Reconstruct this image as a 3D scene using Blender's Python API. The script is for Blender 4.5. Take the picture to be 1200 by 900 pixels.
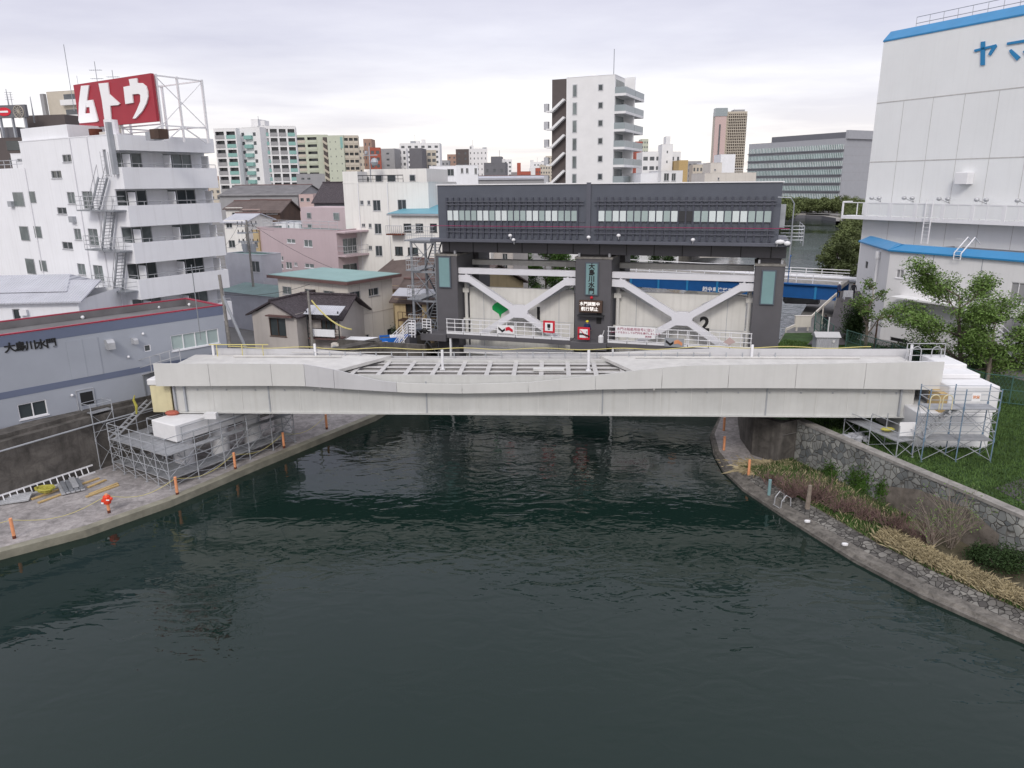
import bpy, math, random
import numpy as np
from mathutils import Vector, Matrix
random.seed(7); rng = np.random.default_rng(7)
S = bpy.context.scene
for o in list(bpy.data.objects): bpy.data.objects.remove(o)
C = S.collection
rad = math.radians
# ------------------------------------------------------------------ camera
F = 850.0; PITCH = math.atan(235/850.0); ROLL = 0.010; H = 18.0
f_ = np.array([0, math.cos(PITCH), -math.sin(PITCH)]); r0 = np.array([1.0, 0, 0]); u0 = np.cross(r0, f_)
r_ = r0*math.cos(ROLL)-u0*math.sin(ROLL); u_ = u0*math.cos(ROLL)+r0*math.sin(ROLL)
cd = bpy.data.cameras.new('camera'); cam = bpy.data.objects.new('camera', cd); C.objects.link(cam)
cd.sensor_width = 36; cd.lens = F/1200*36; cd.clip_end = 20000; cd.clip_start = 0.5
m = Matrix(((r_[0], u_[0], -f_[0], 0), (r_[1], u_[1], -f_[1], 0), (r_[2], u_[2], -f_[2], H), (0, 0, 0, 1)))
cam.matrix_world = m; S.camera = cam
# ------------------------------------------------------------------ world: overcast sky
SUN_EL, SUN_AZ = rad(38), rad(192)      # azimuth clockwise from +y
w = bpy.data.worlds.new('World'); S.world = w; w.use_nodes = True
nt = w.node_tree; N = nt.nodes; L = nt.links; N.clear()
def nn(t, **k):
    n = N.new(t)
    for a, b in k.items(): setattr(n, a, b)
    return n
out = nn('ShaderNodeOutputWorld'); bg = nn('ShaderNodeBackground'); bg2 = nn('ShaderNodeBackground'); mixs = nn('ShaderNodeMixShader')
sky = nn('ShaderNodeTexSky', sky_type='NISHITA', sun_disc=False); sky.sun_elevation = SUN_EL; sky.sun_rotation = SUN_AZ
sky.dust_density = 2.5; bg.inputs[1].default_value = 0.12; L.new(sky.outputs[0], bg.inputs[0])
tc = nn('ShaderNodeTexCoord'); sep = nn('ShaderNodeSeparateXYZ'); L.new(tc.outputs['Generated'], sep.inputs[0])
zr = nn('ShaderNodeValToRGB'); L.new(sep.outputs[2], zr.inputs[0])
e = zr.color_ramp.elements; e[0].position = 0.0; e[0].color = (0.88, 0.82, 0.77, 1); e[1].position = 0.27; e[1].color = (0.475, 0.46, 0.555, 1)
for p_, c_ in ((0.50, (0.80, 0.80, 0.86, 1)), (1.0, (1.0, 1.0, 1.05, 1)), (0.05, (0.90, 0.865, 0.84, 1)), (0.10, (0.82, 0.80, 0.82, 1)), (0.17, (0.64, 0.63, 0.70, 1))):
    q = e.new(p_); q.color = c_
# cloud layers: perspective-correct flat layer  (direction / height)
dv = nn('ShaderNodeMath', operation='ADD'); dv.inputs[1].default_value = 0.06; L.new(sep.outputs[2], dv.inputs[0])
dx = nn('ShaderNodeMath', operation='DIVIDE'); L.new(sep.outputs[0], dx.inputs[0]); L.new(dv.outputs[0], dx.inputs[1])
dy = nn('ShaderNodeMath', operation='DIVIDE'); L.new(sep.outputs[1], dy.inputs[0]); L.new(dv.outputs[0], dy.inputs[1])
cmb = nn('ShaderNodeCombineXYZ'); L.new(dx.outputs[0], cmb.inputs[0]); L.new(dy.outputs[0], cmb.inputs[1])
n1 = nn('ShaderNodeTexNoise'); n1.inputs['Scale'].default_value = 0.42; n1.inputs['Detail'].default_value = 8; n1.inputs['Roughness'].default_value = 0.56
mp = nn('ShaderNodeMapping'); mp.inputs['Location'].default_value = (3.1, 1.7, 0); mp.inputs['Scale'].default_value = (0.8, 1.0, 1)
L.new(cmb.outputs[0], mp.inputs[0]); L.new(mp.outputs[0], n1.inputs['Vector'])
cr = nn('ShaderNodeValToRGB'); L.new(n1.outputs[0], cr.inputs[0])
cr.color_ramp.elements[0].position = 0.36; cr.color_ramp.elements[0].color = (0.86, 0.85, 0.90, 1)
cr.color_ramp.elements[1].position = 0.66; cr.color_ramp.elements[1].color = (1.22, 1.21, 1.18, 1)
ml = nn('ShaderNodeMix', data_type='RGBA', blend_type='MULTIPLY'); ml.inputs[0].default_value = 1.0
L.new(zr.outputs[0], ml.inputs[6]); L.new(cr.outputs[0], ml.inputs[7])
L.new(ml.outputs[2], bg2.inputs[0]); bg2.inputs[1].default_value = 0.68
mixs.inputs[0].default_value = 0.90
L.new(bg.outputs[0], mixs.inputs[1]); L.new(bg2.outputs[0], mixs.inputs[2]); L.new(mixs.outputs[0], out.inputs[0])
sd = bpy.data.lights.new('sun', 'SUN'); sd.energy = 0.75; sd.angle = rad(14); sd.color = (1.0, 0.95, 0.88)
so = bpy.data.objects.new('sun', sd); C.objects.link(so)
sv = Vector((math.sin(SUN_AZ)*math.cos(SUN_EL), math.cos(SUN_AZ)*math.cos(SUN_EL), math.sin(SUN_EL)))
so.rotation_euler = sv.to_track_quat('Z', 'Y').to_euler(); so.location = (0, 0, 60)
S.view_settings.view_transform = 'Standard'; S.view_settings.look = 'None'; S.view_settings.gamma = 1
S.view_settings.use_curve_mapping = False; S.view_settings.exposure = 0.84
# ------------------------------------------------------------------ photo geometry helpers (rays of the surveyed camera)
CAMR, CAMU, CAMF = r_, u_, f_
def ray(x, y): return (x-600)/F*CAMR-(y-450)/F*CAMU+CAMF
def onz(x, y, z):
    d = ray(x, y); t = (z-H)/d[2]; return Vector((t*d[0], t*d[1], z))
def ony(x, y, Y):
    d = ray(x, y); t = Y/d[1]; return Vector((t*d[0], Y, H+t*d[2]))
# ------------------------------------------------------------------ materials
def mat(name, col, rough=0.7, var=0.12, scale=0.6, metal=0.0, bump=0.0, bscale=8.0, streak=0.0, wave=None, spec=0.4, dirt=None, mottle=0.0, mscale=2.0):
    M = bpy.data.materials.new(name); M.use_nodes = True; t = M.node_tree; n = t.nodes; l = t.links
    b = n['Principled BSDF']; b.inputs['Roughness'].default_value = rough; b.inputs['Metallic'].default_value = metal
    b.inputs['Specular IOR Level'].default_value = spec
    g = n.new('ShaderNodeTexCoord'); src = g.outputs['Object']
    ns = n.new('ShaderNodeTexNoise'); ns.inputs['Scale'].default_value = scale; ns.inputs['Detail'].default_value = 6; ns.inputs['Roughness'].default_value = 0.65
    l.new(src, ns.inputs['Vector'])
    r = n.new('ShaderNodeMapRange'); r.inputs[1].default_value = 0.3; r.inputs[2].default_value = 0.7
    r.inputs[3].default_value = 1-var; r.inputs[4].default_value = 1+var*0.5; l.new(ns.outputs[0], r.inputs[0])
    v = n.new('ShaderNodeVectorMath'); v.operation = 'SCALE'; v.inputs[0].default_value = col[:3]; l.new(r.outputs[0], v.inputs['Scale'])
    last = v.outputs[0]
    if mottle > 0:
        n4 = n.new('ShaderNodeTexNoise'); n4.inputs['Scale'].default_value = mscale; n4.inputs['Detail'].default_value = 9; n4.inputs['Roughness'].default_value = 0.75; n4.inputs['Distortion'].default_value = 0.6; l.new(src, n4.inputs['Vector'])
        r4 = n.new('ShaderNodeMapRange'); r4.inputs[1].default_value = 0.38; r4.inputs[2].default_value = 0.6; r4.inputs[3].default_value = 1-mottle; r4.inputs[4].default_value = 1.08; l.new(n4.outputs[0], r4.inputs[0])
        v4 = n.new('ShaderNodeVectorMath'); v4.operation = 'SCALE'; l.new(last, v4.inputs[0]); l.new(r4.outputs[0], v4.inputs['Scale']); last = v4.outputs[0]
    if streak > 0:      # rain streaks running down the walls
        mpn = n.new('ShaderNodeMapping'); mpn.inputs['Scale'].default_value = (2.6, 2.6, 0.12); l.new(src, mpn.inputs[0])
        s2 = n.new('ShaderNodeTexNoise'); s2.inputs['Scale'].default_value = 1.3; s2.inputs['Detail'].default_value = 5; l.new(mpn.outputs[0], s2.inputs['Vector'])
        r2 = n.new('ShaderNodeMapRange'); r2.inputs[1].default_value = 0.5; r2.inputs[2].default_value = 0.8; r2.inputs[3].default_value = 0; r2.inputs[4].default_value = streak
        l.new(s2.outputs[0], r2.inputs[0])
        mx = n.new('ShaderNodeMix'); mx.data_type = 'RGBA'; dc = dirt or (col[0]*0.45, col[1]*0.43, col[2]*0.40)
        mx.inputs[7].default_value = (*dc, 1); l.new(r2.outputs[0], mx.inputs[0]); l.new(last, mx.inputs[6]); last = mx.outputs[2]
    l.new(last, b.inputs['Base Color'])
    hsrc = None
    if wave:            # (axis, scale, strength) ribs or tiles as relief
        wv = n.new('ShaderNodeTexWave'); wv.wave_type = 'BANDS'; wv.bands_direction = wave[0]; wv.inputs['Scale'].default_value = wave[1]
        wv.wave_profile = 'SIN'; l.new(src, wv.inputs['Vector']); bp = n.new('ShaderNodeBump'); bp.inputs['Strength'].default_value = wave[2]
        bp.inputs['Distance'].default_value = 0.05; l.new(wv.outputs['Fac'], bp.inputs['Height']); l.new(bp.outputs[0], b.inputs['Normal']); hsrc = bp
    if bump > 0:
        nb = n.new('ShaderNodeTexNoise'); nb.inputs['Scale'].default_value = bscale; nb.inputs['Detail'].default_value = 5; l.new(src, nb.inputs['Vector'])
        bp = n.new('ShaderNodeBump'); bp.inputs['Strength'].default_value = bump; bp.inputs['Distance'].default_value = 0.03
        l.new(nb.outputs[0], bp.inputs['Height']); l.new(bp.outputs[0], b.inputs['Normal'])
        if hsrc: l.new(hsrc.outputs[0], bp.inputs['Normal'])
    return M
def glassmat(name, col, rough=0.12, var=0.3):
    return mat(name, col, rough=rough, var=var, scale=0.35, spec=0.7)
M = {}
def D_(k, *a, **kw): M[k] = mat(k, *a, **kw)
D_('white_wall', (0.82, 0.83, 0.86), 0.75, 0.05, 0.3, streak=0.16)
D_('white_wall2', (0.79, 0.78, 0.75), 0.75, 0.06, 0.3, streak=0.25)
D_('white_metal', (0.78, 0.78, 0.80), 0.45, 0.05)
D_('white_block', (0.72, 0.72, 0.73), 0.8, 0.08, 1.0, bump=0.2)
D_('panel', (0.62, 0.62, 0.605), 0.40, 0.07, 0.4, streak=0.10)
D_('panel_grey', (0.545, 0.545, 0.56), 0.42, 0.07, 0.5, streak=0.15)
D_('girder', (0.56, 0.565, 0.55), 0.4, 0.10, 0.6, streak=0.30, dirt=(0.34, 0.33, 0.29))
D_('deck', (0.58, 0.57, 0.55), 0.6, 0.16, 1.2)
D_('beam', (0.52, 0.51, 0.50), 0.55, 0.16, 1.5, streak=0.2)
D_('beam_dark', (0.12, 0.115, 0.12), 0.7, 0.2)
D_('gate_dark', (0.108, 0.105, 0.115), 0.55, 0.10, 0.8, bump=0.08, bscale=14)
D_('house_dark', (0.094, 0.104, 0.130), 0.5, 0.10, 0.8)
D_('house_fin', (0.060, 0.065, 0.088), 0.5, 0.1)
D_('ledge', (0.10, 0.105, 0.13), 0.5, 0.1)
D_('leaf_plate', (0.70, 0.69, 0.655), 0.7, 0.10, 0.5, streak=0.3)
D_('truss', (0.72, 0.72, 0.76), 0.45, 0.05)
D_('plaque', (0.20, 0.33, 0.34), 0.35, 0.1)
D_('plaque_frame', (0.10, 0.12, 0.15), 0.5)
D_('black', (0.015, 0.015, 0.016), 0.5)
D_('dark', (0.035, 0.036, 0.04), 0.5)
D_('red', (0.62, 0.02, 0.04), 0.5, 0.08)
D_('red_sign', (0.36, 0.028, 0.045), 0.5, 0.08)
D_('roof_red', (0.33, 0.02, 0.05), 0.4)
D_('magenta', (0.33, 0.02, 0.10), 0.5)
D_('green_sign', (0.0, 0.30, 0.07), 0.5, 0.03)
D_('steel', (0.34, 0.36, 0.39), 0.38, 0.2, 3.0, metal=0.55)
D_('steel_light', (0.50, 0.51, 0.53), 0.42, 0.2, 2.0, metal=0.35)
D_('scaff_blue', (0.16, 0.24, 0.33), 0.5, 0.2)
D_('platform', (0.36, 0.37, 0.39), 0.5, 0.25, 3.0, metal=0.3, wave=('X', 3.0, 0.3))
D_('galv', (0.40, 0.42, 0.45), 0.5, 0.2, metal=0.2)
D_('conc', (0.30, 0.285, 0.265), 0.85, 0.3, 0.7, bump=0.4, mottle=0.3)
D_('quay_top', (0.375, 0.35, 0.345), 0.9, 0.35, 0.45, bump=0.6, bscale=5, mottle=0.38, mscale=2.2)
D_('kerb', (0.175, 0.162, 0.145), 0.9, 0.35, 0.5, bump=0.7, bscale=6, mottle=0.5, mscale=2.6)
D_('quay_edge', (0.25, 0.24, 0.19), 0.9, 0.35, 1.2, bump=0.5)
D_('levee', (0.125, 0.115, 0.105), 0.9, 0.35, 0.6, bump=0.5, mottle=0.4, mscale=1.2, streak=0.6, dirt=(0.035, 0.033, 0.03))
D_('grey_wall', (0.35, 0.375, 0.425), 0.65, 0.07, 0.4, bump=0.15, bscale=30)
D_('grey_band', (0.135, 0.16, 0.235), 0.6, 0.06)
D_('grey_roof', (0.17, 0.165, 0.17), 0.85, 0.3, 0.5)
D_('pink', (0.53, 0.43, 0.45), 0.8, 0.06, 0.4, streak=0.12)
D_('cream', (0.68, 0.64, 0.585), 0.8, 0.08, 0.4, streak=0.2)
D_('beige', (0.55, 0.50, 0.46), 0.8, 0.1)
D_('plaster', (0.50, 0.465, 0.44), 0.85, 0.1, 0.5, streak=0.15)
D_('yellowish', (0.52, 0.41, 0.24), 0.8, 0.15, streak=0.3)
D_('wood_dark', (0.09, 0.055, 0.04), 0.7, 0.3)
D_('green_roof', (0.24, 0.38, 0.37), 0.6, 0.1, 0.5, wave=('X', 1.6, 0.4))
D_('teal_roof', (0.13, 0.34, 0.42), 0.5, 0.1, wave=('X', 1.6, 0.4))
D_('dull_green_roof', (0.16, 0.235, 0.23), 0.7, 0.2, wave=('X', 2.2, 0.5))
D_('brown_trim', (0.14, 0.08, 0.075), 0.6)
D_('tile', (0.10, 0.082, 0.092), 0.5, 0.4, 5.0, wave=('X', 2.2, 1.0), spec=0.25, mottle=0.6, mscale=7)
D_('corr_brown', (0.15, 0.115, 0.105), 0.75, 0.25, 0.8, wave=('X', 3.2, 0.8))
D_('corr_light', (0.50, 0.51, 0.56), 0.55, 0.12, wave=('X', 1.6, 0.9))
D_('warehouse', (0.79, 0.805, 0.81), 0.5, 0.05, 0.15, wave=('X', 4.0, 0.12), streak=0.07)
D_('warehouse_low', (0.77, 0.765, 0.77), 0.6, 0.05, 0.3, streak=0.12)
D_('blue_trim', (0.03, 0.22, 0.46), 0.4, 0.1)
D_('blue_steel', (0.012, 0.095, 0.30), 0.45, 0.15)
D_('blue_tank', (0.01, 0.13, 0.50), 0.45, 0.1)
D_('teal_panel', (0.24, 0.43, 0.40), 0.5, 0.06)
D_('far_white', (0.77, 0.77, 0.775), 0.8, 0.06)
D_('far_green', (0.52, 0.55, 0.45), 0.8, 0.06)
D_('far_beige', (0.55, 0.50, 0.42), 0.8, 0.08)
D_('far_grey', (0.33, 0.33, 0.34), 0.8, 0.1)
D_('far_dark', (0.15, 0.15, 0.165), 0.7, 0.1)
D_('far_brown', (0.36, 0.24, 0.19), 0.8, 0.1)
D_('far_red', (0.40, 0.11, 0.075), 0.8, 0.1)
D_('far_pink', (0.55, 0.42, 0.40), 0.8, 0.05)
D_('brown_stair', (0.105, 0.088, 0.085), 0.7, 0.1)
D_('frost', (0.30, 0.345, 0.36), 0.3, 0.1)
D_('office_grey', (0.36, 0.37, 0.40), 0.6, 0.06)
D_('office_dark', (0.15, 0.155, 0.175), 0.5, 0.08)
D_('office_glass', (0.26, 0.36, 0.36), 0.2, 0.5, 0.25)
D_('patch', (0.20, 0.175, 0.15), 0.9, 0.3, 0.7, bump=0.4, streak=0.5, mottle=0.4, mscale=1.4)
D_('asphalt', (0.075, 0.07, 0.075), 0.9, 0.2)
D_('ground', (0.20, 0.195, 0.19), 0.9, 0.3, 0.15)
D_('lawn', (0.035, 0.075, 0.018), 0.95, 0.5, 1.2, bump=0.8, bscale=6)
D_('soil', (0.11, 0.095, 0.06), 0.95, 0.5, 1.5, bump=0.8, bscale=6)
D_('grass_green', (0.080, 0.140, 0.038), 0.85, 0.45, 0.8)
D_('grass_dry', (0.42, 0.355, 0.22), 0.85, 0.35, 0.9)
D_('leaf', (0.060, 0.125, 0.022), 0.6, 0.5, 0.9)
D_('leaf_light', (0.125, 0.205, 0.048), 0.6, 0.5, 1.2)
D_('leaf_dark', (0.030, 0.060, 0.016), 0.7, 0.5, 0.7)
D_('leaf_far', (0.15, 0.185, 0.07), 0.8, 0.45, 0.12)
D_('bark', (0.13, 0.105, 0.085), 0.9, 0.3, 4, bump=0.6)
D_('bark_pale', (0.24, 0.20, 0.165), 0.9, 0.3, 4, bump=0.6)
D_('twig', (0.165, 0.105, 0.095), 0.9, 0.35, 2)
D_('orange', (0.78, 0.34, 0.17), 0.6, 0.2, 4, streak=0.2)
D_('rust', (0.12, 0.035, 0.02), 0.9, 0.3)
D_('buoy', (0.75, 0.06, 0.02), 0.5)
D_('yellow', (0.40, 0.37, 0.07), 0.6, 0.1)
D_('rope_yellow', (0.60, 0.53, 0.20), 0.7)
D_('timber', (0.50, 0.36, 0.17), 0.8, 0.2, 3)
D_('cream_wrap', (0.66, 0.60, 0.38), 0.6, 0.12, 1.0, streak=0.15)
D_('curtain', (0.36, 0.44, 0.43), 0.6, 0.1)
D_('blind', (0.64, 0.70, 0.70), 0.6, 0.04)
D_('cloth_dark', (0.012, 0.013, 0.02), 0.9)
D_('cloth_blue', (0.02, 0.035, 0.10), 0.9)
D_('skin', (0.45, 0.28, 0.20), 0.6)
D_('helmet', (0.75, 0.62, 0.03), 0.4)
D_('tarp', (0.42, 0.43, 0.46), 0.6, 0.2)
D_('white_letters', (0.85, 0.85, 0.86), 0.5, 0.02)
D_('blue_letters', (0.02, 0.21, 0.45), 0.45, 0.03)
M['glass'] = glassmat('window_glass', (0.05, 0.062, 0.066))
M['glass_pale'] = glassmat('window_glass_curtained', (0.17, 0.20, 0.20), 0.2, 0.6)
M['glass_far'] = glassmat('window_glass_far', (0.10, 0.11, 0.12), 0.3, 0.4)
def emis(name, col, s):
    m_ = bpy.data.materials.new(name); m_.use_nodes = True; b = m_.node_tree.nodes['Principled BSDF']
    b.inputs['Base Color'].default_value = (*col, 1); b.inputs['Emission Color'].default_value = (*col, 1); b.inputs['Emission Strength'].default_value = s
    return m_
M['led'] = emis('led_letters', (0.9, 0.86, 0.82), 0.45)
# stone walls
def stone(name, c1, c2, mortar, sc, zs=1.0):
    m_ = bpy.data.materials.new(name); m_.use_nodes = True; t = m_.node_tree; n = t.nodes; l = t.links; b = n['Principled BSDF']; b.inputs['Roughness'].default_value = 0.85
    g = n.new('ShaderNodeTexCoord'); mp_ = n.new('ShaderNodeMapping'); mp_.inputs['Scale'].default_value = (1, 1, zs); l.new(g.outputs['Object'], mp_.inputs[0])
    nz = n.new('ShaderNodeTexNoise'); nz.inputs['Scale'].default_value = 2.0; l.new(mp_.outputs[0], nz.inputs['Vector'])
    ad = n.new('ShaderNodeMix'); ad.data_type = 'RGBA'; ad.inputs[0].default_value = 0.12; l.new(mp_.outputs[0], ad.inputs[6]); l.new(nz.outputs['Color'], ad.inputs[7])
    v = n.new('ShaderNodeTexVoronoi'); v.inputs['Scale'].default_value = sc; l.new(ad.outputs[2], v.inputs['Vector'])
    v2 = n.new('ShaderNodeTexVoronoi'); v2.feature = 'DISTANCE_TO_EDGE'; v2.inputs['Scale'].default_value = sc; l.new(ad.outputs[2], v2.inputs['Vector'])
    sp = n.new('ShaderNodeSeparateColor'); l.new(v.outputs['Color'], sp.inputs[0])
    mx = n.new('ShaderNodeMix'); mx.data_type = 'RGBA'; mx.inputs[6].default_value = (*c1, 1); mx.inputs[7].default_value = (*c2, 1); l.new(sp.outputs[0], mx.inputs[0])
    r = n.new('ShaderNodeMapRange'); r.inputs[1].default_value = 0.0; r.inputs[2].default_value = 0.07; l.new(v2.outputs[0], r.inputs[0])
    m2 = n.new('ShaderNodeMix'); m2.data_type = 'RGBA'; m2.inputs[6].default_value = (*mortar, 1); l.new(r.outputs[0], m2.inputs[0]); l.new(mx.outputs[2], m2.inputs[7])
    n3 = n.new('ShaderNodeTexNoise'); n3.inputs['Scale'].default_value = 0.5; n3.inputs['Detail'].default_value = 7; l.new(g.outputs['Object'], n3.inputs['Vector'])
    r3 = n.new('ShaderNodeMapRange'); r3.inputs[1].default_value = 0.35; r3.inputs[2].default_value = 0.65; r3.inputs[3].default_value = 0.55; r3.inputs[4].default_value = 1.1; l.new(n3.outputs[0], r3.inputs[0])
    sc_ = n.new('ShaderNodeVectorMath'); sc_.operation = 'SCALE'; l.new(m2.outputs[2], sc_.inputs[0]); l.new(r3.outputs[0], sc_.inputs['Scale']); l.new(sc_.outputs[0], b.inputs['Base Color'])
    bp = n.new('ShaderNodeBump'); bp.inputs['Strength'].default_value = 0.8; bp.inputs['Distance'].default_value = 0.06; l.new(r.outputs[0], bp.inputs['Height']); l.new(bp.outputs[0], b.inputs['Normal'])
    return m_
M['stone'] = stone('stone_wall', (0.15, 0.165, 0.17), (0.38, 0.385, 0.36), (0.15, 0.14, 0.12), 3.2)
M['cobble'] = stone('cobble_edge', (0.075, 0.07, 0.065), (0.24, 0.23, 0.21), (0.02, 0.018, 0.015), 4.6)
# water
def watermat():
    m_ = bpy.data.materials.new('river_water'); m_.use_nodes = True; t = m_.node_tree; n = t.nodes; l = t.links; b = n['Principled BSDF']
    b.inputs['Base Color'].default_value = (0.0070, 0.0180, 0.0145, 1); b.inputs['Roughness'].default_value = 0.02; b.inputs['IOR'].default_value = 1.333
    g = n.new('ShaderNodeTexCoord')
    def noise(sx, sy, sc, det, dist=0.0, rot=0.0):
        mp_ = n.new('ShaderNodeMapping'); mp_.inputs['Scale'].default_value = (sx, sy, 1); mp_.inputs['Rotation'].default_value = (0, 0, rot); l.new(g.outputs['Object'], mp_.inputs[0])
        z = n.new('ShaderNodeTexNoise'); z.inputs['Scale'].default_value = sc; z.inputs['Detail'].default_value = det; z.inputs['Distortion'].default_value = dist; z.inputs['Roughness'].default_value = 0.5
        l.new(mp_.outputs[0], z.inputs['Vector']); return z.outputs[0]
    a = noise(0.75, 1.35, 0.85, 1.6, 0.9, 0.1); c = noise(0.9, 1.6, 2.6, 1.0, 0.5, -0.12); d = noise(1, 1, 0.045, 2.0)
    r = n.new('ShaderNodeMapRange'); r.inputs[1].default_value = 0.38; r.inputs[2].default_value = 0.62; r.inputs[3].default_value = 0.18; r.inputs[4].default_value = 1.05; l.new(d, r.inputs[0])
    s1 = n.new('ShaderNodeMath'); s1.operation = 'MULTIPLY_ADD'; l.new(c, s1.inputs[0]); s1.inputs[1].default_value = 0.17; l.new(a, s1.inputs[2])
    s2 = n.new('ShaderNodeMath'); s2.operation = 'MULTIPLY'; l.new(s1.outputs[0], s2.inputs[0]); l.new(r.outputs[0], s2.inputs[1])
    sx_ = n.new('ShaderNodeSeparateXYZ'); l.new(g.outputs['Object'], sx_.inputs[0]); cm = n.new('ShaderNodeMapRange'); cm.inputs[1].default_value = 18; cm.inputs[2].default_value = 33; cm.inputs[3].default_value = 0.30; cm.inputs[4].default_value = 1.0; l.new(sx_.outputs[1], cm.inputs[0])   # sheltered calm water towards the open river
    s3 = n.new('ShaderNodeMath'); s3.operation = 'MULTIPLY'; l.new(s2.outputs[0], s3.inputs[0]); l.new(cm.outputs[0], s3.inputs[1]); s2 = s3
    bp = n.new('ShaderNodeBump'); bp.inputs['Strength'].default_value = 1.0; bp.inputs['Distance'].default_value = 0.072; l.new(s2.outputs[0], bp.inputs['Height']); l.new(bp.outputs[0], b.inputs['Normal'])
    return m_
M['water'] = watermat()
# ------------------------------------------------------------------ mesh builder
class MB:
    def __init__(s): s.v = []; s.f = []
    def add(s, vs, fs):
        k = len(s.v); s.v += [tuple(p) for p in vs]; s.f += [tuple(i+k for i in f) for f in fs]; return s
    def box(s, x0, x1, y0, y1, z0, z1):
        vs = [(x, y, z) for z in (z0, z1) for y in (y0, y1) for x in (x0, x1)]
        return s.add(vs, [(0, 2, 3, 1), (4, 5, 7, 6), (0, 1, 5, 4), (2, 6, 7, 3), (0, 4, 6, 2), (1, 3, 7, 5)])
    def bar(s, p, q, wd=0.1, ht=None, up=(0, 0, 1)):
        ht = ht or wd; p = Vector(p); q = Vector(q); d = (q-p).normalized(); u = Vector(up)
        if abs(d.dot(u)) > 0.98: u = Vector((0, 1, 0))
        a = d.cross(u).normalized(); b = a.cross(d).normalized(); vs = []
        for c in (p, q):
            for i, j in ((-1, -1), (1, -1), (1, 1), (-1, 1)): vs.append(c+a*wd/2*i+b*ht/2*j)
        return s.add(vs, [(0, 3, 2, 1), (4, 5, 6, 7), (0, 1, 5, 4), (1, 2, 6, 5), (2, 3, 7, 6), (3, 0, 4, 7)])
    def tube(s, pts, r, n=6, cap=True):
        pts = [Vector(p) for p in pts]; rs = r if isinstance(r, (list, tuple)) else [r]*len(pts); k = len(s.v); prev = None
        for i, p in enumerate(pts):
            d = (pts[min(i+1, len(pts)-1)]-pts[max(i-1, 0)])
            d = d.normalized() if d.length > 1e-9 else Vector((0, 0, 1))
            u = Vector((1, 0, 0)) if abs(d.x) < 0.8 else Vector((0, 1, 0))
            a = d.cross(u).normalized() if prev is None else (prev-d*prev.dot(d)).normalized(); prev = a; b = d.cross(a)
            for j in range(n):
                t = 2*math.pi*j/n; s.v.append(tuple(p+(a*math.cos(t)+b*math.sin(t))*rs[i]))
        for i in range(len(pts)-1):
            for j in range(n): s.f.append((k+i*n+j, k+i*n+(j+1) % n, k+(i+1)*n+(j+1) % n, k+(i+1)*n+j))
        if cap: s.f.append(tuple(k+j for j in range(n))[::-1]); s.f.append(tuple(k+(len(pts)-1)*n+j for j in range(n)))
        return s
    def prism(s, poly, fn, d0, d1):
        """polygon (a,b) list extruded in depth; fn(a,b,d) -> point"""
        n = len(poly); vs = [fn(a, b, d0) for a, b in poly]+[fn(a, b, d1) for a, b in poly]
        return s.add(vs, [tuple(range(n)), tuple(range(2*n-1, n-1, -1))]+[(i, n+i, n+(i+1) % n, (i+1) % n) for i in range(n)])
    def sphere(s, c, r, n=8, sc=(1, 1, 1)):
        k = len(s.v); m_ = n//2
        for i in range(m_+1):
            t = math.pi*i/m_
            for j in range(n):
                p = 2*math.pi*j/n; s.v.append((c[0]+r*sc[0]*math.sin(t)*math.cos(p), c[1]+r*sc[1]*math.sin(t)*math.sin(p), c[2]+r*sc[2]*math.cos(t)))
        for i in range(m_):
            for j in range(n): s.f.append((k+i*n+j, k+(i+1)*n+j, k+(i+1)*n+(j+1) % n, k+i*n+(j+1) % n))
        return s
    def build(s, name, m_, parent=None, smooth=False):
        me = bpy.data.meshes.new(name); me.from_pydata(s.v, [], s.f); me.update()
        if smooth: me.polygons.foreach_set('use_smooth', [True]*len(me.polygons))
        me.materials.append(M[m_] if isinstance(m_, str) else m_)
        o = bpy.data.objects.new(name, me); C.objects.link(o)
        if parent: o.parent = parent
        return o
def fix_normals(o):
    import bmesh
    b = bmesh.new(); b.from_mesh(o.data); bmesh.ops.recalc_face_normals(b, faces=b.faces); b.to_mesh(o.data); b.free(); return o
def bev(o, wd=0.02):
    import bmesh
    b = bmesh.new(); b.from_mesh(o.data); bmesh.ops.recalc_face_normals(b, faces=b.faces)
    es = [e_ for e_ in b.edges if len(e_.link_faces) == 2 and e_.calc_face_angle(0) > 0.6]
    bmesh.ops.bevel(b, geom=es, offset=wd, segments=1, affect='EDGES'); b.to_mesh(o.data); b.free(); return o
def tag(o, label, cat, group=None, kind=None):
    if label: o['label'] = label
    if cat: o['category'] = cat
    if group: o['group'] = group
    if kind: o['kind'] = kind
    return o
def thing(name, label, cat, loc=(0, 0, 0), rot=0.0, group=None):
    o = bpy.data.objects.new(name, None); C.objects.link(o); o.location = loc; o.rotation_euler = (0, 0, rot); o.empty_display_size = 0.3
    return tag(o, label, cat, group)
def struct(o): o['kind'] = 'structure'; return o
def dup(root, loc=None, rot=None, label=None, scale=None):
    r = root.copy(); C.objects.link(r)
    if loc is not None: r.location = loc
    if rot is not None: r.rotation_euler = (0, 0, rot)
    if label: r['label'] = label
    if scale: r.scale = (scale,)*3
    for ch in list(root.children):
        c = ch.copy(); C.objects.link(c); c.parent = r
        for g in list(ch.children):
            d = g.copy(); C.objects.link(d); d.parent = c
    return r
def rest_center(o):
    """origin of a one-mesh thing to its base centre"""
    co = np.array([v.co[:] for v in o.data.vertices]); c = (co.min(0)+co.max(0))/2; c[2] = co[:, 2].min()
    o.data.transform(Matrix.Translation(-Vector(c))); o.location = Vector(c); return o
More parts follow.
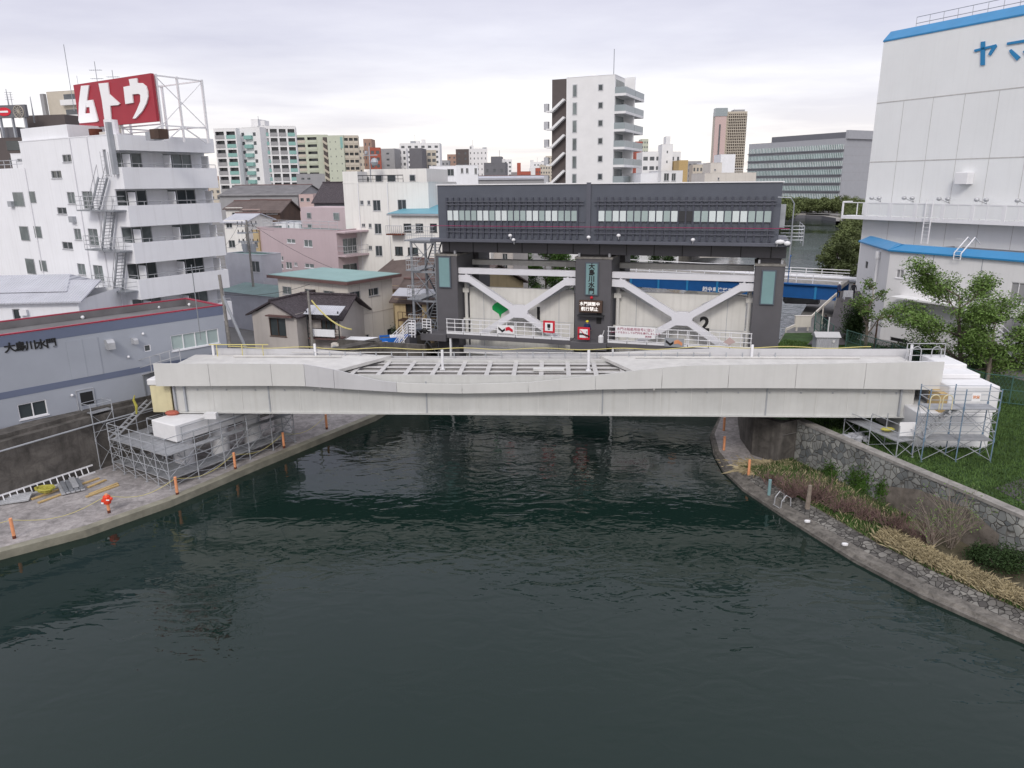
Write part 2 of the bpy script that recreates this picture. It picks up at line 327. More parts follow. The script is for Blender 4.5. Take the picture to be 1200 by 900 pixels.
def text_mesh(s, size, m_, name='lettering', parent=None, mw=None, off=0.0, ext=0.01, align='CENTER', sx=1.0):
    cu = bpy.data.curves.new('t', 'FONT'); cu.body = s; cu.size = size; cu.extrude = ext; cu.offset = off; cu.align_x = align; cu.align_y = 'CENTER'; cu.resolution_u = 3
    t = bpy.data.objects.new('t', cu); C.objects.link(t); bpy.context.view_layer.update()
    dg = bpy.context.evaluated_depsgraph_get(); me = bpy.data.meshes.new_from_object(t.evaluated_get(dg)); bpy.data.objects.remove(t)
    me.materials.clear(); me.materials.append(M[m_]); me.transform(Matrix.Scale(sx, 4, (1, 0, 0)))
    if mw is not None: me.transform(mw)
    o = bpy.data.objects.new(name, me); C.objects.link(o)
    if parent: o.parent = parent
    return o
def upright(x, y, z): return Matrix.Translation((x, y, z)) @ Matrix.Rotation(math.pi/2, 4, 'X')       # faces local -y
# ------------------------------------------------------------------ building frame
class Bld:
    def __init__(s, name, label, cat, o, deg, W, D, z0, z1, wall, group=None):
        s.z0 = z0; s.z1 = z1; s.W = W; s.D = D; s.a = rad(deg); s.o = np.array([o[0], o[1]]); s.wall = wall
        s.d = np.array([math.cos(s.a), math.sin(s.a)]); s.n = np.array([-s.d[1], s.d[0]])
        s.root = thing(name, label, cat, (o[0], o[1], z0), s.a, group); s.h = {'f': [], 'r': [], 'l': []}; s.cnt = 0
    def px(s, face, x, y, off=0.0):
        """photo pixel -> (coordinate along the face, local z)"""
        if face == 'f': o, d, n = s.o+s.n*off, s.d, s.n
        elif face == 'r': o, d, n = s.o+s.d*(s.W-off), s.n, s.d
        else: o, d, n = s.o+s.d*off, s.n, s.d
        q = ray(x, y); t = (o@n)/(q[:2]@n); p = q[:2]*t-o
        return float(p@d), float(H+t*q[2]-s.z0)
    def rect(s, face, x0, y0, x1, y1, off=0.0):
        xm, ym = (x0+x1)/2, (y0+y1)/2; a = [s.px(face, x0, ym, off)[0], s.px(face, x1, ym, off)[0]]; z = [s.px(face, xm, y1, off)[1], s.px(face, xm, y0, off)[1]]
        return min(a), max(a), z[0], z[1]
    def P(s, face, a, z, d=0.0):
        return (a, d, z) if face == 'f' else ((s.W-d, a, z) if face == 'r' else (d, a, z))
    def win(s, face, r, cols=2, frame='steel_light', pane='glass', simple=False, depth=0.12, name='window', label=None, sill=True):
        a0, a1, z0, z1 = r; L_ = s.W if face == 'f' else s.D; a0 = max(a0, 0.05); a1 = min(a1, L_-0.05); z0 = max(z0, 0.02); z1 = min(z1, s.z1-s.z0-0.05)
        if a1-a0 < 0.08 or z1-z0 < 0.08: return
        for q in s.h[face]:
            if a0 < q[1]+0.02 and a1 > q[0]-0.02 and z0 < q[3]+0.02 and z1 > q[2]-0.02: return
        s.h[face].append((a0, a1, z0, z1)); s.cnt += 1
        if simple:
            mb = s.stuff if s.cnt > 95 and hasattr(s, 'stuff') else MB()
            mb.add([s.P(face, a0, z0, depth), s.P(face, a1, z0, depth), s.P(face, a1, z1, depth), s.P(face, a0, z1, depth)], [(0, 1, 2, 3)])
            if s.cnt > 95 and not hasattr(s, 'stuff'): s.stuff = mb; s.sm = pane; return
            if mb is getattr(s, 'stuff', None): return
            return mb.build(name, pane, s.root)
        f = MB(); t = 0.05; dd = (0.03, depth)
        def bx(b0, b1, c0, c1): 
            vs = [s.P(face, a, z, d) for d in dd for a in (b0, b1) for z in (c0, c1)]
            f.add(vs, [(0, 1, 3, 2), (4, 6, 7, 5), (0, 4, 5, 1), (2, 3, 7, 6), (0, 2, 6, 4), (1, 5, 7, 3)])
        bx(a0, a1, z0, z0+t); bx(a0, a1, z1-t, z1); bx(a0, a0+t, z0+t, z1-t); bx(a1-t, a1, z0+t, z1-t)
        for i in range(1, cols): c = a0+(a1-a0)*i/cols; bx(c-t/2, c+t/2, z0+t, z1-t)
        if sill:
            vs = [s.P(face, a, z, d) for d in (-0.06, 0.02) for a in (a0-0.05, a1+0.05) for z in (z0-0.06, z0-0.005)]
            f.add(vs, [(0, 1, 3, 2), (4, 6, 7, 5), (0, 4, 5, 1), (2, 3, 7, 6), (0, 2, 6, 4), (1, 5, 7, 3)])
        fo = f.build(name, frame, s.root)
        if label: fo['label'] = label
        g = MB(); d = depth-0.01; g.add([s.P(face, a0+t, z0+t, d), s.P(face, a1-t, z0+t, d), s.P(face, a1-t, z1-t, d), s.P(face, a0+t, z1-t, d)], [(0, 1, 2, 3)])
        g.build('pane', pane, fo); return fo
    def wpx(s, face, x0, y0, x1, y1, **k): return s.win(face, s.rect(face, x0, y0, x1, y1), **k)
    def finish(s, roof='grey_roof', parapet=0.35, coping=None, roofz=None):
        h = s.z1-s.z0; m_ = MB(); W, D = s.W, s.D
        def face(face, L_):
            xs = sorted({0, L_, *[q for r in s.h[face] for q in r[:2]]}); zs = sorted({0, h, *[q for r in s.h[face] for q in r[2:]]})
            # cull nearly same coordinates is not needed: cells are tiny but valid
            for i in range(len(xs)-1):
                for j in range(len(zs)-1):
                    cx, cz = (xs[i]+xs[i+1])/2, (zs[j]+zs[j+1])/2
                    if any(r[0] < cx < r[1] and r[2] < cz < r[3] for r in s.h[face]): continue
                    m_.add([s.P(face, xs[i], zs[j]), s.P(face, xs[i+1], zs[j]), s.P(face, xs[i+1], zs[j+1]), s.P(face, xs[i], zs[j+1])], [(0, 1, 2, 3)])
            for a0, a1, z0, z1 in s.h[face]:
                d = 0.3
                for (p, q) in (((a0, z0), (a1, z0)), ((a1, z0), (a1, z1)), ((a1, z1), (a0, z1)), ((a0, z1), (a0, z0))):
                    m_.add([s.P(face, *p), s.P(face, *q), s.P(face, *q, d), s.P(face, *p, d)], [(0, 1, 2, 3)])
        face('f', W); face('r', D); face('l', D)
        m_.add([(0, D, 0), (W, D, 0), (W, D, h), (0, D, h)], [(0, 1, 2, 3)])
        wo = m_.build('wall', s.wall, s.root)
        if roof:
            rz = h-parapet; MB().add([(0, 0, rz), (W, 0, rz), (W, D, rz), (0, D, rz)], [(0, 1, 2, 3)]).build('roof', roof, s.root)
            if parapet > 0:
                t = 0.2; p = MB(); e_ = 0.03
                p.box(-e_, W+e_, -e_, t, h+.003, h+0.07); p.box(-e_, W+e_, D-t, D+e_, h+.003, h+0.07); p.box(-e_, t, t, D-t, h+.003, h+0.07); p.box(W-t, W+e_, t, D-t, h+.003, h+0.07)
                p.build('parapet', coping or s.wall, s.root); p = MB()
                p.box(t-.02, W-t, t-.02, t, rz+.01, h); p.box(t, W-t, D-t, D-t+.02, rz+.01, h); p.box(t-.02, t, t, D-t, rz+.01, h); p.box(W-t, W-t+.02, t, D-t, rz+.01, h)
                p.build('parapet_lining', roof, s.root)
        if hasattr(s, 'stuff'): o = s.stuff.build('window', s.sm, s.root); o['kind'] = 'stuff'
        return wo
    def box(s, name, x0, x1, y0, y1, z0, z1, m_, label=None, world=True):
        z = s.z0 if world else 0; o = MB().box(x0, x1, y0, y1, z0-z, z1-z).build(name, m_, s.root)
        if label: o['label'] = label
        return o
def railing(name, pts, h, m_, parent=None, sp=1.5, rails=3, r=0.03, post_r=None):
    mb = MB(); pr = post_r or r
    for a, b in zip(pts[:-1], pts[1:]):
        a = Vector(a); b = Vector(b); n = max(1, round((b-a).length/sp))
        for i in range(n+1): p = a.lerp(b, i/n); mb.bar(p, p+Vector((0, 0, h)), pr*2)
        for k in range(rails): z = Vector((0, 0, h*(k+1)/rails)); mb.bar(a+z, b+z, r*1.6)
    return mb.build(name, m_, parent)
# ================================================================== SETTING
def line_z(pts, z): return [(p[0], p[1], z) for p in pts]
QE = [(-90, -22), (-60, 4), (-34, 24), (-24.57, 31.35), (-21.75, 33.6), (-19.0, 37.1), (-16.04, 42.4), (-10.3, 52), (-7.4, 60), (-6.9, 63.4)]
LV = [(-98, -18), (-66, 8), (-44, 24), (-34, 31), (-28.6, 36.6), (-25.6, 41.9), (-22, 47.4), (-17.5, 54), (-12.4, 60.5), (-7.6, 66.5)]
def xy(v): return (v[0], v[1])
K_ = [(44, -40), (27, 13), (22, 20.5), (19.46, 24.05), (17.3, 27.25), (15.81, 30.33), (14.28, 34.86), (13.18, 38.54), (12.85, 41.5), (13.07, 44.31), (13.73, 47.62), (15.2, 51.0), (17.6, 56)]
W_ = [(49, -40), (32, 16), (26.5, 23.5), xy(onz(1200, 605, 3.8)), xy(onz(1140, 579, 3.8)), xy(onz(1080, 554, 3.8)), xy(onz(1000, 520, 3.8)), xy(onz(935, 492, 3.8)), xy(onz(911, 548, .9)), xy(onz(880, 537, .9)), xy(onz(867, 518, .9)), xy(onz(864, 495, .9)), (18.3, 56)]
def sheet(name, poly, z, m_, kind='structure'):
    mb = MB(); mb.add([(p[0], p[1], p[2] if len(p) > 2 else z) for p in poly], [tuple(range(len(poly)))]); o = mb.build(name, m_); o['kind'] = kind; return fix_up(o)
def fix_up(o):
    if o.data.polygons[0].normal.z < 0: o.data.flip_normals()
    return o
WL = 0.84; wmb = MB(); wmb.add([(-4000, -1500, WL), (4000, -1500, WL), (4000, 6000, WL), (-4000, 6000, WL)], [(0, 1, 2, 3)]); struct(wmb.build('water', 'water'))
CL = [(-6.8, 66.5), (-2, 80), (8, 104), (26, 140), (48, 176), (72, 225), (92, 280), (108, 335), (124, 350), (140, 352)]     # canal left + far bank
CR = [(146, 340), (142, 315), (132, 292), (107, 236), (83, 180), (62, 140), (46, 112), (41, 98), (36, 88), (31, 78), (27.5, 72), (24.5, 66), (19.6, 58)]
land = [(-9000, 12000), (-9000, -200), (-120, -200)]+[(p[0]-.15, p[1]) for p in LV]+CL+CR+[(p[0]+.2, p[1]) for p in W_[::-1]]+[(60, -200), (9000, -200), (9000, 12000)]
sheet('ground', land, 3.0, 'ground')
def ribbon(name, a, za, b, zb, m_):
    mb = MB()
    for i in range(len(a)-1):
        z = lambda q, i_: q[i_] if isinstance(q, (list, tuple)) else q
        mb.add([(*a[i], z(za, i)), (*a[i+1], z(za, i+1)), (*b[i+1], z(zb, i+1)), (*b[i], z(zb, i))], [(0, 1, 2, 3)])
    return mb.build(name, m_)
# canal side walls
struct(ribbon('canal_bank', CL, 3.02, CL, -1.0, 'conc')); struct(ribbon('canal_bank', CR, 3.02, CR, -1.0, 'conc'))
# left quay terrace
def offset(pts, k):
    o = []
    for i, p in enumerate(pts):
        a = Vector(pts[max(i-1, 0)]); b = Vector(pts[min(i+1, len(pts)-1)]); d = (b-a).normalized(); o.append((p[0]-d.y*k, p[1]+d.x*k))
    return o
QI = offset(QE, 0.55)
struct(ribbon('quay', QI, 1.2, [(-7.8, 66) if i == len(LV)-1 else p for i, p in enumerate(LV)], 1.2, 'quay_top'))
q = MB()
QEo = offset(QE, 0.0)
for i in range(len(QE)-1):
    q.add([(*QEo[i], -0.8), (*QEo[i+1], -0.8), (*QEo[i+1], 1.24), (*QEo[i], 1.24), (*QI[i], 1.24), (*QI[i+1], 1.24), (*QI[i], 1.1), (*QI[i+1], 1.1)], [(0, 1, 2, 3), (3, 2, 5, 4), (4, 5, 7, 6)])
struct(q.build('quay_edge', 'quay_edge'))
# levee wall on the left
LB = offset(LV, 0.45); LC = offset(LV, 1.6)
wl = MB()
for i in range(len(LV)-1):
    wl.add([(*LV[i], 1.0), (*LV[i+1], 1.0), (*LV[i+1], 4.6), (*LV[i], 4.6), (*LB[i], 4.6), (*LB[i+1], 4.6), (*LB[i], 4.85), (*LB[i+1], 4.85), (*LC[i], 4.85), (*LC[i+1], 4.85), (*LC[i], 2.9), (*LC[i+1], 2.9)],
           [(0, 1, 2, 3), (3, 2, 5, 4), (4, 5, 7, 6), (6, 7, 9, 8), (8, 9, 11, 10)])
tag(rest_center(wl.build('levee_wall', 'levee')), 'dark stained concrete levee wall behind the left quay terrace', 'wall')
t_ = MB()
for i in range(3, 6):
    a = Vector((*LV[i], 4.15)); b = Vector((*LV[i+1], 4.15)); off_ = Vector((0.12, -0.1, 0)); t_.tube([a+off_, b+off_], 0.05)
tag(rest_center(t_.build('pipe', 'galv')), 'thin grey pipe clipped along the dark levee wall', 'pipe')
# right bank: kerb, cobbles, earth bank
def lerp2(a, b, t): return [(p[0]+(q_[0]-p[0])*t, p[1]+(q_[1]-p[1])*t) for p, q_ in zip(a, b)]
A1, A2 = lerp2(K_, W_, 0.15), lerp2(K_, W_, 0.30)
kb = MB()
for i in range(len(K_)-1):
    kb.add([(*K_[i], -0.8), (*K_[i+1], -0.8), (*K_[i+1], 1.0), (*K_[i], 1.0), (*[v*.8+w_*.2 for v, w_ in zip(K_[i], A1[i])], 1.0), (*[v*.8+w_*.2 for v, w_ in zip(K_[i+1], A1[i+1])], 1.0),
            (*[v*.7+w_*.3 for v, w_ in zip(K_[i], A1[i])], 1.12), (*[v*.7+w_*.3 for v, w_ in zip(K_[i+1], A1[i+1])], 1.12), (*A1[i], 1.14), (*A1[i+1], 1.14)],
           [(0, 1, 2, 3), (3, 2, 5, 4), (4, 5, 7, 6), (6, 7, 9, 8)])
struct(kb.build('riverbank_kerb', 'kerb'))
struct(ribbon('riverbank_cobbles', A1[:9], 1.14, A2[:9], [1.35]*7+[1.2, 1.05], 'cobble'))
struct(ribbon('riverbank_earth', A2[:9], [1.35]*7+[1.2, 1.05], W_[:9], [1.3]*6+[1.3, 1.2, 1.1], 'soil'))
struct(ribbon('riverbank_paving', A1[8:], [1.15]*5, W_[8:], 1.15, 'quay_top'))
wb = offset(W_, -0.55); st = MB(); ci = 7
for i in range(0, ci):
    st.add([(*W_[i], 0.5), (*W_[i+1], 0.5), (*W_[i+1], 3.7), (*W_[i], 3.7)], [(0, 1, 2, 3)])
    st.add([(*wb[i], 3.65), (*wb[i+1], 3.65), (*wb[i+1], 2.5), (*wb[i], 2.5)], [(0, 1, 2, 3)])
sw = thing('stone_wall', 'curved wall of irregular grey stones with a concrete coping above the right bank', 'wall', (*W_[5], 0))
so_ = st.build('masonry', 'stone', sw); so_.data.transform(Matrix.Translation((-W_[5][0], -W_[5][1], 0)))
cp = MB(); W2 = offset(W_, 0.05); wb2 = offset(W_, -0.50)
for i in range(0, ci):
    cp.add([(*W2[i], 3.66), (*W2[i+1], 3.66), (*W2[i+1], 3.82), (*W2[i], 3.82), (*wb2[i], 3.82), (*wb2[i+1], 3.82), (*wb2[i], 3.5), (*wb2[i+1], 3.5)], [(0, 1, 2, 3), (3, 2, 5, 4), (4, 5, 7, 6)])
so_ = cp.build('coping', 'conc', sw); so_.data.transform(Matrix.Translation((-W_[5][0], -W_[5][1], 0)))
pt_ = MB()
for i, u0_, u1_, za_, zb_ in ((3, .35, 1, 2.5, 3.05), (4, 0, 1, 3.05, 2.9), (5, 0, .5, 2.9, 2.2)):
    a = np.array(W_[i]); c = np.array(W_[i+1]); d_ = (c-a)/np.linalg.norm(c-a); n__ = np.array([-d_[1], d_[0]]); n__ = n__ if n__[0] < 0 else -n__
    a, c = a+(c-a)*u0_+n__*.05, a+(c-a)*u1_+n__*.05
    pt_.add([(*a, .8), (*c, .8), (*c, zb_), (*a, za_)], [(0, 1, 2, 3)])
so_ = pt_.build('render_patch', 'patch', sw); so_.data.transform(Matrix.Translation((-W_[5][0], -W_[5][1], 0))); so_['label'] = 'plain brown concrete patch'
dw = MB()
for i in range(ci, len(W_)-1):
    dw.add([(*W_[i], 0.5), (*W_[i+1], 0.5), (*W_[i+1], 3.8), (*W_[i], 3.8), (*wb[i], 3.8), (*wb[i+1], 3.8), (*wb[i], 2.5), (*wb[i+1], 2.5)], [(0, 1, 2, 3), (3, 2, 5, 4), (4, 5, 7, 6)])
tag(rest_center(dw.build('retaining_wall', 'levee')), 'dark concrete retaining wall curving under the right end of the footbridge', 'wall')
# lawn and paths on the right
lawn = [(p[0]-.0, p[1]) for p in wb[1:12]]+[(19.7, 56), (24.7, 65.9), (27.6, 71.8), (33.6, 71.8), (33.4, 68), (40, 50), (52, 30), (60, 10)]
sheet('lawn', lawn, 3.2, 'lawn')
sheet('path', [onz(1165, 572, 3.22), onz(1200, 560, 3.22), (40, 30, 3.22), (44, 22, 3.22), onz(1200, 590, 3.22)], 3.22, 'asphalt')
pa = [onz(946, 404, 3.3), onz(975, 372, 4.6), onz(981, 350, 6.0), onz(985, 341, 6.4)]; pb = [onz(992, 404, 3.3), onz(1000, 372, 4.6), onz(1006, 350, 6.0), onz(1008, 341, 6.4)]
mb = MB()
for i in range(3): mb.add([pa[i], pb[i], pb[i+1], pa[i+1]], [(0, 1, 2, 3)])
struct(mb.build('path', 'asphalt'))
mb = MB()
for i in range(3):
    for L_ in (pa, pb):
        a, b = L_[i], L_[i+1]; mb.add([a, b, (b[0], b[1], -.5), (a[0], a[1], -.5)], [(0, 1, 2, 3)])
struct(mb.build('path_embankment', 'conc'))
# promenade of the far canal bank
fb = MB(); FB = CL[7:]+CR[:3]
for i in range(len(FB)-1):
    a, b = FB[i], FB[i+1]; pass
fbo = offset(FB, -3.5)
struct(ribbon('promenade', FB, 2.4, fbo, 2.4, 'conc')); struct(ribbon('promenade_wall', fbo, 2.4, fbo, -0.5, 'far_dark'))
# ================================================================== SLUICE GATE
GA = -17.9; GO = (-5.4, 63.0)
g = Bld('sluice_gate', 'dark grey two-bay sluice gate with a long control house on three pillars', 'sluice gate', GO, GA, 26, 8, 0, 18, 'gate_dark')
R = g.root
def gb(name, x0, x1, y0, y1, z0, z1, m_, bevel=0):
    o = MB().box(x0, x1, y0, y1, z0, z1).build(name, m_, R)
    if bevel: bev(o, bevel)
    return o
for (a, b, zt) in ((-1.4, .6, 12.0), (11.1, 14.1, 12.0), (25.15, 27.3, 11.75)):
    p = gb('pillar', a, b, .5, 4.6, -1, zt, 'gate_dark', 0.03)
    MB().box(a-.06, b+.06, .44, 4.7, zt+.002, zt+.16).build('cap', 'conc', p)
    s_ = MB(); s_.box(a+.3, b-.3, 1.4, 4.0, zt+.16, 12.35); s_.build('bearing', 'gate_dark', p)
    for x in (a+.25, b-.25): MB().box(x-.08, x+.08, 0.7, 0.95, zt+.16, zt+.45).build('bracket', 'steel_light', p)
    gb('rear_pillar', a+.1, b+.35 if a < 20 else b-.1, 5.0, 8, -1, 12.3, 'gate_dark')
bm_ = gb('roof_beam', -.9, 27.3, .9, 7.6, 12.32, 13.3, 'gate_dark', 0.02)
for i in range(13):
    x = -0.2+i*2.2; MB().box(x-.03, x+.03, .86, .899, 12.34, 13.28).build('stiffener', 'black', bm_)
gb('ledge', -1.3, 27.5, -.7, 8.6, 13.3, 13.55, 'ledge', 0.02)
gb('house_wall', -.75, 26.6, 0, 8, 13.55, 17.9, 'house_dark')
gb('roof_coping', -.85, 26.7, -.1, 8.1, 17.9, 17.98, 'white_metal')
gb('divider_post', 12.05, 12.4, -.12, -.003, 13.6, 18.02, 'ledge')
# vertical fins, rails and the window band
fx = [0.1+i*0.535 for i in range(22)]+[13.0+i*0.565 for i in range(24)]
fx = [x for x in fx if x < 26.4]
for x in fx: gb('fin', x-.085, x+.085, -.14, -.0, 13.62, 16.9, 'house_fin')
for (a, b) in ((0.05, 11.9), (12.7, 26.3)):
    for z in (14.1, 14.45, 16.35, 16.6):
        gb('sun_bar', a, b, -.2, -.141, z-.035, z+.035, 'ledge')
pat = ['blind', 'blind', 'curtain', 'curtain', 'curtain', 'blind', 'blind', 'curtain', 'blind', 'blind', 'curtain', 'curtain', 'curtain', 'blind', 'blind', 'curtain', 'blind', 'blind', 'curtain', 'curtain', 'curtain', 'blind', 'blind', 'curtain']
for i in range(len(fx)-1):
    a, b = fx[i]+.06, fx[i+1]-.04
    if b-a > .6: continue
    k = pat[i % len(pat)]
    if 12.8 < a and 32 < i < 35: k = 'dark'
    o = MB().box(a, b, -.155, -.142, 15.05, 15.85).build('window', k, R)
    if k == 'dark': o['label'] = 'dark open window'
gb('window_sill', 0.0, 11.95, -.06, -.004, 14.95, 15.03, 'ledge'); gb('window_sill', 12.9, 26.1, -.06, -.004, 14.95, 15.03, 'ledge')
# red handrail on the ledge and grey guard rails at both ends
MB().tube([(-1.2, -.62, 14.62), (27.3, -.62, 14.62)], .022).build('handrail', 'magenta', R)
for i in range(20): x = -1.2+i*1.5; MB().tube([(x, -.62, 13.55), (x, -.62, 14.6)], .018, 5).build('handrail_post', 'ledge', R)
for sx, nm in ((27.5, 'r'),):
    rl = MB()
    for k in range(5): rl.tube([(26.7, -.6, 13.8+k*.25), (28.3, -.6, 13.8+k*.25), (28.3, 5, 13.8+k*.25)], .03, 5)
    for p in ((27.5, -.6), (28.3, -.6), (28.3, 2.2), (28.3, 5)): rl.tube([(*p, 13.4), (*p, 14.85)], .04, 5)
    rl.tube([(27.45, -.75, 11.8), (27.45, -.75, 16.4), (27.2, -.75, 16.8), (26.3, -.75, 16.85)], .05, 6)
    rl.build('guard_rail', 'steel', R)
gb('side_duct', 26.6, 27.0, 1.0, 1.6, 14.6, 16.3, 'galv')
# small white lamps and loudspeakers on the ledge
for (x, y) in ((598, 276), (602, 281), (690, 278), (725, 276), (812, 281), (911, 284)):
    a_, z_ = g.px('f', x, y, -.8)
    L_ = thing('floodlight', None, None); 
    L_.parent = R; L_.location = (a_, -.8, z_)
    # a part: lamp head with bracket
    bpy.data.objects.remove(L_)
    mb = MB(); mb.sphere((a_, -.85, z_), .17, 8, (1, 1, .8)); mb.bar((a_, -.8, z_-.15), (a_, -.65, z_-.35), .05); mb.build('floodlight', 'white_metal', R, smooth=True)
a_, z_ = g.px('f', 914, 285, -.8); mb = MB(); mb.sphere((a_, -.9, z_+.1), .22, 8, (1.6, .7, .8)); mb.sphere((a_+.5, -.9, z_), .2, 8, (1.3, .7, .9)); mb.build('searchlight', 'white_metal', R, True)
# plaques
for (x0, y0, x1, y1, o_) in ((515, 302, 527, 336, -1), (893, 318, 907, 356, 1), (687, 309, 700, 345, 0)):
    r = g.rect('f', x0, y0, x1, y1, .4); fr = gb('plaque_frame', r[0]-.1, r[1]+.1, .36, .497, r[2]-.1, r[3]+.1, 'plaque_frame', .02)
    MB().box(r[0], r[1], .33, .355, r[2], r[3]).build('plaque', 'plaque', fr)
    if o_ == 0:
        n_ = 5; ch = '大島川水門'
        for i in range(n_):
            zc = r[3]-(i+.5)*(r[3]-r[2])/n_; text_mesh(ch[i], .52, 'black', 'lettering', fr, upright((r[0]+r[1])/2, .325, zc), off=.018)
# LED board
r = g.rect('f', 679, 352, 706, 366, .3); b_ = gb('message_board', r[0], r[1], .05, .45, r[2], r[3], 'wood_dark', .03); b_['label'] = 'brown message board with white lettering'
text_mesh('水門調整中', .34, 'led', 'lettering', b_, upright((r[0]+r[1])/2-.05, .04, (r[2]+r[3])/2+.22), off=.002)
text_mesh('航行禁止', .36, 'led', 'lettering', b_, upright((r[0]+r[1])/2-.05, .04, (r[2]+r[3])/2-.2), off=.002)
gb('message_board_shelf', r[0]-.1, r[1]+.15, -.1, .49, r[2]-.32, r[2]-.2, 'dark')
a_, z_ = g.px('f', 693, 349, .3); MB().sphere((a_, .35, z_), .13, 8).build('warning_lamp', 'red', R)
gb('notice_slot', 12.95, 13.35, .46, .498, 6.7, 7.9, 'black')
# walkways in front of the leaves
for (a, b) in ((0.0, 11.1), (14.1, 25.3)): gb('walkway', a, b, -.9, .35, 5.05, 5.42, 'gate_dark', .02)
for (a, b) in ((-2.4, .0), (11.1, 14.1)): gb('landing', a, b, -1.1, .48, 4.75, 5.38, 'gate_dark', .02)
for a in (0.3, 14.6): gb('support_post', a-.08, a+.08, -.8, -.6, 0, 5.05, 'white_metal')
def white_rail(x0, x1, n, parent=R, y=-.85, z=5.44, hh=1.3):
    for k in range(n):
        a = x0+(x1-x0)*k/n; b = x0+(x1-x0)*(k+1)/n; mb = MB()
        for x in (a+.06, (a+b)/2, b-.06): mb.tube([(x, y, z), (x, y, z+hh)], .035, 5)
        for j in range(4): mb.tube([(a, y-.02, z+.22+j*(hh-.22)/3), (b, y-.02, z+.22+j*(hh-.22)/3)], .033, 5)
        mb.box(a+.03, b-.03, y-.05, y-.03, z+.0, z+.17); mb.build('railing', 'white_metal', parent)
white_rail(0.0, 11.05, 7); white_rail(14.15, 25.3, 7)
# rear catwalk seen above the leaves and guide cylinders
gb('rear_walkway', .62, 11.08, 4.2, 5.2, 10.9, 11.35, 'leaf_plate'); gb('rear_walkway', 14.12, 25.1, 4.2, 5.2, 10.9, 11.35, 'leaf_plate')
for x in (.85, 14.45, 24.95): 
    mb = MB(); mb.tube([(x, 1.9, 0), (x, 1.9, 9.9)], .16, 8); mb.box(x-.3, x+.3, 1.75, 1.88, 8.7, 9.1); mb.box(x-.3, x+.3, 1.75, 1.88, 6.2, 6.4); mb.build('guide_cylinder', 'leaf_plate', R)
# ---- gate leaves (move on their own)
def leaf(a, b, num, label):
    NP_ = g.px('f', *((631, 368.5) if num == '1' else (825.5, 380.5)), 2.18)
    root = thing('gate_leaf', label, 'gate leaf', (*(np.array(GO)+g.d*a+g.n*2.2), 0), rad(GA), 'raised leaves of the sluice gate'); Lw = b-a
    MB().box(.45, Lw-.45, 0.0, .5, -.5, 9.15).build('skin_plate', 'leaf_plate', root)
    s_ = MB()
    for x in (.45+(Lw-.9)*.14, Lw-.45-(Lw-.9)*.14): s_.box(x-.02, x+.02, -.012, -.002, -.4, 9.1)
    s_.box(.5, Lw-.5, -.012, -.002, 6.3, 6.33); s_.build('seam', 'galv', root)
    y = -1.4; w_ = .50; tr = MB(); zt = 10.72; jx = Lw*.52; jz = 7.35; n_ = .5
    def pl(poly): 
        o = MB().prism(poly, lambda p, q_, d: (p, y+d, q_), 0, n_)
        tr.add(o.v, o.f)
    tr.box(.0, Lw, y, y+n_, zt-w_/2, zt+w_/2)
    def dg(x0, z0, x1, z1): tr.bar((x0, y+n_/2, z0), (x1, y+n_/2, z1), n_-.006, w_)
    dg(.55, zt-.45, jx-.35, jz+.1); dg(Lw-.55, zt-.45, jx+.35, jz+.1); dg(jx-.3, jz-.15, jx-3.9, 4.9); dg(jx+.3, jz-.15, jx+3.9, 4.9)
    pl([(jx-.85, jz+.15), (jx-.45, jz+.55), (jx+.45, jz+.55), (jx+.85, jz+.15), (jx+.75, jz-.45), (jx+.4, jz-.55), (jx-.4, jz-.55), (jx-.75, jz-.45)])
    pl([(0.0, zt-.36), (0.0, zt-.95), (.95, zt-1.0), (1.1, zt-.36)]); pl([(Lw, zt-.36), (Lw, zt-.95), (Lw-.95, zt-1.0), (Lw-1.1, zt-.36)])
    tr.box(.3, Lw-.3, y, y+n_, 3.4, 4.05)
    bev(tr.build('front_truss', 'truss', root), .012)
    # rear diagonals between truss and plate
    rr = MB(); rr.bar((Lw-.4, y+1.0, zt-.8), (Lw*.66, y+1.3, 8.2), .35, .5); rr.bar((.4, y+1.0, zt-.8), (Lw*.30, y+1.3, 8.2), .35, .5)
    for x in (.3, Lw-.3): rr.bar((x, y+.5, zt), (x, 0.0, 9.0), .3)
    rr.build('rear_strut', 'steel_light', root)
    text_mesh(num, 1.6, 'black', 'number', root, upright(NP_[0]-a, -.02, NP_[1]), off=.055, ext=.01)
    return root
leaf(.6, 11.1, '1', 'pale raised gate leaf numbered 1 with a green ginkgo mark'); leaf(14.1, 25.15, '2', 'pale raised gate leaf numbered 2 in the right bay')
lf1 = [o for o in C.objects if o.name.startswith('gate_leaf')][0]
# ginkgo emblem of three-lobed fan shape
poly = [(-.0, -.72), (.12, -.35), (.72, .02), (.74, .30), (.5, .58), (.22, .70), (0, .73), (-.22, .70), (-.5, .58), (-.74, .30), (-.72, .02), (-.12, -.35)]
EP_ = g.px('f', 586, 363.5, 2.17)
MB().prism([(p+EP_[0]-.6, q_+EP_[1]) for p, q_ in poly], lambda p, q_, d: (p, -.03+d, q_), 0, .02).build('emblem', 'green_sign', lf1)
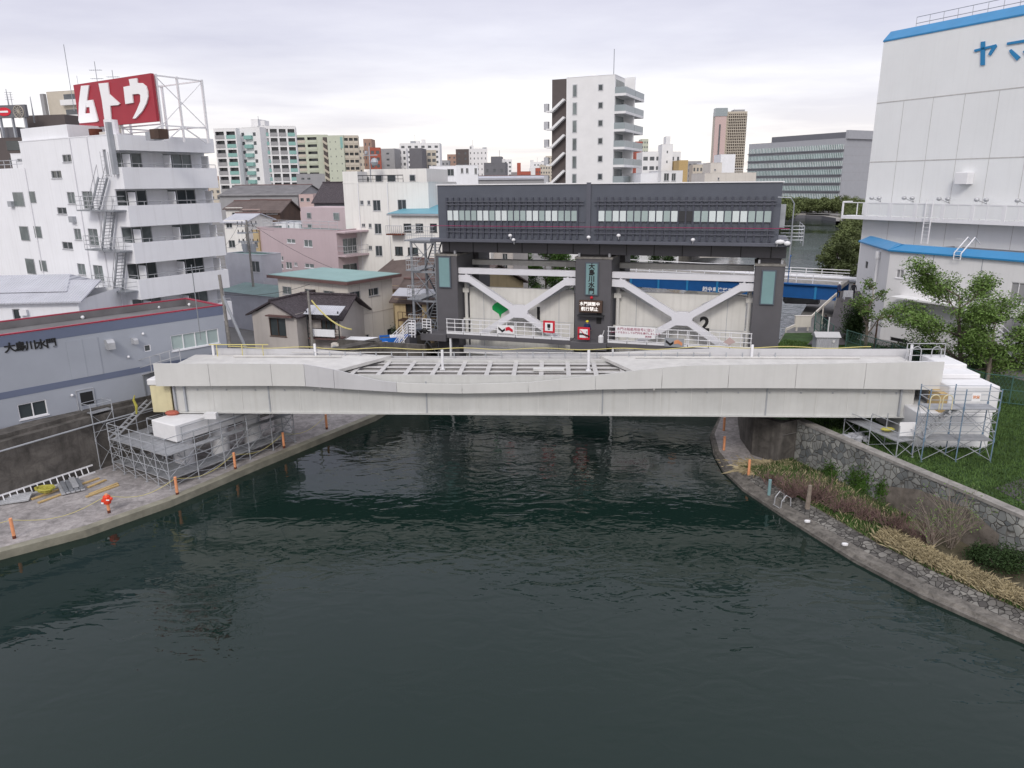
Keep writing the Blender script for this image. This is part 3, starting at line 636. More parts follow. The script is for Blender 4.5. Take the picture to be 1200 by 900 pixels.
# ---- signs hung on the walkway rails
def gthing(name, label, cat, s, y, z, group=None):
    p = np.array(GO)+g.d*s+g.n*y; return thing(name, label, cat, (p[0], p[1], z), rad(GA), group)
def gpx(x, y, off): return g.px('f', x, y, off)
def framed_sign(name, label, x0, y0, x1, y1, off, draw):
    r = g.rect('f', x0, y0, x1, y1, off); w_, h_ = r[1]-r[0], r[3]-r[2]; t = gthing(name, label, 'sign', (r[0]+r[1])/2, off, r[2])
    bk = MB().box(-w_/2, w_/2, 0, .06, 0, h_).build('border', 'red', t)
    MB().box(-w_/2+.16, w_/2-.16, -.02, -.002, .16, h_-.16).build('panel', 'white_letters', t); draw(t, w_, h_); return t
def no_waves(t, w_, h_):
    MB().bar((-w_/2+.2, -.04, h_-.2), (w_/2-.2, -.04, .2), .02, .09, up=(0, 1, 0)).build('red_stroke', 'red', t)
    MB().prism([(-.42, .38), (-.1, .40), (.1, .34), (.48, .22), (.46, .36), (.15, .48), (-.1, .54), (-.42, .52)], lambda p, q_, d: (p, -.035-d, q_), 0, .01).build('symbol', 'black', t)
    MB().box(.22, .3, -.03, -.022, .55, h_-.3).build('symbol', 'galv', t)
framed_sign('prohibition_sign', 'square red bordered sign with a red stroke over a black boat on the centre landing', 677, 383.5, 691, 398, -1.2, no_waves)
def excl(t, w_, h_):
    MB().prism([(-.12, h_*.42), (.12, h_*.42), (.14, h_*.74), (-.14, h_*.74)], lambda p, q_, d: (p, -.03-d, q_), 0, .01).build('symbol', 'black', t)
    MB().box(-.09, .09, -.04, -.03, h_*.27, h_*.36).build('symbol', 'black', t)
framed_sign('warning_sign', 'red bordered white sign with a black exclamation mark on the left walkway rail', 636.5, 376, 650, 390, -.98, excl)
r = g.rect('f', 721, 383, 768, 396, -1.0); w_, h_ = r[1]-r[0], r[3]-r[2]
t = gthing('banner', 'long white banner with three lines of red lettering on the right walkway rail', 'banner', (r[0]+r[1])/2, -1.0, r[2])
MB().box(-w_/2, w_/2, 0, .03, 0, h_).build('cloth', 'white_letters', t)
text_mesh('水門は船舶用信号に従い', .27, 'magenta', 'lettering', t, upright(-.0, -.004, h_*.74), off=.0)
text_mesh('スピードをおとして水門内を通行しましょう', .2, 'magenta', 'lettering', t, upright(-.0, -.004, h_*.43), off=.0)
text_mesh('東京都', .17, 'magenta', 'lettering', t, upright(w_*.33, -.004, h_*.15), off=.0)
def wavesign(x, y, c2, label):
    a_, z_ = gpx(x, y, -1.0); t = gthing('wave_panel', label, 'sign', a_, -1.0, z_-.35)
    MB().box(-.75, .75, 0, .04, 0, .7).build('panel', 'galv' if c2 == 'orange' else 'white_letters', t)
    MB().prism([(-.65, .55), (-.3, .28), (-.05, .45), (-.05, .25), (-.3, .08), (-.65, .35)], lambda p, q_, d: (p, -.01-d, q_), 0, .01).build('symbol', 'black', t)
    MB().prism([(0, .50), (.3, .6), (.65, .35), (.62, .12), (.3, .3), (0, .22)], lambda p, q_, d: (p, -.01-d, q_), 0, .01).build('symbol', c2, t)
wavesign(592.5, 386, 'red', 'small panel with a black and red wave mark on the left walkway rail')
wavesign(790, 401.5, 'orange', 'small panel with a black and orange wave mark on the right walkway rail')
a_, z_ = gpx(855, 399, -1.0); t = gthing('pennant', 'small faded orange mark tied to the right walkway rail', 'flag', a_, -1.0, z_-.3); MB().prism([(-.45, .15), (0, .55), (.45, .2), (0, -.05)], lambda p, q_, d: (p, -d, q_), 0, .02).build('cloth', 'far_pink', t)
# ================================================================== FOOTBRIDGE
BL = Vector((-21.24, 43.06)); BR = Vector((23.7, 40.59)); bdir = (BR-BL).normalized()
b = Bld('footbridge', 'long grey steel footbridge under construction with its middle deck still open framework', 'bridge', BL, math.degrees(math.atan2(bdir.y, bdir.x)), (BR-BL).length, 4.4, 4.5, 8, 'girder')
R = b.root; BW = b.W
def bz(x, y, off): return b.px('f', x, y, off)
gt = 6.25-4.5
for (y0, nm) in ((0.0, 'near'), (3.9, 'far')):
    gr = MB(); gr.box(0.3, BW-.2, y0, y0+.03, .06, gt+.7); gr.box(0.3, BW-.2, y0-.16, y0+.2, 0, .06); gr.build('girder', 'girder', R)
for i in range(25):
    x = 1.0+i*1.82; MB().box(x-.02, x+.02, -.022, -.003, .07, gt+.2).build('weld_line', 'panel', R)
    x = 1.9+i*1.82; MB().tube([(x, -.05, gt-.28), (x, .0, gt-.28)], .05, 8).build('drain_stub', 'galv', R)
for x in (bz(316, 470, 0)[0], bz(500, 470, 0)[0], bz(706, 470, 0)[0], bz(898, 470, 0)[0]): MB().box(x-.04, x+.04, -.04, -.003, .08, gt+.3).build('splice_plate', 'galv', R)
for x in (.45, 1.1, BW-1.0): MB().box(x-.05, x+.05, -.15, -.003, .08, gt+.3).build('splice_plate', 'galv', R)
# fascia panels
tops = [(181, 426), (245, 426), (318, 426.3), (357, 426.8), (391, 433), (447, 446.8), (480, 449.5), (541, 450.5), (619, 448.3), (698, 440), (749, 433.6), (776, 431), (805, 428.3), (854, 427.6), (933, 426.5), (1014, 425.3), (1105, 424)]
bots = [(181, 452.6), (245, 452.4), (318, 452.2), (357, 452.6), (391, 455), (447, 458.5), (480, 460.3), (541, 461.2), (619, 460), (698, 456.6), (749, 455.6), (776, 455.2), (805, 455), (854, 454.8), (933, 455), (1014, 455.6), (1105, 457)]
FO = -.55
T = [bz(x, y, FO) for x, y in tops]; B_ = [bz(x, y, FO) for x, y in bots]
seams = [181, 245, 318, 357, 391, 464, 541, 619, 698, 776, 854, 933, 1014, 1105]
def ip(P, X): return float(np.interp(X, [p[0] for p in P], [p[1] for p in P]))
for i in range(len(seams)-1):
    a = bz(seams[i], 440, FO)[0]+.012; c = bz(seams[i+1], 440, FO)[0]-.012; n = 6; mb = MB(); vs = []; 
    xs = [a+(c-a)*k/n for k in range(n+1)]; th = .07
    for X in xs: tz, bz_ = ip(T, X), ip(B_, X); vs += [(X, FO, bz_), (X, FO, tz), (X, FO+th, tz), (X, FO+th, bz_)]
    fs = []
    for k in range(n):
        for j in range(4): fs.append((4*k+j, 4*k+(j+1) % 4, 4*k+4+(j+1) % 4, 4*k+4+j))
    fs += [(0, 3, 2, 1), (4*n, 4*n+1, 4*n+2, 4*n+3)]; mb.add(vs, fs); o = mb.build('fascia_panel', 'panel_grey' if 3 <= i <= 4 else 'panel', R); fix_normals(o)
# shelf under the fascia closing it to the girder
sh = MB(); Xs = np.linspace(T[0][0]+.1, T[-1][0]-.1, 60)
for X0, X1 in zip(Xs[:-1], Xs[1:]):
    z0_, z1_ = ip(B_, X0), ip(B_, X1); sh.add([(X0, FO, z0_+.04), (X1, FO, z1_+.04), (X1, 0.0, z1_+.04), (X0, 0, z0_+.04)], [(0, 1, 2, 3)])
sh.build('fascia_soffit', 'girder', R)
# far parapet
ft = [(252, 408.3), (368, 409.3), (400, 412), (433, 415.5), (460, 417.6), (530, 417.8), (600, 416.6), (693, 414), (787, 409.6), (833, 408.6), (1066, 409.2)]
FP = 4.55; FT = [bz(x, y, FP) for x, y in ft]; dz = 7.12-4.5
pr = MB(); vs = []; Xs = np.linspace(FT[0][0], FT[-1][0], 70); fs = []
for X in Xs: tz = ip(FT, X); vs += [(X, FP, 2.1), (X, FP, tz), (X, FP+.07, tz), (X, FP+.07, 2.1)]
for k in range(len(Xs)-1):
    for j in range(4): fs.append((4*k+j, 4*k+(j+1) % 4, 4*k+4+(j+1) % 4, 4*k+4+j))
n = len(Xs)-1; fs += [(0, 3, 2, 1), (4*n, 4*n+1, 4*n+2, 4*n+3)]; pr.add(vs, fs); fix_normals(pr.build('far_parapet', 'panel_grey', R))
# solid decks at both ends
xa, xb = bz(392, 430, 2)[0], bz(748, 430, 2)[0]
MB().add([(T[0][0], -.45, dz-.2), (xa, -.45, dz-.2), (xa+3.2, 4.5, dz-.2), (T[0][0], 4.5, dz-.2), (T[0][0], -.45, dz), (xa, -.45, dz), (xa+3.2, 4.5, dz), (T[0][0], 4.5, dz)], [(0, 1, 2, 3), (4, 5, 6, 7), (0, 1, 5, 4), (1, 2, 6, 5), (2, 3, 7, 6), (3, 0, 4, 7)]).build('deck', 'deck', R)
MB().add([(xb, -.45, dz-.2), (T[-1][0], -.45, dz-.2), (T[-1][0], 4.5, dz-.2), (xb-2.2, 4.5, dz-.2), (xb, -.45, dz), (T[-1][0], -.45, dz), (T[-1][0], 4.5, dz), (xb-2.2, 4.5, dz)], [(0, 1, 2, 3), (4, 5, 6, 7), (0, 1, 5, 4), (1, 2, 6, 5), (2, 3, 7, 6), (3, 0, 4, 7)]).build('deck', 'deck', R)
# open framework
xl = bz(375, 440, .6)[0]; xr = bz(770, 440, .6)[0]
for (y, z, h_) in ((.35, 2.35, .32), (1.5, 2.3, .28), (2.55, 2.3, .28), (3.55, 2.3, .28), (4.2, 2.45, .35)):
    mb = MB(); w2 = .34; mb.box(xl, xr, y-w2/2, y+w2/2, z-.03, z); mb.box(xl, xr, y-.03, y+.03, z-h_, z-.03); mb.box(xl, xr, y-w2/2, y+w2/2, z-h_-.03, z-h_); mb.build('stringer', 'beam', R)
nc = 13
for i in range(nc):
    x = xl+.3+(xr-xl-.6)*i/(nc-1); mb = MB(); mb.box(x-.14, x+.14, .05, 4.4, 2.31, 2.34); mb.box(x-.03, x+.03, .05, 4.4, 1.7, 2.30); mb.box(x-.12, x+.12, .05, 4.4, 1.66, 1.69); mb.build('cross_beam', 'beam', R)
    mb = MB(); x2 = x; mb.box(x2-.05, x2+.05, -.5, -.02, 1.72, 1.9); mb.build('outrigger', 'beam', R)
MB().box(.4, BW-.4, .25, 3.8, .10, .16).build('bottom_plate', 'beam_dark', R)
# handrail tube, posts, loose plank and pipe
mb = MB(); mb.tube([(xl-3, 4.3, 2.85), (xr+4, 4.3, 2.85)], .03); mb.tube([(T[0][0]+3, 3.7, dz+.08), (xa, 3.7, dz+.08)], .05); mb.tube([(xb, 3.7, dz+.08), (BW-2, 3.7, dz+.08)], .05); mb.build('conduit', 'deck', R)
for i in range(30):
    x = xa-2+i*(xb-xa+12)/30; mb = MB(); mb.box(x-.03, x+.03, 4.25, 4.31, 2.6, 2.9); mb.build('conduit_bracket', 'galv', R)
for (x, y0, y1, off) in ((249, 404, 421, 4.35), (368.5, 403, 422, 4.35), (518, 410, 437, 2.4), (690, 410.5, 438, 2.2), (882, 404, 428, 4.3), (1069, 404, 430, 3.6)):
    a_, z1_ = bz(x, y0, off); _, z0_ = bz(x, y1, off); mb = MB(); mb.tube([(a_, off, max(z0_, 2.2)), (a_, off, z1_)], .085, 8); mb.box(a_-.16, a_+.16, off-.16, off+.16, max(z0_, 2.2)-.02, max(z0_, 2.2)+.04)
    mb.build('marker_post', 'white_metal', R)
a_, z_ = bz(643, 431, 1.6); mb = MB(); mb.box(a_-.95, a_+.95, 1.35, 1.85, 2.36, 2.5)
pw = MB().box(-.95, .95, -.25, .25, 0, .13).build('plank_stack', 'panel'); p_ = b.o+b.d*a_+b.n*1.6; pw.location = (*p_, 4.5+2.36); pw.rotation_euler = (0, 0, b.a); tag(pw, 'short grey plank lying across the open framework of the footbridge', 'plank')
# yellow rope along the far side
rp = MB(); pts = []
for i in range(60):
    X = 2+i*(BW-3)/59; zz = max(ip(FT, X), 2.95)+.15-.12*math.sin(i*math.pi*60/59/7.5)**2; p_ = b.o+b.d*X+b.n*4.6; pts.append((p_[0], p_[1], 4.5+zz))
rp.tube(pts, .025, 5); tag(rest_center(rp.build('rope', 'rope_yellow')), 'yellow safety rope strung along the far side of the footbridge', 'rope')
# right-end hoops
for (x, yy) in ((1083, 3.2),):
    a_ = bz(1083, 412, 3.2)[0]; mb = MB()
    for x0 in (a_-.45, a_+.75): 
        arc = [(x0+.28*math.cos(t), 3.2, dz+.65+.28*math.sin(t)) for t in np.linspace(math.pi, 0, 8)]; mb.tube([(x0-.28, 3.2, dz)]+arc+[(x0+.28, 3.2, dz)], .03, 5)
    for z in (.35, .75, 1.1): mb.tube([(a_-1.0, 3.3, dz+z), (a_+1.3, 3.3, dz+z)], .025, 5)
    for x0 in (a_-1.0, a_+1.3): mb.tube([(x0, 3.3, dz), (x0, 3.3, dz+1.1)], .03, 5)
    mb.build('end_rail', 'steel_light', R)
mb = MB()
for (x, z) in ((1.5, 0), (3.2, 0), (4.6, 0)): mb.tube([(x, 4.0, dz), (x, 4.0, dz+.8)], .03, 5)
mb.tube([(1.0, 4.0, dz+.8), (5.0, 4.0, dz+.8)], .03, 5); mb.build('end_rail', 'rope_yellow', R)
# ================================================================== LEFT PIER
AX = 58; c0 = onz(204, 499, 4.42)
pr_ = Bld('bridge_pier', 'white concrete pier cap on round columns under the left end of the footbridge', 'bridge pier', (c0[0], c0[1]), AX, 9.0, 2.5, 1.2, 5, 'white_block')
R = pr_.root
bev(MB().box(0, 9.5, 0, 2.3, 2.15, 3.22).build('cap', 'white_block', R), .05)
for i in range(4):
    x = .9+i*2.55; mb = MB(); mb.tube([(x, .8, -.05), (x, .8, 2.14)], .58, 24); o = mb.build('column', 'white_block', R, False)
    mb = MB(); mb.tube([(x, .8, 0.003), (x, .8, .12)], .75, 24); mb.build('column_footing', 'conc', o)
# cream wrapped end block with white cover
e0 = onz(176, 480, 4.45)
t = thing('end_block', 'tall cream wrapped block with a white top at the left end of the footbridge', 'bridge end', (b.o[0]-.2, b.o[1]+.3, 4.45), b.a)
bev(MB().box(-.95, .35, -.2, 1.9, 0, 1.75).build('wrapping', 'cream_wrap', t), .03); bev(MB().box(-1.05, .45, -.28, 2.0, 1.752, 2.15).build('cover', 'white_block', t), .06)
o = MB().sphere((0, 0, .12), .35, 8, (1.3, .8, .5)).build('rag_bundle', 'far_red'); o.location = onz(202, 486, 4.42); tag(o, 'rust coloured bundle lying on the white pier cap', 'bundle')
o = MB().box(-.35, .35, -.2, .2, 0, .35).build('white_sack', 'white_block'); o.location = onz(248, 490, 4.42); tag(o, 'small white sack on the pier cap under the girder', 'sack')
# ================================================================== SCAFFOLDS
def scaffold(name, label, o, deg, cells, levels, z0, top=1.0, cell=(1.8, 1.2), rail=True, mats=('galv', 'platform', 'galv'), lean=0):
    """cells: set of (i,j) bays; levels: z of platforms above z0"""
    R = thing(name, label, 'scaffold', (o[0], o[1], z0), rad(deg)); cx, cy = cell; zt = levels[-1]+top
    nodes = {(i+a, j+c) for i, j in cells for a in (0, 1) for c in (0, 1)}
    for (i, j) in sorted(nodes):
        mb = MB(); mb.tube([(i*cx, j*cy, 0), (i*cx, j*cy, zt)], .03, 6); mb.box(i*cx-.08, i*cx+.08, j*cy-.08, j*cy+.08, 0, .02)
        for L_ in levels: mb.tube([(i*cx, j*cy, L_-.1), (i*cx, j*cy, L_+.12)], .05, 6)
        mb.build('standard', mats[0], R)
    edge = {}
    for i, j in cells:
        for e_ in (((i, j), (i+1, j)), ((i, j+1), (i+1, j+1)), ((i, j), (i, j+1)), ((i+1, j), (i+1, j+1))): edge[e_] = edge.get(e_, 0)+1
    for (p, q), c in sorted(edge.items()):
        if c > 1: continue
        a = Vector((p[0]*cx, p[1]*cy, 0)); d = Vector((q[0]*cx, q[1]*cy, 0)); 
        for L_ in levels:
            for k in (.5, 1.0):
                if L_+k < zt+.02: MB().tube([a+Vector((0, 0, L_+k)), d+Vector((0, 0, L_+k))], .022, 5).build('guard_rail', mats[2], R)
        mb = MB(); zz = 0
        for L_ in levels: mb.tube([a+Vector((0, 0, zz+.1)), d+Vector((0, 0, L_-.1))], .016, 5); mb.tube([d+Vector((0, 0, zz+.1)), a+Vector((0, 0, L_-.1))], .016, 5); zz = L_
        mb.build('brace', mats[2], R)
    return R, cx, cy
def boards(R, cx, cy, cells, z, m_='platform'):
    for (i, j) in cells:
        n = 2
        for k in range(n): MB().box(i*cx+.02, (i+1)*cx-.02, (j+k/n)*cy+.015, (j+(k+1)/n)*cy-.015, z-.05, z).build('platform', m_, R)
# around the left pier (local frame along the pier)
so_ = pr_.o+pr_.d*(-1.5)+pr_.n*(-1.25)
ring = [(i, 0) for i in range(5)]+[(0, j) for j in range(1, 5)]+[(i, 4) for i in range(1, 3)]
R, cx, cy = scaffold('scaffold', 'grey tube scaffold with platforms around the left bridge pier', so_, AX, ring, [0.6, 2.05], 1.2, 1.0, (1.85, 1.15))
boards(R, cx, cy, [(i, 0) for i in range(5)]+[(0, j) for j in range(1, 5)], .6); boards(R, cx, cy, [(0, j) for j in range(0, 5)]+[(1, 4)], 2.05)
for i in range(1, 5): MB().box(i*cx+.02, (i+1)*cx-.02, .02, .52, 2.0, 2.05).build('platform', 'platform', R)
# stair tower beside the levee
t0 = onz(118, 550, 1.2)
R, cx, cy = scaffold('scaffold_tower', 'tall narrow scaffold tower against the levee wall left of the pier', (t0[0], t0[1]), AX, [(0, 0)], [1.9, 3.6], 1.2, .6, (1.3, 1.0)); boards(R, cx, cy, [(0, 0)], 3.6)
def ladder(name, label, p, q, wd=.4, m_='steel_light', step=.32, side=None):
    p, q = Vector(p), Vector(q); d = q-p; s_ = Vector(side).normalized() if side else d.cross(Vector((0, 0, 1))).normalized(); mb = MB(); n = int(d.length/step)
    for k in (-1, 1): mb.bar(Vector((0, 0, 0))+s_*wd/2*k, d+s_*wd/2*k, .05, .09)
    for i in range(1, n): c = d*(i/n); mb.bar(c-s_*wd/2, c+s_*wd/2, .05, .04)
    o = mb.build(name, m_); o.location = p; return tag(o, label, 'ladder')
ladder('ladder', 'short aluminium ladder leaning up from the scaffold platform to the levee top', onz(131, 514, 3.25), onz(153, 476, 4.95)+Vector((.6, 1.2, 0)), .5)
ladder('ladder', 'long aluminium ladder lying on the quay along the levee wall', onz(-30, 596, 1.45), onz(110, 549, 1.45), .46, 'white_metal', .36, side=(-.35, .25, .9))
# inclined gangway beside the grey building
ga = onz(146, 452, 5.6); gb_ = onz(183, 442, 6.3)
t = thing('gangway', 'light metal gangway with handrails leading to the left end of the footbridge', 'gangway', onz(150, 440, 6.2)); o_ = Vector(t.location)
def loc(v): return Vector(v)-o_
P0 = loc(onz(140, 447, 5.6)); P1 = loc(b.o[0:2].tolist()+[7.0]) if False else loc((b.o[0]-.3, b.o[1]+2.2, 7.0)); sd_ = (P1-P0).cross(Vector((0, 0, 1))).normalized()
mb = MB(); mb.bar(P0, P1, .9, .06); mb.build('ramp', 'platform', t); mb = MB()
for k in (-1, 1):
    for z in (.5, 1.0): mb.tube([P0+sd_*.45*k+Vector((0, 0, z)), P1+sd_*.45*k+Vector((0, 0, z))], .025, 5)
    for j in range(4): c = P0.lerp(P1, j/3)+sd_*.45*k; mb.tube([c, c+Vector((0, 0, 1))], .025, 5)
mb.build('handrail', 'steel_light', t)
mb = MB()
for k in (-1, 1):
    for j in (0, 1): c = P0.lerp(P1, j*.5)+sd_*.4*k; mb.tube([c, (c[0], c[1], 4.85-o_[2])], .03, 5)
mb.build('leg', 'steel', t)
# yellow rope coil hanging
o = MB().tube([(0, 0, 0), (.06, 0, .5), (-.05, 0, .9), (.05, 0, 1.2)], [.05, .09, .07, .03], 7).build('rope_coil', 'yellow'); o.location = onz(160, 485, 4.4); tag(o, 'yellow rope hanging in a bundle by the cream end block', 'rope')
# ---- right abutment
ab = Bld('bridge_abutment', 'white painted concrete abutment at the right end of the footbridge', 'abutment', (b.o+b.d*(BW-.4)+b.n*(-1.6)), math.degrees(b.a), 4, 6, 3.2, 8, 'white_block')
R = ab.root
r = ab.rect('f', 1112, 452, 1166, 535); x1 = r[1]
xL = ab.px('f', 1070, 520)[0]; xB = ab.px('f', 1108, 490)[0]
bev(MB().box(xL, x1-.15, 0.02, 5, -.1, 2.1).build('footing', 'white_block', R), .05)
mb = MB(); mb.box(xB, x1, -.02+.03, 5.2, 2.1, r[3]-.05); bev(mb.build('block', 'white_block', R), .05)
bev(MB().box(xB-.1, x1-.25, 1.6, 4.8, r[3]-.05, r[3]+.25).build('coping', 'white_block', R), .05); ru = ab.rect('f', 1104, 427, 1133, 440, 3.0)
bev(MB().box(ru[0], ru[1], 3.0, 5.6, 3.0, ru[3]).build('upper_block', 'white_block', R), .05)
MB().box(xB-.4, xB-.02, .05, 1.4, 1.6, r[3]-.5).build('shuttering', 'timber', R)
s0 = onz(1079, 541, 3.2)
R, cx, cy = scaffold('scaffold', 'blue grey scaffold of two platforms in front of the white abutment', (s0[0], s0[1]), math.degrees(b.a), [(0, 0), (1, 0)], [1.25, 3.0], 3.2, 1.1, (1.82, 1.05), mats=('scaff_blue', 'platform', 'galv'))
boards(R, cx, cy, [(0, 0), (1, 0)], 1.25); boards(R, cx, cy, [(0, 0), (1, 0)], 3.0)
p0, p1 = Vector((.1, .4, 1.25)), Vector((1.7, .4, 3.0)); mb = MB()
for k in (.25, .75): mb.bar(p0+Vector((0, k-.4, 0)), p1+Vector((0, k-.4, 0)), .04, .12)
for i in range(8): c = p0.lerp(p1, i/8); mb.box(c[0]-.1, c[0]+.1, .25, .75, c[2], c[2]+.03)
mb.build('stair', 'steel_light', R)
mb = MB(); mb.box(2.1, 2.55, -.06, -.03, 3.45, 3.9); mb.build('notice', 'white_letters', R); text_mesh('注意', .18, 'orange', 'lettering', R, upright(2.32, -.065, 3.68), off=.006)
mb = MB()
for x in (.25, .9): arc = [(x+.25*math.cos(t), -.05, 3.55+.25*math.sin(t)) for t in np.linspace(math.pi, 0, 8)]; mb.tube([(x-.25, -.05, 3.0)]+arc+[(x+.25, -.05, 3.0)], .028, 5)
mb.build('hoop_gate', 'cream_wrap', R)
s1 = onz(1053, 538, 3.2)
R, cx, cy = scaffold('scaffold', 'low scaffold platform running back under the girder beside the white abutment', (s1[0]+.9, s1[1]+.3), 105, [(i, 0) for i in range(2)], [1.0], 3.2, .9, (2.1, 1.1), mats=('galv', 'platform', 'galv')); boards(R, cx, cy, [(i, 0) for i in range(2)], 1.0)
o = MB().box(-.45, .45, -.02, .02, 0, .8).build('notice_board', 'white_letters'); o.location = onz(1062, 511, 4.3); tag(o, 'blank white notice board on the low right scaffold', 'notice board')
o = MB().sphere((0, 0, .1), .3, 8, (1.4, .7, .4)).build('rope_coil', 'yellow'); o.location = onz(1040, 505, 4.25); tag(o, 'yellow rope coil on the low right scaffold', 'rope')
mb = MB(); random.seed(3)
for i in range(26): mb.sphere((random.uniform(-.9, .9), random.uniform(-.4, .4), random.uniform(.05, .3)), random.uniform(.12, .24), 6, (1.2, .8, .6))
o = mb.build('sack_heap', 'tarp'); o.location = onz(997, 520, 3.25)+Vector((.3, .6, 0)); tag(o, 'heap of crumpled grey sacks on the lawn behind the stone wall', 'sacks')
# ================================================================== NEAR BUILDINGS, LEFT
def from_corner(name, label, cat, corner, deg, W, D, z0, z1, wall, group=None):
    """corner = front-right corner"""
    a = rad(deg); o = (corner[0]-math.cos(a)*W, corner[1]-math.sin(a)*W); return Bld(name, label, cat, o, deg, W, D, z0, z1, wall, group)
def probe(deg, corner, x, y, face='f'):
    a = rad(deg); d = np.array([math.cos(a), math.sin(a)]); n = np.array([-d[1], d[0]]); o = np.array(corner[:2])
    q = ray(x, y)
    if face == 'f': t = (o@n)/(q[:2]@n); p = q[:2]*t-o; return float(p@d), float(H+t*q[2])
    t = (o@d)/(q[:2]@d); p = q[:2]*t-o; return float(p@n), float(H+t*q[2])
# --- grey management office
O_ = np.array([-29.3, 39.3]); E_ = np.array([-23.55, 45.95]); gd = (E_-O_)/np.linalg.norm(E_-O_); gdeg = math.degrees(math.atan2(gd[1], gd[0]))
st0 = O_-gd*12; W0 = 12+probe(gdeg, O_, 262, 370)[0]
z1_ = probe(gdeg, O_, 130, 376)[1]
gy = Bld('office_building', 'grey flat-roofed control office with navy stripes and a red roof edge above the levee', 'building', st0, gdeg, W0, 5.2, 4.0, z1_, 'grey_wall')
gy.wpx('f', 200, 389, 257, 407, cols=4, pane='curtain', frame='white_metal'); gy.wpx('f', 169, 404, 177, 412, cols=1, pane='glass', frame='white_metal', sill=False)
gy.wpx('f', 21, 471, 56, 489, cols=2, pane='glass', frame='white_metal')
gy.finish(roof='grey_roof', parapet=.45, coping='roof_red')
def band(b_, face, pts, m_, name='wall_stripe', d=-.012):
    """pts: photo outline (x0,ytop0,ybot0,x1,ytop1,ybot1)"""
    a0, zt = b_.px(face, pts[0], pts[1]); _, zb = b_.px(face, pts[0], pts[2]); zt1 = b_.px(face, pts[3], pts[4])[1]; zb1 = b_.px(face, pts[3], pts[5])[1]; a1 = b_.px(face, pts[3], pts[4])[0]
    zt = (zt+zt1)/2; zb = (zb+zb1)/2; return a0, a1, zb, zt
hgt = z1_-4.0
r = band(gy, 'f', (5, 391, 400, 250, 363, 371), 'grey_band'); MB().box(.02, gy.W-.02, -.015, -.003, hgt-.62, hgt-.02).build('wall_stripe', 'grey_band', gy.root)
r = band(gy, 'f', (5, 456, 464, 180, 430, 437), 'grey_band'); MB().box(.02, gy.W+.015, -.015, -.003, r[2], r[3]).build('wall_stripe', 'grey_band', gy.root)
MB().box(gy.W+.003, gy.W+.015, .02, gy.D-.02, hgt-.62, hgt-.02).build('wall_stripe', 'grey_band', gy.root)
def chars(b_, s, p0, p1, size, m_, off=.012, face='f', d=-.03):
    a, z = b_.px(face, *p0); a2, z2 = b_.px(face, *p1); n = len(s)
    for i, c in enumerate(s): text_mesh(c, size, m_, 'lettering', b_.root, upright(a+(a2-a)*i/(n-1), d, z+(z2-z)*i/(n-1)), off=off, ext=.015)
chars(gy, '大島川水門', (11.5, 408), (60, 402.5), .58, 'black', off=.016)
r = gy.rect('f', 80, 397, 118, 442); mb = MB(); mb.box(r[0], r[1], -.03, -.003, r[2], r[3]); mb.box((r[0]+r[1])/2-.01, (r[0]+r[1])/2+.01, -.045, -.031, r[2], r[3]); mb.build('shutter_door', 'grey_wall', gy.root)
for (x, y, w_) in ((127, 403, .42), (156, 399, .25)):
    a, z = gy.px('f', x, y); mb = MB(); mb.prism([(0, -w_*.7), (0, w_*.7), (.3, w_*.75), (.5, w_*.3), (.5, -w_*.7)], lambda p, q_, d: (a+d, -p, z+q_), -w_*.5, w_*.5); mb.build('vent_hood', 'steel_light', gy.root)
for (x, y) in ((167, 391), (150, 418), (84, 463)):
    a, z = gy.px('f', x, y); MB().sphere((a, -.08, z), .09, 8).build('wall_lamp', 'white_metal', gy.root, True)
r = gy.rect('f', 91, 456, 111, 487); dr = MB().box(r[0], r[1], -.04, -.003, max(r[2], .6), r[3]).build('door', 'grey_wall', gy.root)
r2 = gy.rect('f', 94, 459, 109, 474); MB().box(r2[0], r2[1], -.06, -.041, r2[2], r2[3]).build('pane', 'black', dr); mb = MB(); 
for x in (r[0]-.03, r[1]): mb.box(x, x+.03, -.07, -.003, max(r[2], .6), r[3]+.03)
mb.box(r[0], r[1], -.07, -.003, r[3], r[3]+.03); mb.build('frame', 'steel_light', dr)
for (x, y) in ((97, 373), (186, 361), (222, 358)):
    pt = onz(x, y, z1_-.4); t = MB().sphere((0, 0, .12), .12, 8).tube([(0, 0, 0), (0, 0, .1)], .04, 6).build('roof_vent', 'white_metal', gy.root)
    q = pt; v = np.array([q[0], q[1]])-gy.o; t.location = (float(v@gy.d), float(v@gy.n), z1_-.45-4)
# antenna in front of the office end
a_ = onz(232, 372, 10.3); an = MB().tube([(0, 0, -1.4), (0, 0, 3.2)], .03, 5).tube([(-.9, 0, 2.9), (.7, 0, 3.1)], .02, 5)
for k in range(6): an.tube([(-.8+k*.26, -.3, 2.92+k*.03), (-.8+k*.26, .3, 2.92+k*.03)], .012, 4)
o = an.build('antenna', 'steel'); o.location = a_; tag(o, 'thin television antenna at the right end of the grey office roof', 'antenna')
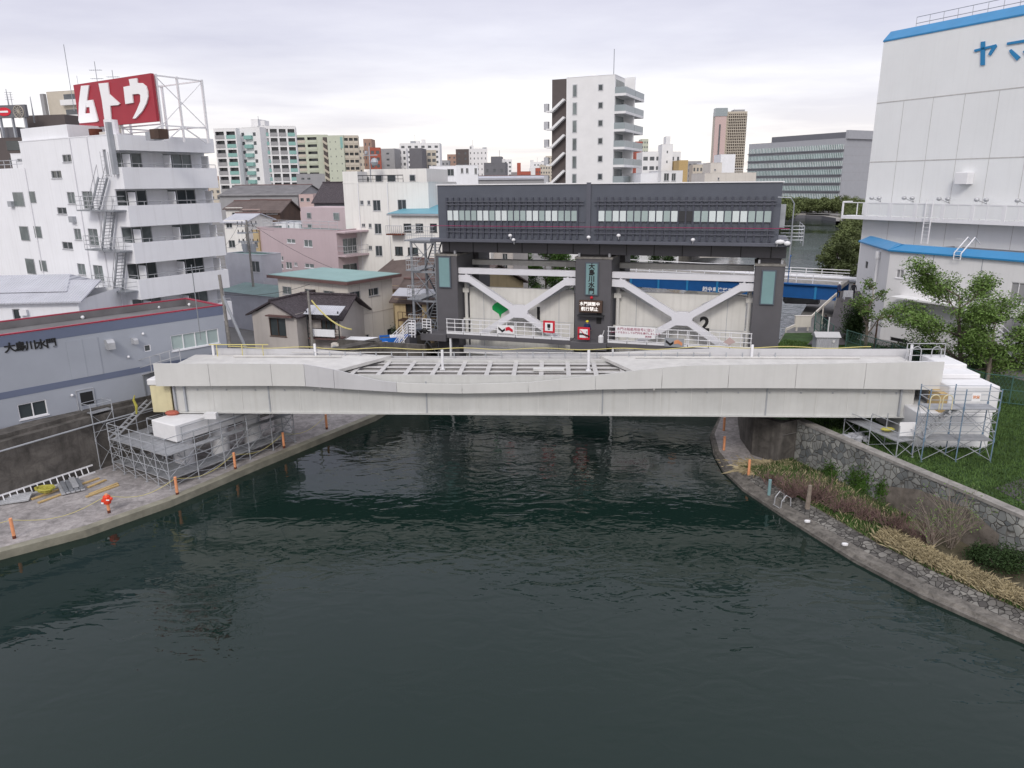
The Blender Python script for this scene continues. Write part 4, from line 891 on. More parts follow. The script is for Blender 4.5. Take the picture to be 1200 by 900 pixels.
# --- house with pale ribbed roofs behind the office
hz = onz(85, 352, 10.5)
for (x0, x1, yt, yb, Y, lab, wall) in ((-20, 92, 346, 378, 50, 'lower', 1), (12, 75, 324, 345, 52, 'upper', 1)):
    pass
c1 = ony(91, 352, 52); ph = Bld('house', 'low white house with two tiers of pale ribbed metal roof behind the grey office', 'house', (c1[0]-math.cos(rad(5))*12, c1[1]-math.sin(rad(5))*12), 5, 12, 7, 3, c1[2], 'white_wall')
ph.wpx('f', 15, 362, 24, 375, cols=1); ph.finish(roof=None)
mb = MB(); h_ = c1[2]-3
mb.add([(-.3, -.4, h_-.02), (12.4, -.4, h_-.02), (12.4, 3.2, h_+1.1), (-.3, 3.2, h_+1.1), (-.3, -.4, h_-.12), (12.4, -.4, h_-.12), (12.4, 3.2, h_+.98), (-.3, 3.2, h_+.98)], [(0, 1, 2, 3), (4, 7, 6, 5), (0, 4, 5, 1), (1, 5, 6, 2), (2, 6, 7, 3), (3, 7, 4, 0)]); mb.build('roof', 'corr_light', ph.root)
c2_ = ph.px('f', 75, 340, 1.5)
MB().box(4.0, c2_[0], 1.5, 6.5, h_+.2, c2_[1]).build('upper_wall', 'white_wall', ph.root)
z_ = c2_[1]; mb = MB(); mb.add([(3.5, 1.1, z_-.05), (c2_[0]+.35, 1.1, z_-.05), (c2_[0]-.6, 4, z_+.9), (4.6, 4, z_+.9), (3.5, 6.9, z_-.05), (c2_[0]+.35, 6.9, z_-.05)], [(0, 1, 2, 3), (3, 2, 5, 4), (1, 5, 2), (0, 3, 4), (0, 4, 5, 1)]); mb.build('upper_roof', 'corr_light', ph.root)
a, z = ph.px('f', 29, 366); MB().box(a-.25, a+.25, -.25, 0, z-.2, z+.2).build('vent_hood', 'white_metal', ph.root)
# --- white apartment block with the red roof sign
Cw = ony(137, 240, 59.3); DG = -33
Wm = -probe(DG, Cw, 37, 250)[0]; zt = probe(DG, Cw, 137, 157.5)[1]
Dm = probe(DG, (Cw[0]+1.5*math.cos(rad(DG)), Cw[1]+1.5*math.sin(rad(DG))), 262, 270, 'r')[0]
wb_ = from_corner('apartment_building', 'white seven storey apartment block with wrap-round balconies under the red rooftop sign', 'building', Cw, DG, Wm, Dm, 3, zt, 'white_wall')
R = wb_.root; zh = zt-3
for row in ((16, 165, 28, 182), ): pass
W1 = [(65, 208, 72, 207), ]
# windows on the stair face, measured from the photograph
for (x0, y0, x1, y1) in ((73, 181, 84, 190), (60, 200, 72, 209), (79, 225, 88, 239), (67, 243, 78, 251), (87, 268, 95, 281), (73, 283.5, 85, 292), (91, 309, 100, 322), (79.5, 325.5, 91, 333.5), (99, 352, 105, 362)):
    wb_.wpx('f', x0, y0, x1, y1, cols=2, frame='steel_light', pane='glass_pale' if y1-y0 > 11 else 'glass')
for (x0, y0, x1, y1) in ((97, 224, 109, 245), (104, 268, 115, 288), (110, 311, 121, 330)): wb_.wpx('f', x0, y0, x1, y1, cols=2, pane='glass_pale')
wb_.wpx('f', 122, 175, 126, 205, cols=1, pane='galv')
# storeys from balcony edges
OFF = -1.5
bt = [wb_.px('r', 160, y, OFF)[1] for y in (196, 240.5, 284.5, 328)]; bb = [wb_.px('r', 160, y, OFF)[1] for y in (220, 264.5, 310, 353.5)]
sp_ = (bt[0]-bt[3])/3; hp = sum(t-b_ for t, b_ in zip(bt, bb))/4
lv = [bt[0]-sp_*k for k in range(6)]
for k, z in enumerate(lv[:6]):
    # recess behind each balcony: windows on the balcony face
    for (xa_, xb_) in ((147, 182), (206, 238)):
        a0 = wb_.px('r', xa_, 300)[0]; a1 = wb_.px('r', xb_, 300)[0]
        wb_.win('r', (a0, a1, z-hp+.35, z+1.15), cols=3 if xa_ < 150 else 3, pane='glass' if k % 2 else 'glass_pale', frame='steel_light', label=None)
wb_.finish(roof='grey_roof', parapet=.5)
for k, z in enumerate(lv[:5]):
    y1 = Dm+.0; bal = MB(); zb = z-hp; W = wb_.W
    bal.box(W+.004, W+1.5, -.02, y1, zb, zb+.16); bal.box(W+1.38, W+1.5, -.02, y1, zb+.16, z); bal.box(W+.004, W+1.38, -.02, .10, zb+.16, z); bal.box(W+.004, W+1.38, y1-.12, y1, zb+.16, z)
    o = bal.build('balcony', 'white_wall', R)
    rl = MB(); rl.tube([(W+.1, .05, z+.28), (W+1.44, .05, z+.28), (W+1.44, y1-.06, z+.28)], .03, 5)
    for q_ in range(7): yy = .05+q_*(y1-.1)/6; rl.tube([(W+1.44, yy, z), (W+1.44, yy, z+.28)], .025, 5)
    rl.build('rail', 'steel_light', o)
    for yy in (.9, y1*.52, y1-.5): MB().box(W+.25, W+1.2, yy-.04, yy+.04, zb+.2, zb+sp_-.25).build('divider', 'white_wall', o)
    ac = MB(); ac.box(W+.3, W+.75, y1*.40, y1*.40+.85, zb+.17, zb+.85); ac.build('air_conditioner', 'cream', o)
zr_ = lv[0]+sp_-hp
o = MB().box(wb_.W+.004, wb_.W+1.5, -.02, Dm, zr_, zh+.02).build('roof_fascia', 'white_wall', R)
# roof penthouse and lower wing
r = wb_.rect('f', 37, 147, 77, 160); MB().box(0.02, r[1]-.3, .3, 4, zh-.4, r[3]).build('penthouse', 'white_wall', R)
mb = MB(); z0p = wb_.px('f', 20, 197)[1]; mb.box(-14, -.003, .02, 8, 0, z0p); mb.build('low_wing', 'white_wall', R)
for (x0, y0, x1, y1) in ((16, 225, 28, 242), (34, 224, 42, 238), (24, 265, 34, 282), (40.5, 265, 49, 279), (31, 303, 41, 321), (47, 305, 55, 318)):
    rr_ = wb_.rect('f', x0, y0, x1, y1)
    fr = MB().box(rr_[0], rr_[1], -.03, -.004, rr_[2], rr_[3]).build('window', 'steel_light', R); MB().box(rr_[0]+.06, rr_[1]-.06, -.045, -.032, rr_[2]+.06, rr_[3]-.06).build('pane', 'glass_pale', fr)
mb = MB()
for i in range(9): x = -.3-i*1.2; mb.tube([(x, .2, z0p), (x, .2, z0p+.7)], .03, 5)
for z in (.35, .7): mb.tube([(-.3, .2, z0p+z), (-11, .2, z0p+z)], .03, 5)
mb.build('roof_rail', 'steel_light', R)
mb = MB()
for x in (96, 116): a = wb_.px('f', x, 250)[0]; mb.tube([(a, -.08, .2), (a, -.08, zh)], .045, 6)
mb.tube([(.3, -.08, .2), (.3, -.08, z0p)], .045, 6); mb.build('drainpipe', 'white_metal', R)
# outside steel stair
stz = [wb_.px('f', 118, y, -.6)[1] for y in (208, 246, 292, 337)]
for k in range(3):
    zt_, zb_ = stz[k], stz[k+1]; xt = wb_.px('f', (124, 127, 133)[k], 230, -.6)[0]; xb_ = wb_.px('f', (115, 121, 128)[k], 270, -.6)[0]
    f = MB()
    for y in (-.25, -.95): f.bar((xt, y, zt_), (xb_, y, zb_), .06, .2)
    n = 12
    for i in range(n): c = Vector((xt, 0, zt_)).lerp(Vector((xb_, 0, zb_)), (i+.5)/n); f.box(c[0]-.14, c[0]+.14, -.95, -.25, c[2]-.02, c[2]+.02)
    fo = f.build('stair_flight', 'steel', R); hr = MB()
    for y in (-.25, -.95):
        hr.tube([(xt, y, zt_+.95), (xb_, y, zb_+.95)], .025, 5)
        for i in range(4): c = Vector((xt, y, zt_)).lerp(Vector((xb_, y, zb_)), i/3); hr.tube([c, c+Vector((0, 0, .95))], .02, 5)
    hr.build('handrail', 'steel_light', fo)
    xl_ = wb_.px('f', 97, 246, -.6)[0]; xr_ = wb_.W+1.3; pm = MB(); pm.box(xl_+k*.3, xr_, -1.1, -.02, zb_-.1, zb_); po = pm.build('stair_landing', 'steel', R); hr = MB()
    for z in (.35, .7, 1.05): hr.tube([(xl_+k*.3, -.05, zb_+z), (xl_+k*.3, -1.08, zb_+z), (xr_, -1.08, zb_+z), (xr_, -.05, zb_+z)], .022, 5)
    for i in range(7): x = xl_+k*.3+(xr_-xl_-k*.3)*i/6; hr.tube([(x, -1.08, zb_), (x, -1.08, zb_+1.05)], .022, 5)
    hr.build('handrail', 'steel_light', po)
cg = MB(); x = wb_.px('f', 124, 190, -.6)[0]
for dx_ in (-.25, .25):
    for y in (-.2, -.8): cg.tube([(x+dx_, y, stz[0]), (x+dx_, y, stz[0]+1.9)], .02, 5)
for i in range(6): cg.box(x-.26, x+.26, -.82, -.78, stz[0]+.3*i, stz[0]+.3*i+.03)
cg.build('ladder_cage', 'steel_light', R); MB().box(x+.32, x+.65, -.4, -.05, stz[0]+.2, zh+.9).build('duct', 'galv', R)
for (px_, py_) in ((87, 257), (15, 239), (98, 339)):
    a, z = wb_.px('f', px_, py_, 0); MB().box(a-.35, a+.35, -.3, -.004, z-.25, z+.25).build('air_unit', 'galv', R)
# roof clutter
for i, (x, y, h, m_, nm) in enumerate(((1.5, 3.5, 1.1, 'orange', 'rusty_tank'), (4.3, 2.0, 1.6, 'white_metal', 'roof_tank'), (6.5, 4.0, .6, 'galv', 'duct_box'), (3.0, 2.6, .8, 'cream', 'cooling_unit'), (7.6, 2.4, .7, 'wood_dark', 'duct_box'))):
    xx = wb_.px('f', (91, 119, 150, 104, 165)[i], 150)[0]; mb = MB()
    if i < 2: mb.tube([(xx, y*.4, zh-.4), (xx, y*.4, zh-.4+h)], .5, 12)
    else: mb.box(xx-.5, xx+.6, y*.4, y*.4+.8, zh-.4, zh-.4+h)
    mb.build(nm, m_ if m_ != 'orange' else 'rust', R)
# --- rooftop sign
def sgp(x, y, off=0.0):
    q = ray(x, y); t_ = (sgo@sgn+off)/(q[:2]@sgn); p = q[:2]*t_-sgo; return float(p@sgd), float(H+t_*q[2])
sgd = np.array([math.cos(rad(DG)), math.sin(rad(DG))]); sgn = np.array([-sgd[1], sgd[0]]); cor = ony(184, 143, 60.5); sgo = np.array(cor[:2])
Ls = -sgp(89, 120)[0]; ztop = sgp(181, 85)[1]; zbot = sgp(186, 142)[1]; Dsg = None
q = ray(240, 120); p2 = sgo; t_ = (sgo@sgd)/(q[:2]@sgd); Dsg = float((q[:2]*t_-sgo)@sgn)
sg = thing('rooftop_sign', 'red rooftop billboard with three large white katakana on a white steel frame', 'sign', (cor[0], cor[1], zt-.4), rad(DG)); zb0 = zt-.4
MB().box(-Ls, 0, 0, .25, zbot-zb0, ztop-zb0).build('board', 'red_sign', sg)
fr = MB(); hz_ = ztop-zb0
for x in (-Ls+.15, -Ls*.5, -.1): fr.bar((x, .45, 0), (x, .45, hz_), .16); fr.bar((x, Dsg, 0), (x, Dsg, hz_), .16); fr.bar((x, .45, hz_-.1), (x, Dsg, hz_-.1), .1); fr.bar((x, .45, 1.2), (x, Dsg, 1.2), .1)
for x in (-Ls+.15, -.1): fr.bar((x, Dsg*.5, 0), (x, Dsg*.5, hz_), .14)
for y in (.45, Dsg): fr.bar((-Ls+.15, y, hz_-.1), (-.1, y, hz_-.1), .1); fr.bar((-Ls+.15, y, 1.3), (-.1, y, 1.3), .1)
for x in (-.1, -Ls+.15): fr.bar((x, .45, hz_-.2), (x, Dsg, 1.2), .05); fr.bar((x, .45, 1.2), (x, Dsg, hz_-.2), .05); fr.bar((x, Dsg*.5, 1.2), (x, .6, 0), .09); fr.bar((x, Dsg*.5, 1.2), (x, Dsg-.2, 0), .09)
fr.bar((-.1, -.2, .9), (-.1, .45, 1.2), .1)
fr.build('frame', 'white_metal', sg)
def crop(x, y): return x/4.0, 60+y/4.0          # measured on a 4x enlargement of the photograph
def glyph(poly, nm='letter'):
    pts = [sgp(*crop(*p)) for p in poly]; mb = MB(); mb.prism([(a, z-zb0) for a, z in pts], lambda p, q_, d: (p, -.12+d, q_), 0, .1); o = mb.build(nm, 'white_letters', sg); fix_normals(o); return o
glyph([(386, 163), (423, 160), (404, 292), (428, 291), (426, 262), (410, 263), (412, 232), (440, 228), (466, 326), (460, 331), (379, 338), (374, 325), (376, 240)])
glyph([(468, 152), (511, 148), (518, 202), (567, 246), (560, 253), (522, 256), (527, 322), (497, 328), (484, 232)])
glyph([(610, 132), (648, 127), (650, 150), (672, 150), (690, 164), (698, 190), (700, 215), (692, 245), (672, 282), (640, 316), (628, 316), (648, 276), (664, 236), (664, 205), (655, 200), (626, 203), (630, 242), (594, 248), (585, 168), (616, 162)])
# masts on the roof
for (x, y0, y1, Y, s_, lab) in ((87, 100, 52, 74, 0, 'tall thin mast rising behind the left end of the red sign'), (118, 92, 72, 74, 1, 'television antenna with two crossbars above the middle of the red sign'), (137, 92, 82, 74, 1, 'small television antenna above the right half of the red sign')):
    p = ony(x, y0+30, Y); q_ = ony(x, y1, Y); mb = MB().tube([(0, 0, 0), (0, 0, q_[2]-p[2])], .03, 5); hh = q_[2]-p[2]
    if s_:
        for zz in (hh*.6, hh*.8): mb.tube([(-.6, 0, zz), (.6, 0, zz)], .02, 4); [mb.tube([(-.5+k*.2, -.25, zz), (-.5+k*.2, .25, zz)], .01, 4) for k in range(6)]
    o = mb.build('antenna', 'steel'); o.location = p; tag(o, lab, 'antenna')
# ================================================================== HOUSES BEHIND THE LEVEE
def roof_gable(b_, x0, x1, y0, y1, ze, zr, axis='y', ov=.4, m_='tile', th=.14):
    mb = MB()
    if axis == 'y':   # ridge runs along y, gable faces front
        xm = (x0+x1)/2; a = [(x0-ov, y0-ov, ze-.25), (xm, y0-ov, zr), (x1+ov, y0-ov, ze-.25)]; c = [(p[0], y1+ov, p[2]) for p in a]
    else:
        ym = (y0+y1)/2; a = [(x0-ov, y0-ov, ze-.25), (x0-ov, ym, zr), (x0-ov, y1+ov, ze-.25)]; c = [(x1+ov, p[1], p[2]) for p in a]
    d = lambda p: (p[0], p[1], p[2]-th)
    vs = a+c+[d(p) for p in a]+[d(p) for p in c]
    mb.add(vs, [(0, 1, 4, 3), (1, 2, 5, 4), (6, 9, 10, 7), (7, 10, 11, 8), (0, 6, 7, 1), (1, 7, 8, 2), (3, 4, 10, 9), (4, 5, 11, 10), (0, 3, 9, 6), (2, 8, 11, 5)])
    o = fix_normals(mb.build('roof', m_, b_.root)); rd = MB()
    if axis == 'y': rd.tube([((x0+x1)/2, y0-ov-.02, zr+.03), ((x0+x1)/2, y1+ov+.02, zr+.03)], .13, 7)
    else: rd.tube([(x0-ov-.02, (y0+y1)/2, zr+.03), (x1+ov+.02, (y0+y1)/2, zr+.03)], .13, 7)
    rd.build('ridge_tile', 'brown_trim' if m_ != 'tile' else 'tile', o); g_ = MB()
    if axis == 'y': g_.add([(x0, y0+.002, ze-.3), (x1, y0+.002, ze-.3), ((x0+x1)/2, y0+.002, zr-.18)], [(0, 1, 2)])
    else: g_.add([(x1-.002, y0, ze-.3), (x1-.002, y1, ze-.3), (x1-.002, (y0+y1)/2, zr-.18), (x0+.002, y0, ze-.3), (x0+.002, y1, ze-.3), (x0+.002, (y0+y1)/2, zr-.18)], [(0, 1, 2), (3, 4, 5)])
    g_.build('gable', b_.wall, b_.root); return o
# gabled grey house
cn = ony(347, 372, 63.5); dg = -22; Wg = -probe(dg, cn, 297, 385)[0]; ze = probe(dg, cn, 347, 368)[1]; zr = probe(dg, (cn[0], cn[1]), 322, 352)[1]
hs = from_corner('house', 'pale grey gabled house with dark tiled roof beside the grey office', 'house', cn, dg, Wg, 9, 3, ze, 'plaster')
hs.wpx('f', 316, 373, 335, 394, cols=2, frame='wood_dark'); hs.win('l', (2, 3.4, 1.2, 3), frame='wood_dark'); hs.finish(roof=None); roof_gable(hs, 0, Wg, 0, 9, ze-3, zr-3)
r = hs.rect('f', 315, 370, 345, 372); MB().box(r[0], r[1], -.5, -.003, r[3]-.05, r[3]+.05).build('window_hood', 'brown_trim', hs.root)
# lower dull green roof behind it
cn = ony(330, 345, 74); gd_ = from_corner('shed', 'low building with dull green roof behind the tiled houses', 'building', cn, -34, 10, 3, 3, ony(330, 345, 74)[2]-.3, 'corr_light'); gd_.finish(roof=None)
o = MB().add([(-.4, -.4, gd_.z1-3), (10.4, -.4, gd_.z1-3), (10.4, 3.4, gd_.z1-3+.5), (-.4, 3.4, gd_.z1-3+.5)], [(0, 1, 2, 3)]).build('roof', 'dull_green_roof', gd_.root)
# second tiled house with upstairs balcony
cn = ony(400, 392, 64.5); dg = -15; W2_ = -probe(dg, cn, 345, 392)[0]; ze = probe(dg, cn, 372, 369)[1]
h2 = from_corner('house', 'small tiled house with glazed upper balcony beside the cream building', 'house', cn, dg, W2_, 5.0, 3, ze, 'plaster')
h2.wpx('f', 348, 372, 361, 390, cols=2, frame='wood_dark', pane='glass_pale'); h2.wpx('f', 376, 371, 393, 388, cols=3, frame='wood_dark'); h2.wpx('f', 346, 405, 362, 414, cols=3, frame='wood_dark'); h2.finish(roof=None)
roof_gable(h2, 0, W2_, 0, 5.0, ze-3, ze-3+1.5, axis='x', ov=.5)
r = h2.rect('f', 369, 388, 405, 395); bl = MB(); bl.box(r[0], r[1], -1.2, -.003, r[2], r[2]+.12); o = bl.build('balcony', 'brown_trim', h2.root)
rl = MB()
for k in range(8): x = r[0]+(r[1]-r[0])*k/7; rl.tube([(x, -1.15, r[2]), (x, -1.15, r[2]+1)], .03, 5)
for z in (.5, 1.0): rl.tube([(r[0], -1.15, r[2]+z), (r[1], -1.15, r[2]+z)], .03, 5)
for x in (r[0], r[1]): rl.tube([(x, -1.15, r[2]-2.6), (x, -1.15, r[2]+2.6)], .06, 6)
rl.build('railing', 'dark', o); MB().add([(r[0]-.2, -1.4, r[2]+2.3), (r[1]+.2, -1.4, r[2]+2.3), (r[1]+.2, 0, r[2]+2.9), (r[0]-.2, 0, r[2]+2.9)], [(0, 1, 2, 3)]).build('balcony_roof', 'corr_light', o)
MB().box(r[0]+.3, r[1]-.4, -1.3, -1.22, r[2]+.3, r[2]+.95).build('laundry', 'white_wall', o)
# cream building with pale green flat roof
cn = ony(407, 333, 67.5); dg = -34; W3 = -probe(dg, cn, 327, 345)[0]; D3 = probe(dg, cn, 461, 360, 'r')[0]
h3 = from_corner('building', 'cream two storey building with a pale green flat roof and brown eaves', 'building', cn, dg, W3, D3, 3, cn[2], 'cream')
for r_ in ((331, 336, 342, 345), (357, 339, 370, 347), (379, 341, 392, 350)): h3.wpx('f', *r_, cols=2, pane='glass_pale')
for r_ in ((410, 341.5, 423, 351), (432, 337.5, 444, 346.5)): h3.wpx('r', *r_, cols=2, pane='glass')
h3.wpx('r', 454, 385, 460, 393, cols=1); h3.wpx('r', 428, 392, 433, 399, cols=1, pane='black'); h3.finish(roof=None)
rf = MB().box(-.9, W3+.6, -.6, D3+.8, h3.z1-3+.003, h3.z1-3+.28); rf.build('roof_edge', 'brown_trim', h3.root); MB().box(-.8, W3+.5, -.5, D3+.7, h3.z1-3+.285, h3.z1-3+.34).build('roof', 'green_roof', h3.root)
sm_ = MB()
for k in range(1, 5): x = W3*k/5; sm_.box(x-.03, x+.03, -.015, -.003, 0, h3.z1-3)
for k in range(1, 4): y = D3*k/4; sm_.box(W3+.003, W3+.015, y-.03, y+.03, 0, h3.z1-3)
sm_.box(W3+.003, W3+.03, 0, D3, 3.0, 3.06); sm_.build('wall_joint', 'beige', h3.root)
# pink three storey building
cn = ony(396, 300, 88); dg = -34; W4 = -probe(dg, cn, 303, 290)[0]; zt4 = probe(dg, cn, 350, 268.5)[1]; D4 = 9.5
h4 = from_corner('building', 'dusty pink three storey building with flat roof and corner balconies', 'building', cn, dg, W4, D4, 3, zt4, 'pink')
for r_ in ((336, 280, 346, 285), (356, 281, 366, 289.5), (327, 300, 332, 305.5), (327, 309, 332, 315), (335, 307, 342, 315), (344.5, 307.5, 348.5, 312), (357, 309, 368, 314)): h4.wpx('f', *r_, cols=2, pane='glass_pale', frame='white_metal')
h4.wpx('r', 402, 279, 419, 297, cols=3, pane='glass_pale', frame='steel_light'); h4.wpx('r', 402, 309, 419, 320, cols=2); h4.finish(roof='dull_green_roof', parapet=.2)
for (x0, y0, x1, y1) in ((396, 287, 426, 299), ):
    z = h4.px('r', 405, 298)[1]; bl = MB(); bl.box(W4+.003, W4+1.4, 0, D4*.75, z-.2, z); o = bl.build('balcony', 'pink', h4.root); rl = MB()
    for zz in (.5, 1.05): rl.tube([(W4+.05, .05, z+zz), (W4+1.35, .05, z+zz), (W4+1.35, D4*.75, z+zz)], .03, 5)
    for k in range(20): rl.tube([(W4+1.35, .05+k*D4*.75/20, z), (W4+1.35, .05+k*D4*.75/20, z+1.05)], .018, 4)
    rl.build('railing', 'steel_light', o); MB().box(W4+.003, W4+1.5, -.1, D4*.8, z+2.6, z+2.8).build('canopy', 'pink', h4.root)
r = h4.rect('f', 353, 243, 405, 268, 5); MB().box(r[0], r[1], 5, 9.4, zt4-3-.2, r[3]).build('penthouse', 'pink', h4.root)
for (x0, y0, x1, y1) in ((360, 249, 365, 256), (391, 249, 398, 258), (361, 262, 366, 267)):
    q = h4.rect('f', x0, y0, x1, y1, 5); fr = MB().box(q[0], q[1], 4.93, 4.99, q[2], q[3]).build('window', 'steel_light', h4.root); MB().box(q[0]+.08, q[1]-.08, 4.91, 4.925, q[2]+.08, q[3]-.08).build('pane', 'glass_pale', fr)
rl = MB()
for z in (.6, 1.0): rl.tube([(1, .3, zt4-3+z), (W4, .3, zt4-3+z)], .03, 4)
for k in range(10): rl.tube([(1+k*(W4-1)/9, .3, zt4-3), (1+k*(W4-1)/9, .3, zt4-3+1)], .03, 4)
rl.build('roof_rail', 'steel_light', h4.root)
for x in (2.5, 4, 5): MB().box(x, x+.8, 2, 2.4, zt4-3-.2, zt4-3+.6).build('air_unit', 'white_metal', h4.root)
# white five storey building
o5 = ony(405, 260, 91); dg = -12; W5 = probe(dg, o5, 503, 250)[0]; zt5 = probe(dg, o5, 405, 201)[1]; zp = probe(dg, o5, 470, 214)[1]
h5 = Bld('building', 'white rain streaked five storey building with a railed roof terrace', 'building', (o5[0], o5[1]), dg, W5, 12, 3, zp, 'white_wall2')
for r_ in ((422, 235, 426, 240), (430.5, 235, 434, 240), (437, 234.5, 446, 247), (466, 234, 476, 246), (424, 262, 428, 266), (432, 262, 435.5, 267), (439, 262, 447, 274), (432, 288, 436, 293), (440, 288, 448, 300), (462, 289, 474, 300)): h5.wpx('f', *r_, cols=2, pane='glass')
h5.finish(roof='grey_roof', parapet=.2)
r = h5.rect('f', 405, 200, 419, 214); MB().box(.01, r[1], .01, 12, zp-3.02, zt5-3).build('stair_tower', 'white_wall2', h5.root)
r = h5.rect('f', 418, 198, 500, 214, 3); ph_ = MB().box(r[1]*.16, r[1], 3, 11.9, zp-3.2, r[3]); ph_.build('penthouse', 'white_wall2', h5.root)
for (x0, y0, x1, y1) in ((440, 205, 448, 213), (454, 205, 464, 213), (480, 204.5, 487, 212.5), (429, 207, 433, 213)):
    q = h5.rect('f', x0, y0, x1, y1, 3); fr = MB().box(q[0], q[1], 2.93, 2.99, q[2], q[3]).build('window', 'steel_light', h5.root); MB().box(q[0]+.08, q[1]-.08, 2.9, 2.925, q[2]+.08, q[3]-.08).build('pane', 'glass', fr)
r = h5.rect('f', 419, 205.5, 472, 214, 0); rl = MB(); rl.tube([(r[0], .1, zp-3), (r[0], .1, r[3]), (r[1], .1, r[3]), (r[1], .1, zp-3)], .05, 5)
for k in range(1, 9): x = r[0]+(r[1]-r[0])*k/9; rl.tube([(x, .1, zp-3), (x, .1, r[3])], .025, 4)
rl.tube([(r[0], .1, (zp-3+r[3])/2), (r[1], .1, (zp-3+r[3])/2)], .025, 4); rl.build('roof_rail', 'dark', h5.root)
mb = MB(); mb.tube([(3.2, 1, zp-3), (3.2, 1, zp+1.2)], .08, 5); mb.tube([(2.4, 1, zp+.2), (4.2, 1, zp+.2)], .06, 5); mb.sphere((3.8, 1, zp-.6), .5, 8); mb.sphere((2.8, 1, zp+.5), .25, 6); mb.build('aerial_mast', 'galv', h5.root)
mb = MB(); 
for x in (421, 455): a = h5.px('f', x, 240)[0]; mb.tube([(a, -.08, 0), (a, -.08, zp-3)], .06, 5)
mb.build('drainpipe', 'white_metal', h5.root)
# annex with teal roof
o6 = ony(459, 262, 86); dg = -20; W6 = probe(dg, o6, 503, 255)[0]+4; z6 = probe(dg, o6, 475, 252.5)[1]
h6 = Bld('building', 'white annex with teal roof and rusty balcony before the five storey building', 'building', (o6[0], o6[1]), dg, W6, 7, 3, z6, 'white_wall2')
for r_ in ((473, 262, 482, 272), (487, 262, 496, 272), (504, 262, 512, 272), (463, 289, 472, 299), (478, 290, 490, 299)): h6.wpx('f', *r_, cols=2, frame='dark')
h6.finish(roof=None); MB().box(-.4, W6+.2, -.4, 7.2, z6-3+.003, z6-3+.2).build('roof_edge', 'galv', h6.root); MB().add([(-.4, -.4, z6-3+.22), (W6+.2, -.4, z6-3+.22), (W6+.2, 7.2, z6-3+1.0), (-.4, 7.2, z6-3+1.0)], [(0, 1, 2, 3)]).build('roof', 'teal_roof', h6.root)
r = h6.rect('f', 457, 264, 475, 275); bl = MB().box(r[0], r[1], -1, -.003, r[2], r[2]+.15); o = bl.build('balcony', 'rust', h6.root); rl = MB()
for k in range(9): x = r[0]+(r[1]-r[0])*k/8; rl.tube([(x, -.95, r[2]), (x, -.95, r[3])], .03, 4)
rl.tube([(r[0], -.95, r[3]), (r[1], -.95, r[3])], .03, 4); rl.build('railing', 'steel_light', o)
# brown corrugated roofed buildings and ochre house by the gate
cn = ony(462, 338, 76); dg = -34
h7 = Bld('house', 'ochre walled house with brown corrugated roof behind the cream building', 'house', ony(430, 345, 82)[:2], -34, 14, 11, 3, ony(462, 340, 76)[2], 'yellowish'); h7.win('f', (8, 10, 1, 2.6), frame='wood_dark', pane='black'); h7.finish(roof=None); hh = h7.z1-3
roof_gable(h7, 0, 14, 0, 11, hh, hh+2.4, axis='x', ov=.5, m_='corr_brown')
o8 = ony(462, 350, 71); W8 = 6.5
h8 = Bld('house', 'old timber fronted ochre house with dark balcony left of the gate stair tower', 'house', (o8[0], o8[1]), -20, W8, 6, 3, ony(465, 350, 71)[2], 'yellowish')
h8.win('f', (1.2, 3.0, 2.6, 4.5), cols=3, frame='wood_dark', pane='black'); h8.win('f', (3.6, 5.6, 2.6, 4.4), cols=3, frame='wood_dark', pane='black'); h8.win('f', (1.0, 2.6, .3, 1.8), cols=2, frame='wood_dark', pane='black'); h8.finish(roof=None); hh = h8.z1-3
roof_gable(h8, 0, W8, 0, 6, hh, hh+1.6, axis='x', ov=.4, m_='corr_brown')
bl = MB(); bl.box(.9, W8, -1.1, -.003, 2.2, 2.35); o = bl.build('balcony', 'wood_dark', h8.root); rl = MB(); rl.tube([(.9, -1.05, 3.1), (W8, -1.05, 3.1)], .03, 5); [rl.tube([(.9+k*.5, -1.05, 0 if k % 4 == 0 else 2.3), (.9+k*.5, -1.05, 3.1)], .03, 5) for k in range(12)]; rl.build('railing', 'wood_dark', o)
MB().add([(.6, -1.6, 4.75), (W8+.4, -1.6, 4.75), (W8+.4, 0, 5.3), (.6, 0, 5.3)], [(0, 1, 2, 3)]).build('balcony_roof', 'corr_light', h8.root)
# little buildings between the white block and the pink one
def small(x0, x1, yt, Y, dg, D, wall, label, wins=(), roof='grey_roof', name='building', cat='building', group=None, gable=None, z0=3.0, yref=None):
    o = ony(x0, yref or yt, Y); W = probe(dg, o, x1, yt+5)[0]; zt = ony(x0, yt, Y)[2]
    b_ = Bld(name, label, cat, (o[0], o[1]), dg, W, D, z0, zt, wall, group)
    for r_ in wins: b_.wpx('f', *r_, cols=2)
    b_.finish(roof=None if gable else roof, parapet=.15)
    if gable: roof_gable(b_, 0, W, 0, D, zt-z0, zt-z0+gable[0], axis='x', ov=.4, m_=gable[1])
    return b_
small(262, 287, 258, 104, -10, 8, 'white_wall2', 'white house with brown window seen right of the balcony block', ((268, 281.5, 275.5, 290), (282.5, 283, 286, 287.5), (265, 261, 272, 267)), gable=(.8, 'corr_light'))
small(263, 306, 297, 88, -30, 3, 'corr_light', 'low corrugated shed with pale blue roof in front of the white house', ((294, 306, 304, 319),), roof='dull_green_roof')
small(264, 284, 243, 130, -8, 8, 'white_wall2', 'white gabled house far behind the utility pole', ((272, 249, 279, 254),), gable=(1.0, 'corr_brown'))
small(284, 305, 245, 126, -8, 8, 'far_pink', 'pink house with brown roof far behind the utility pole', ((285, 248, 289, 253), (291, 248, 296, 253)), gable=(1.4, 'corr_brown'))
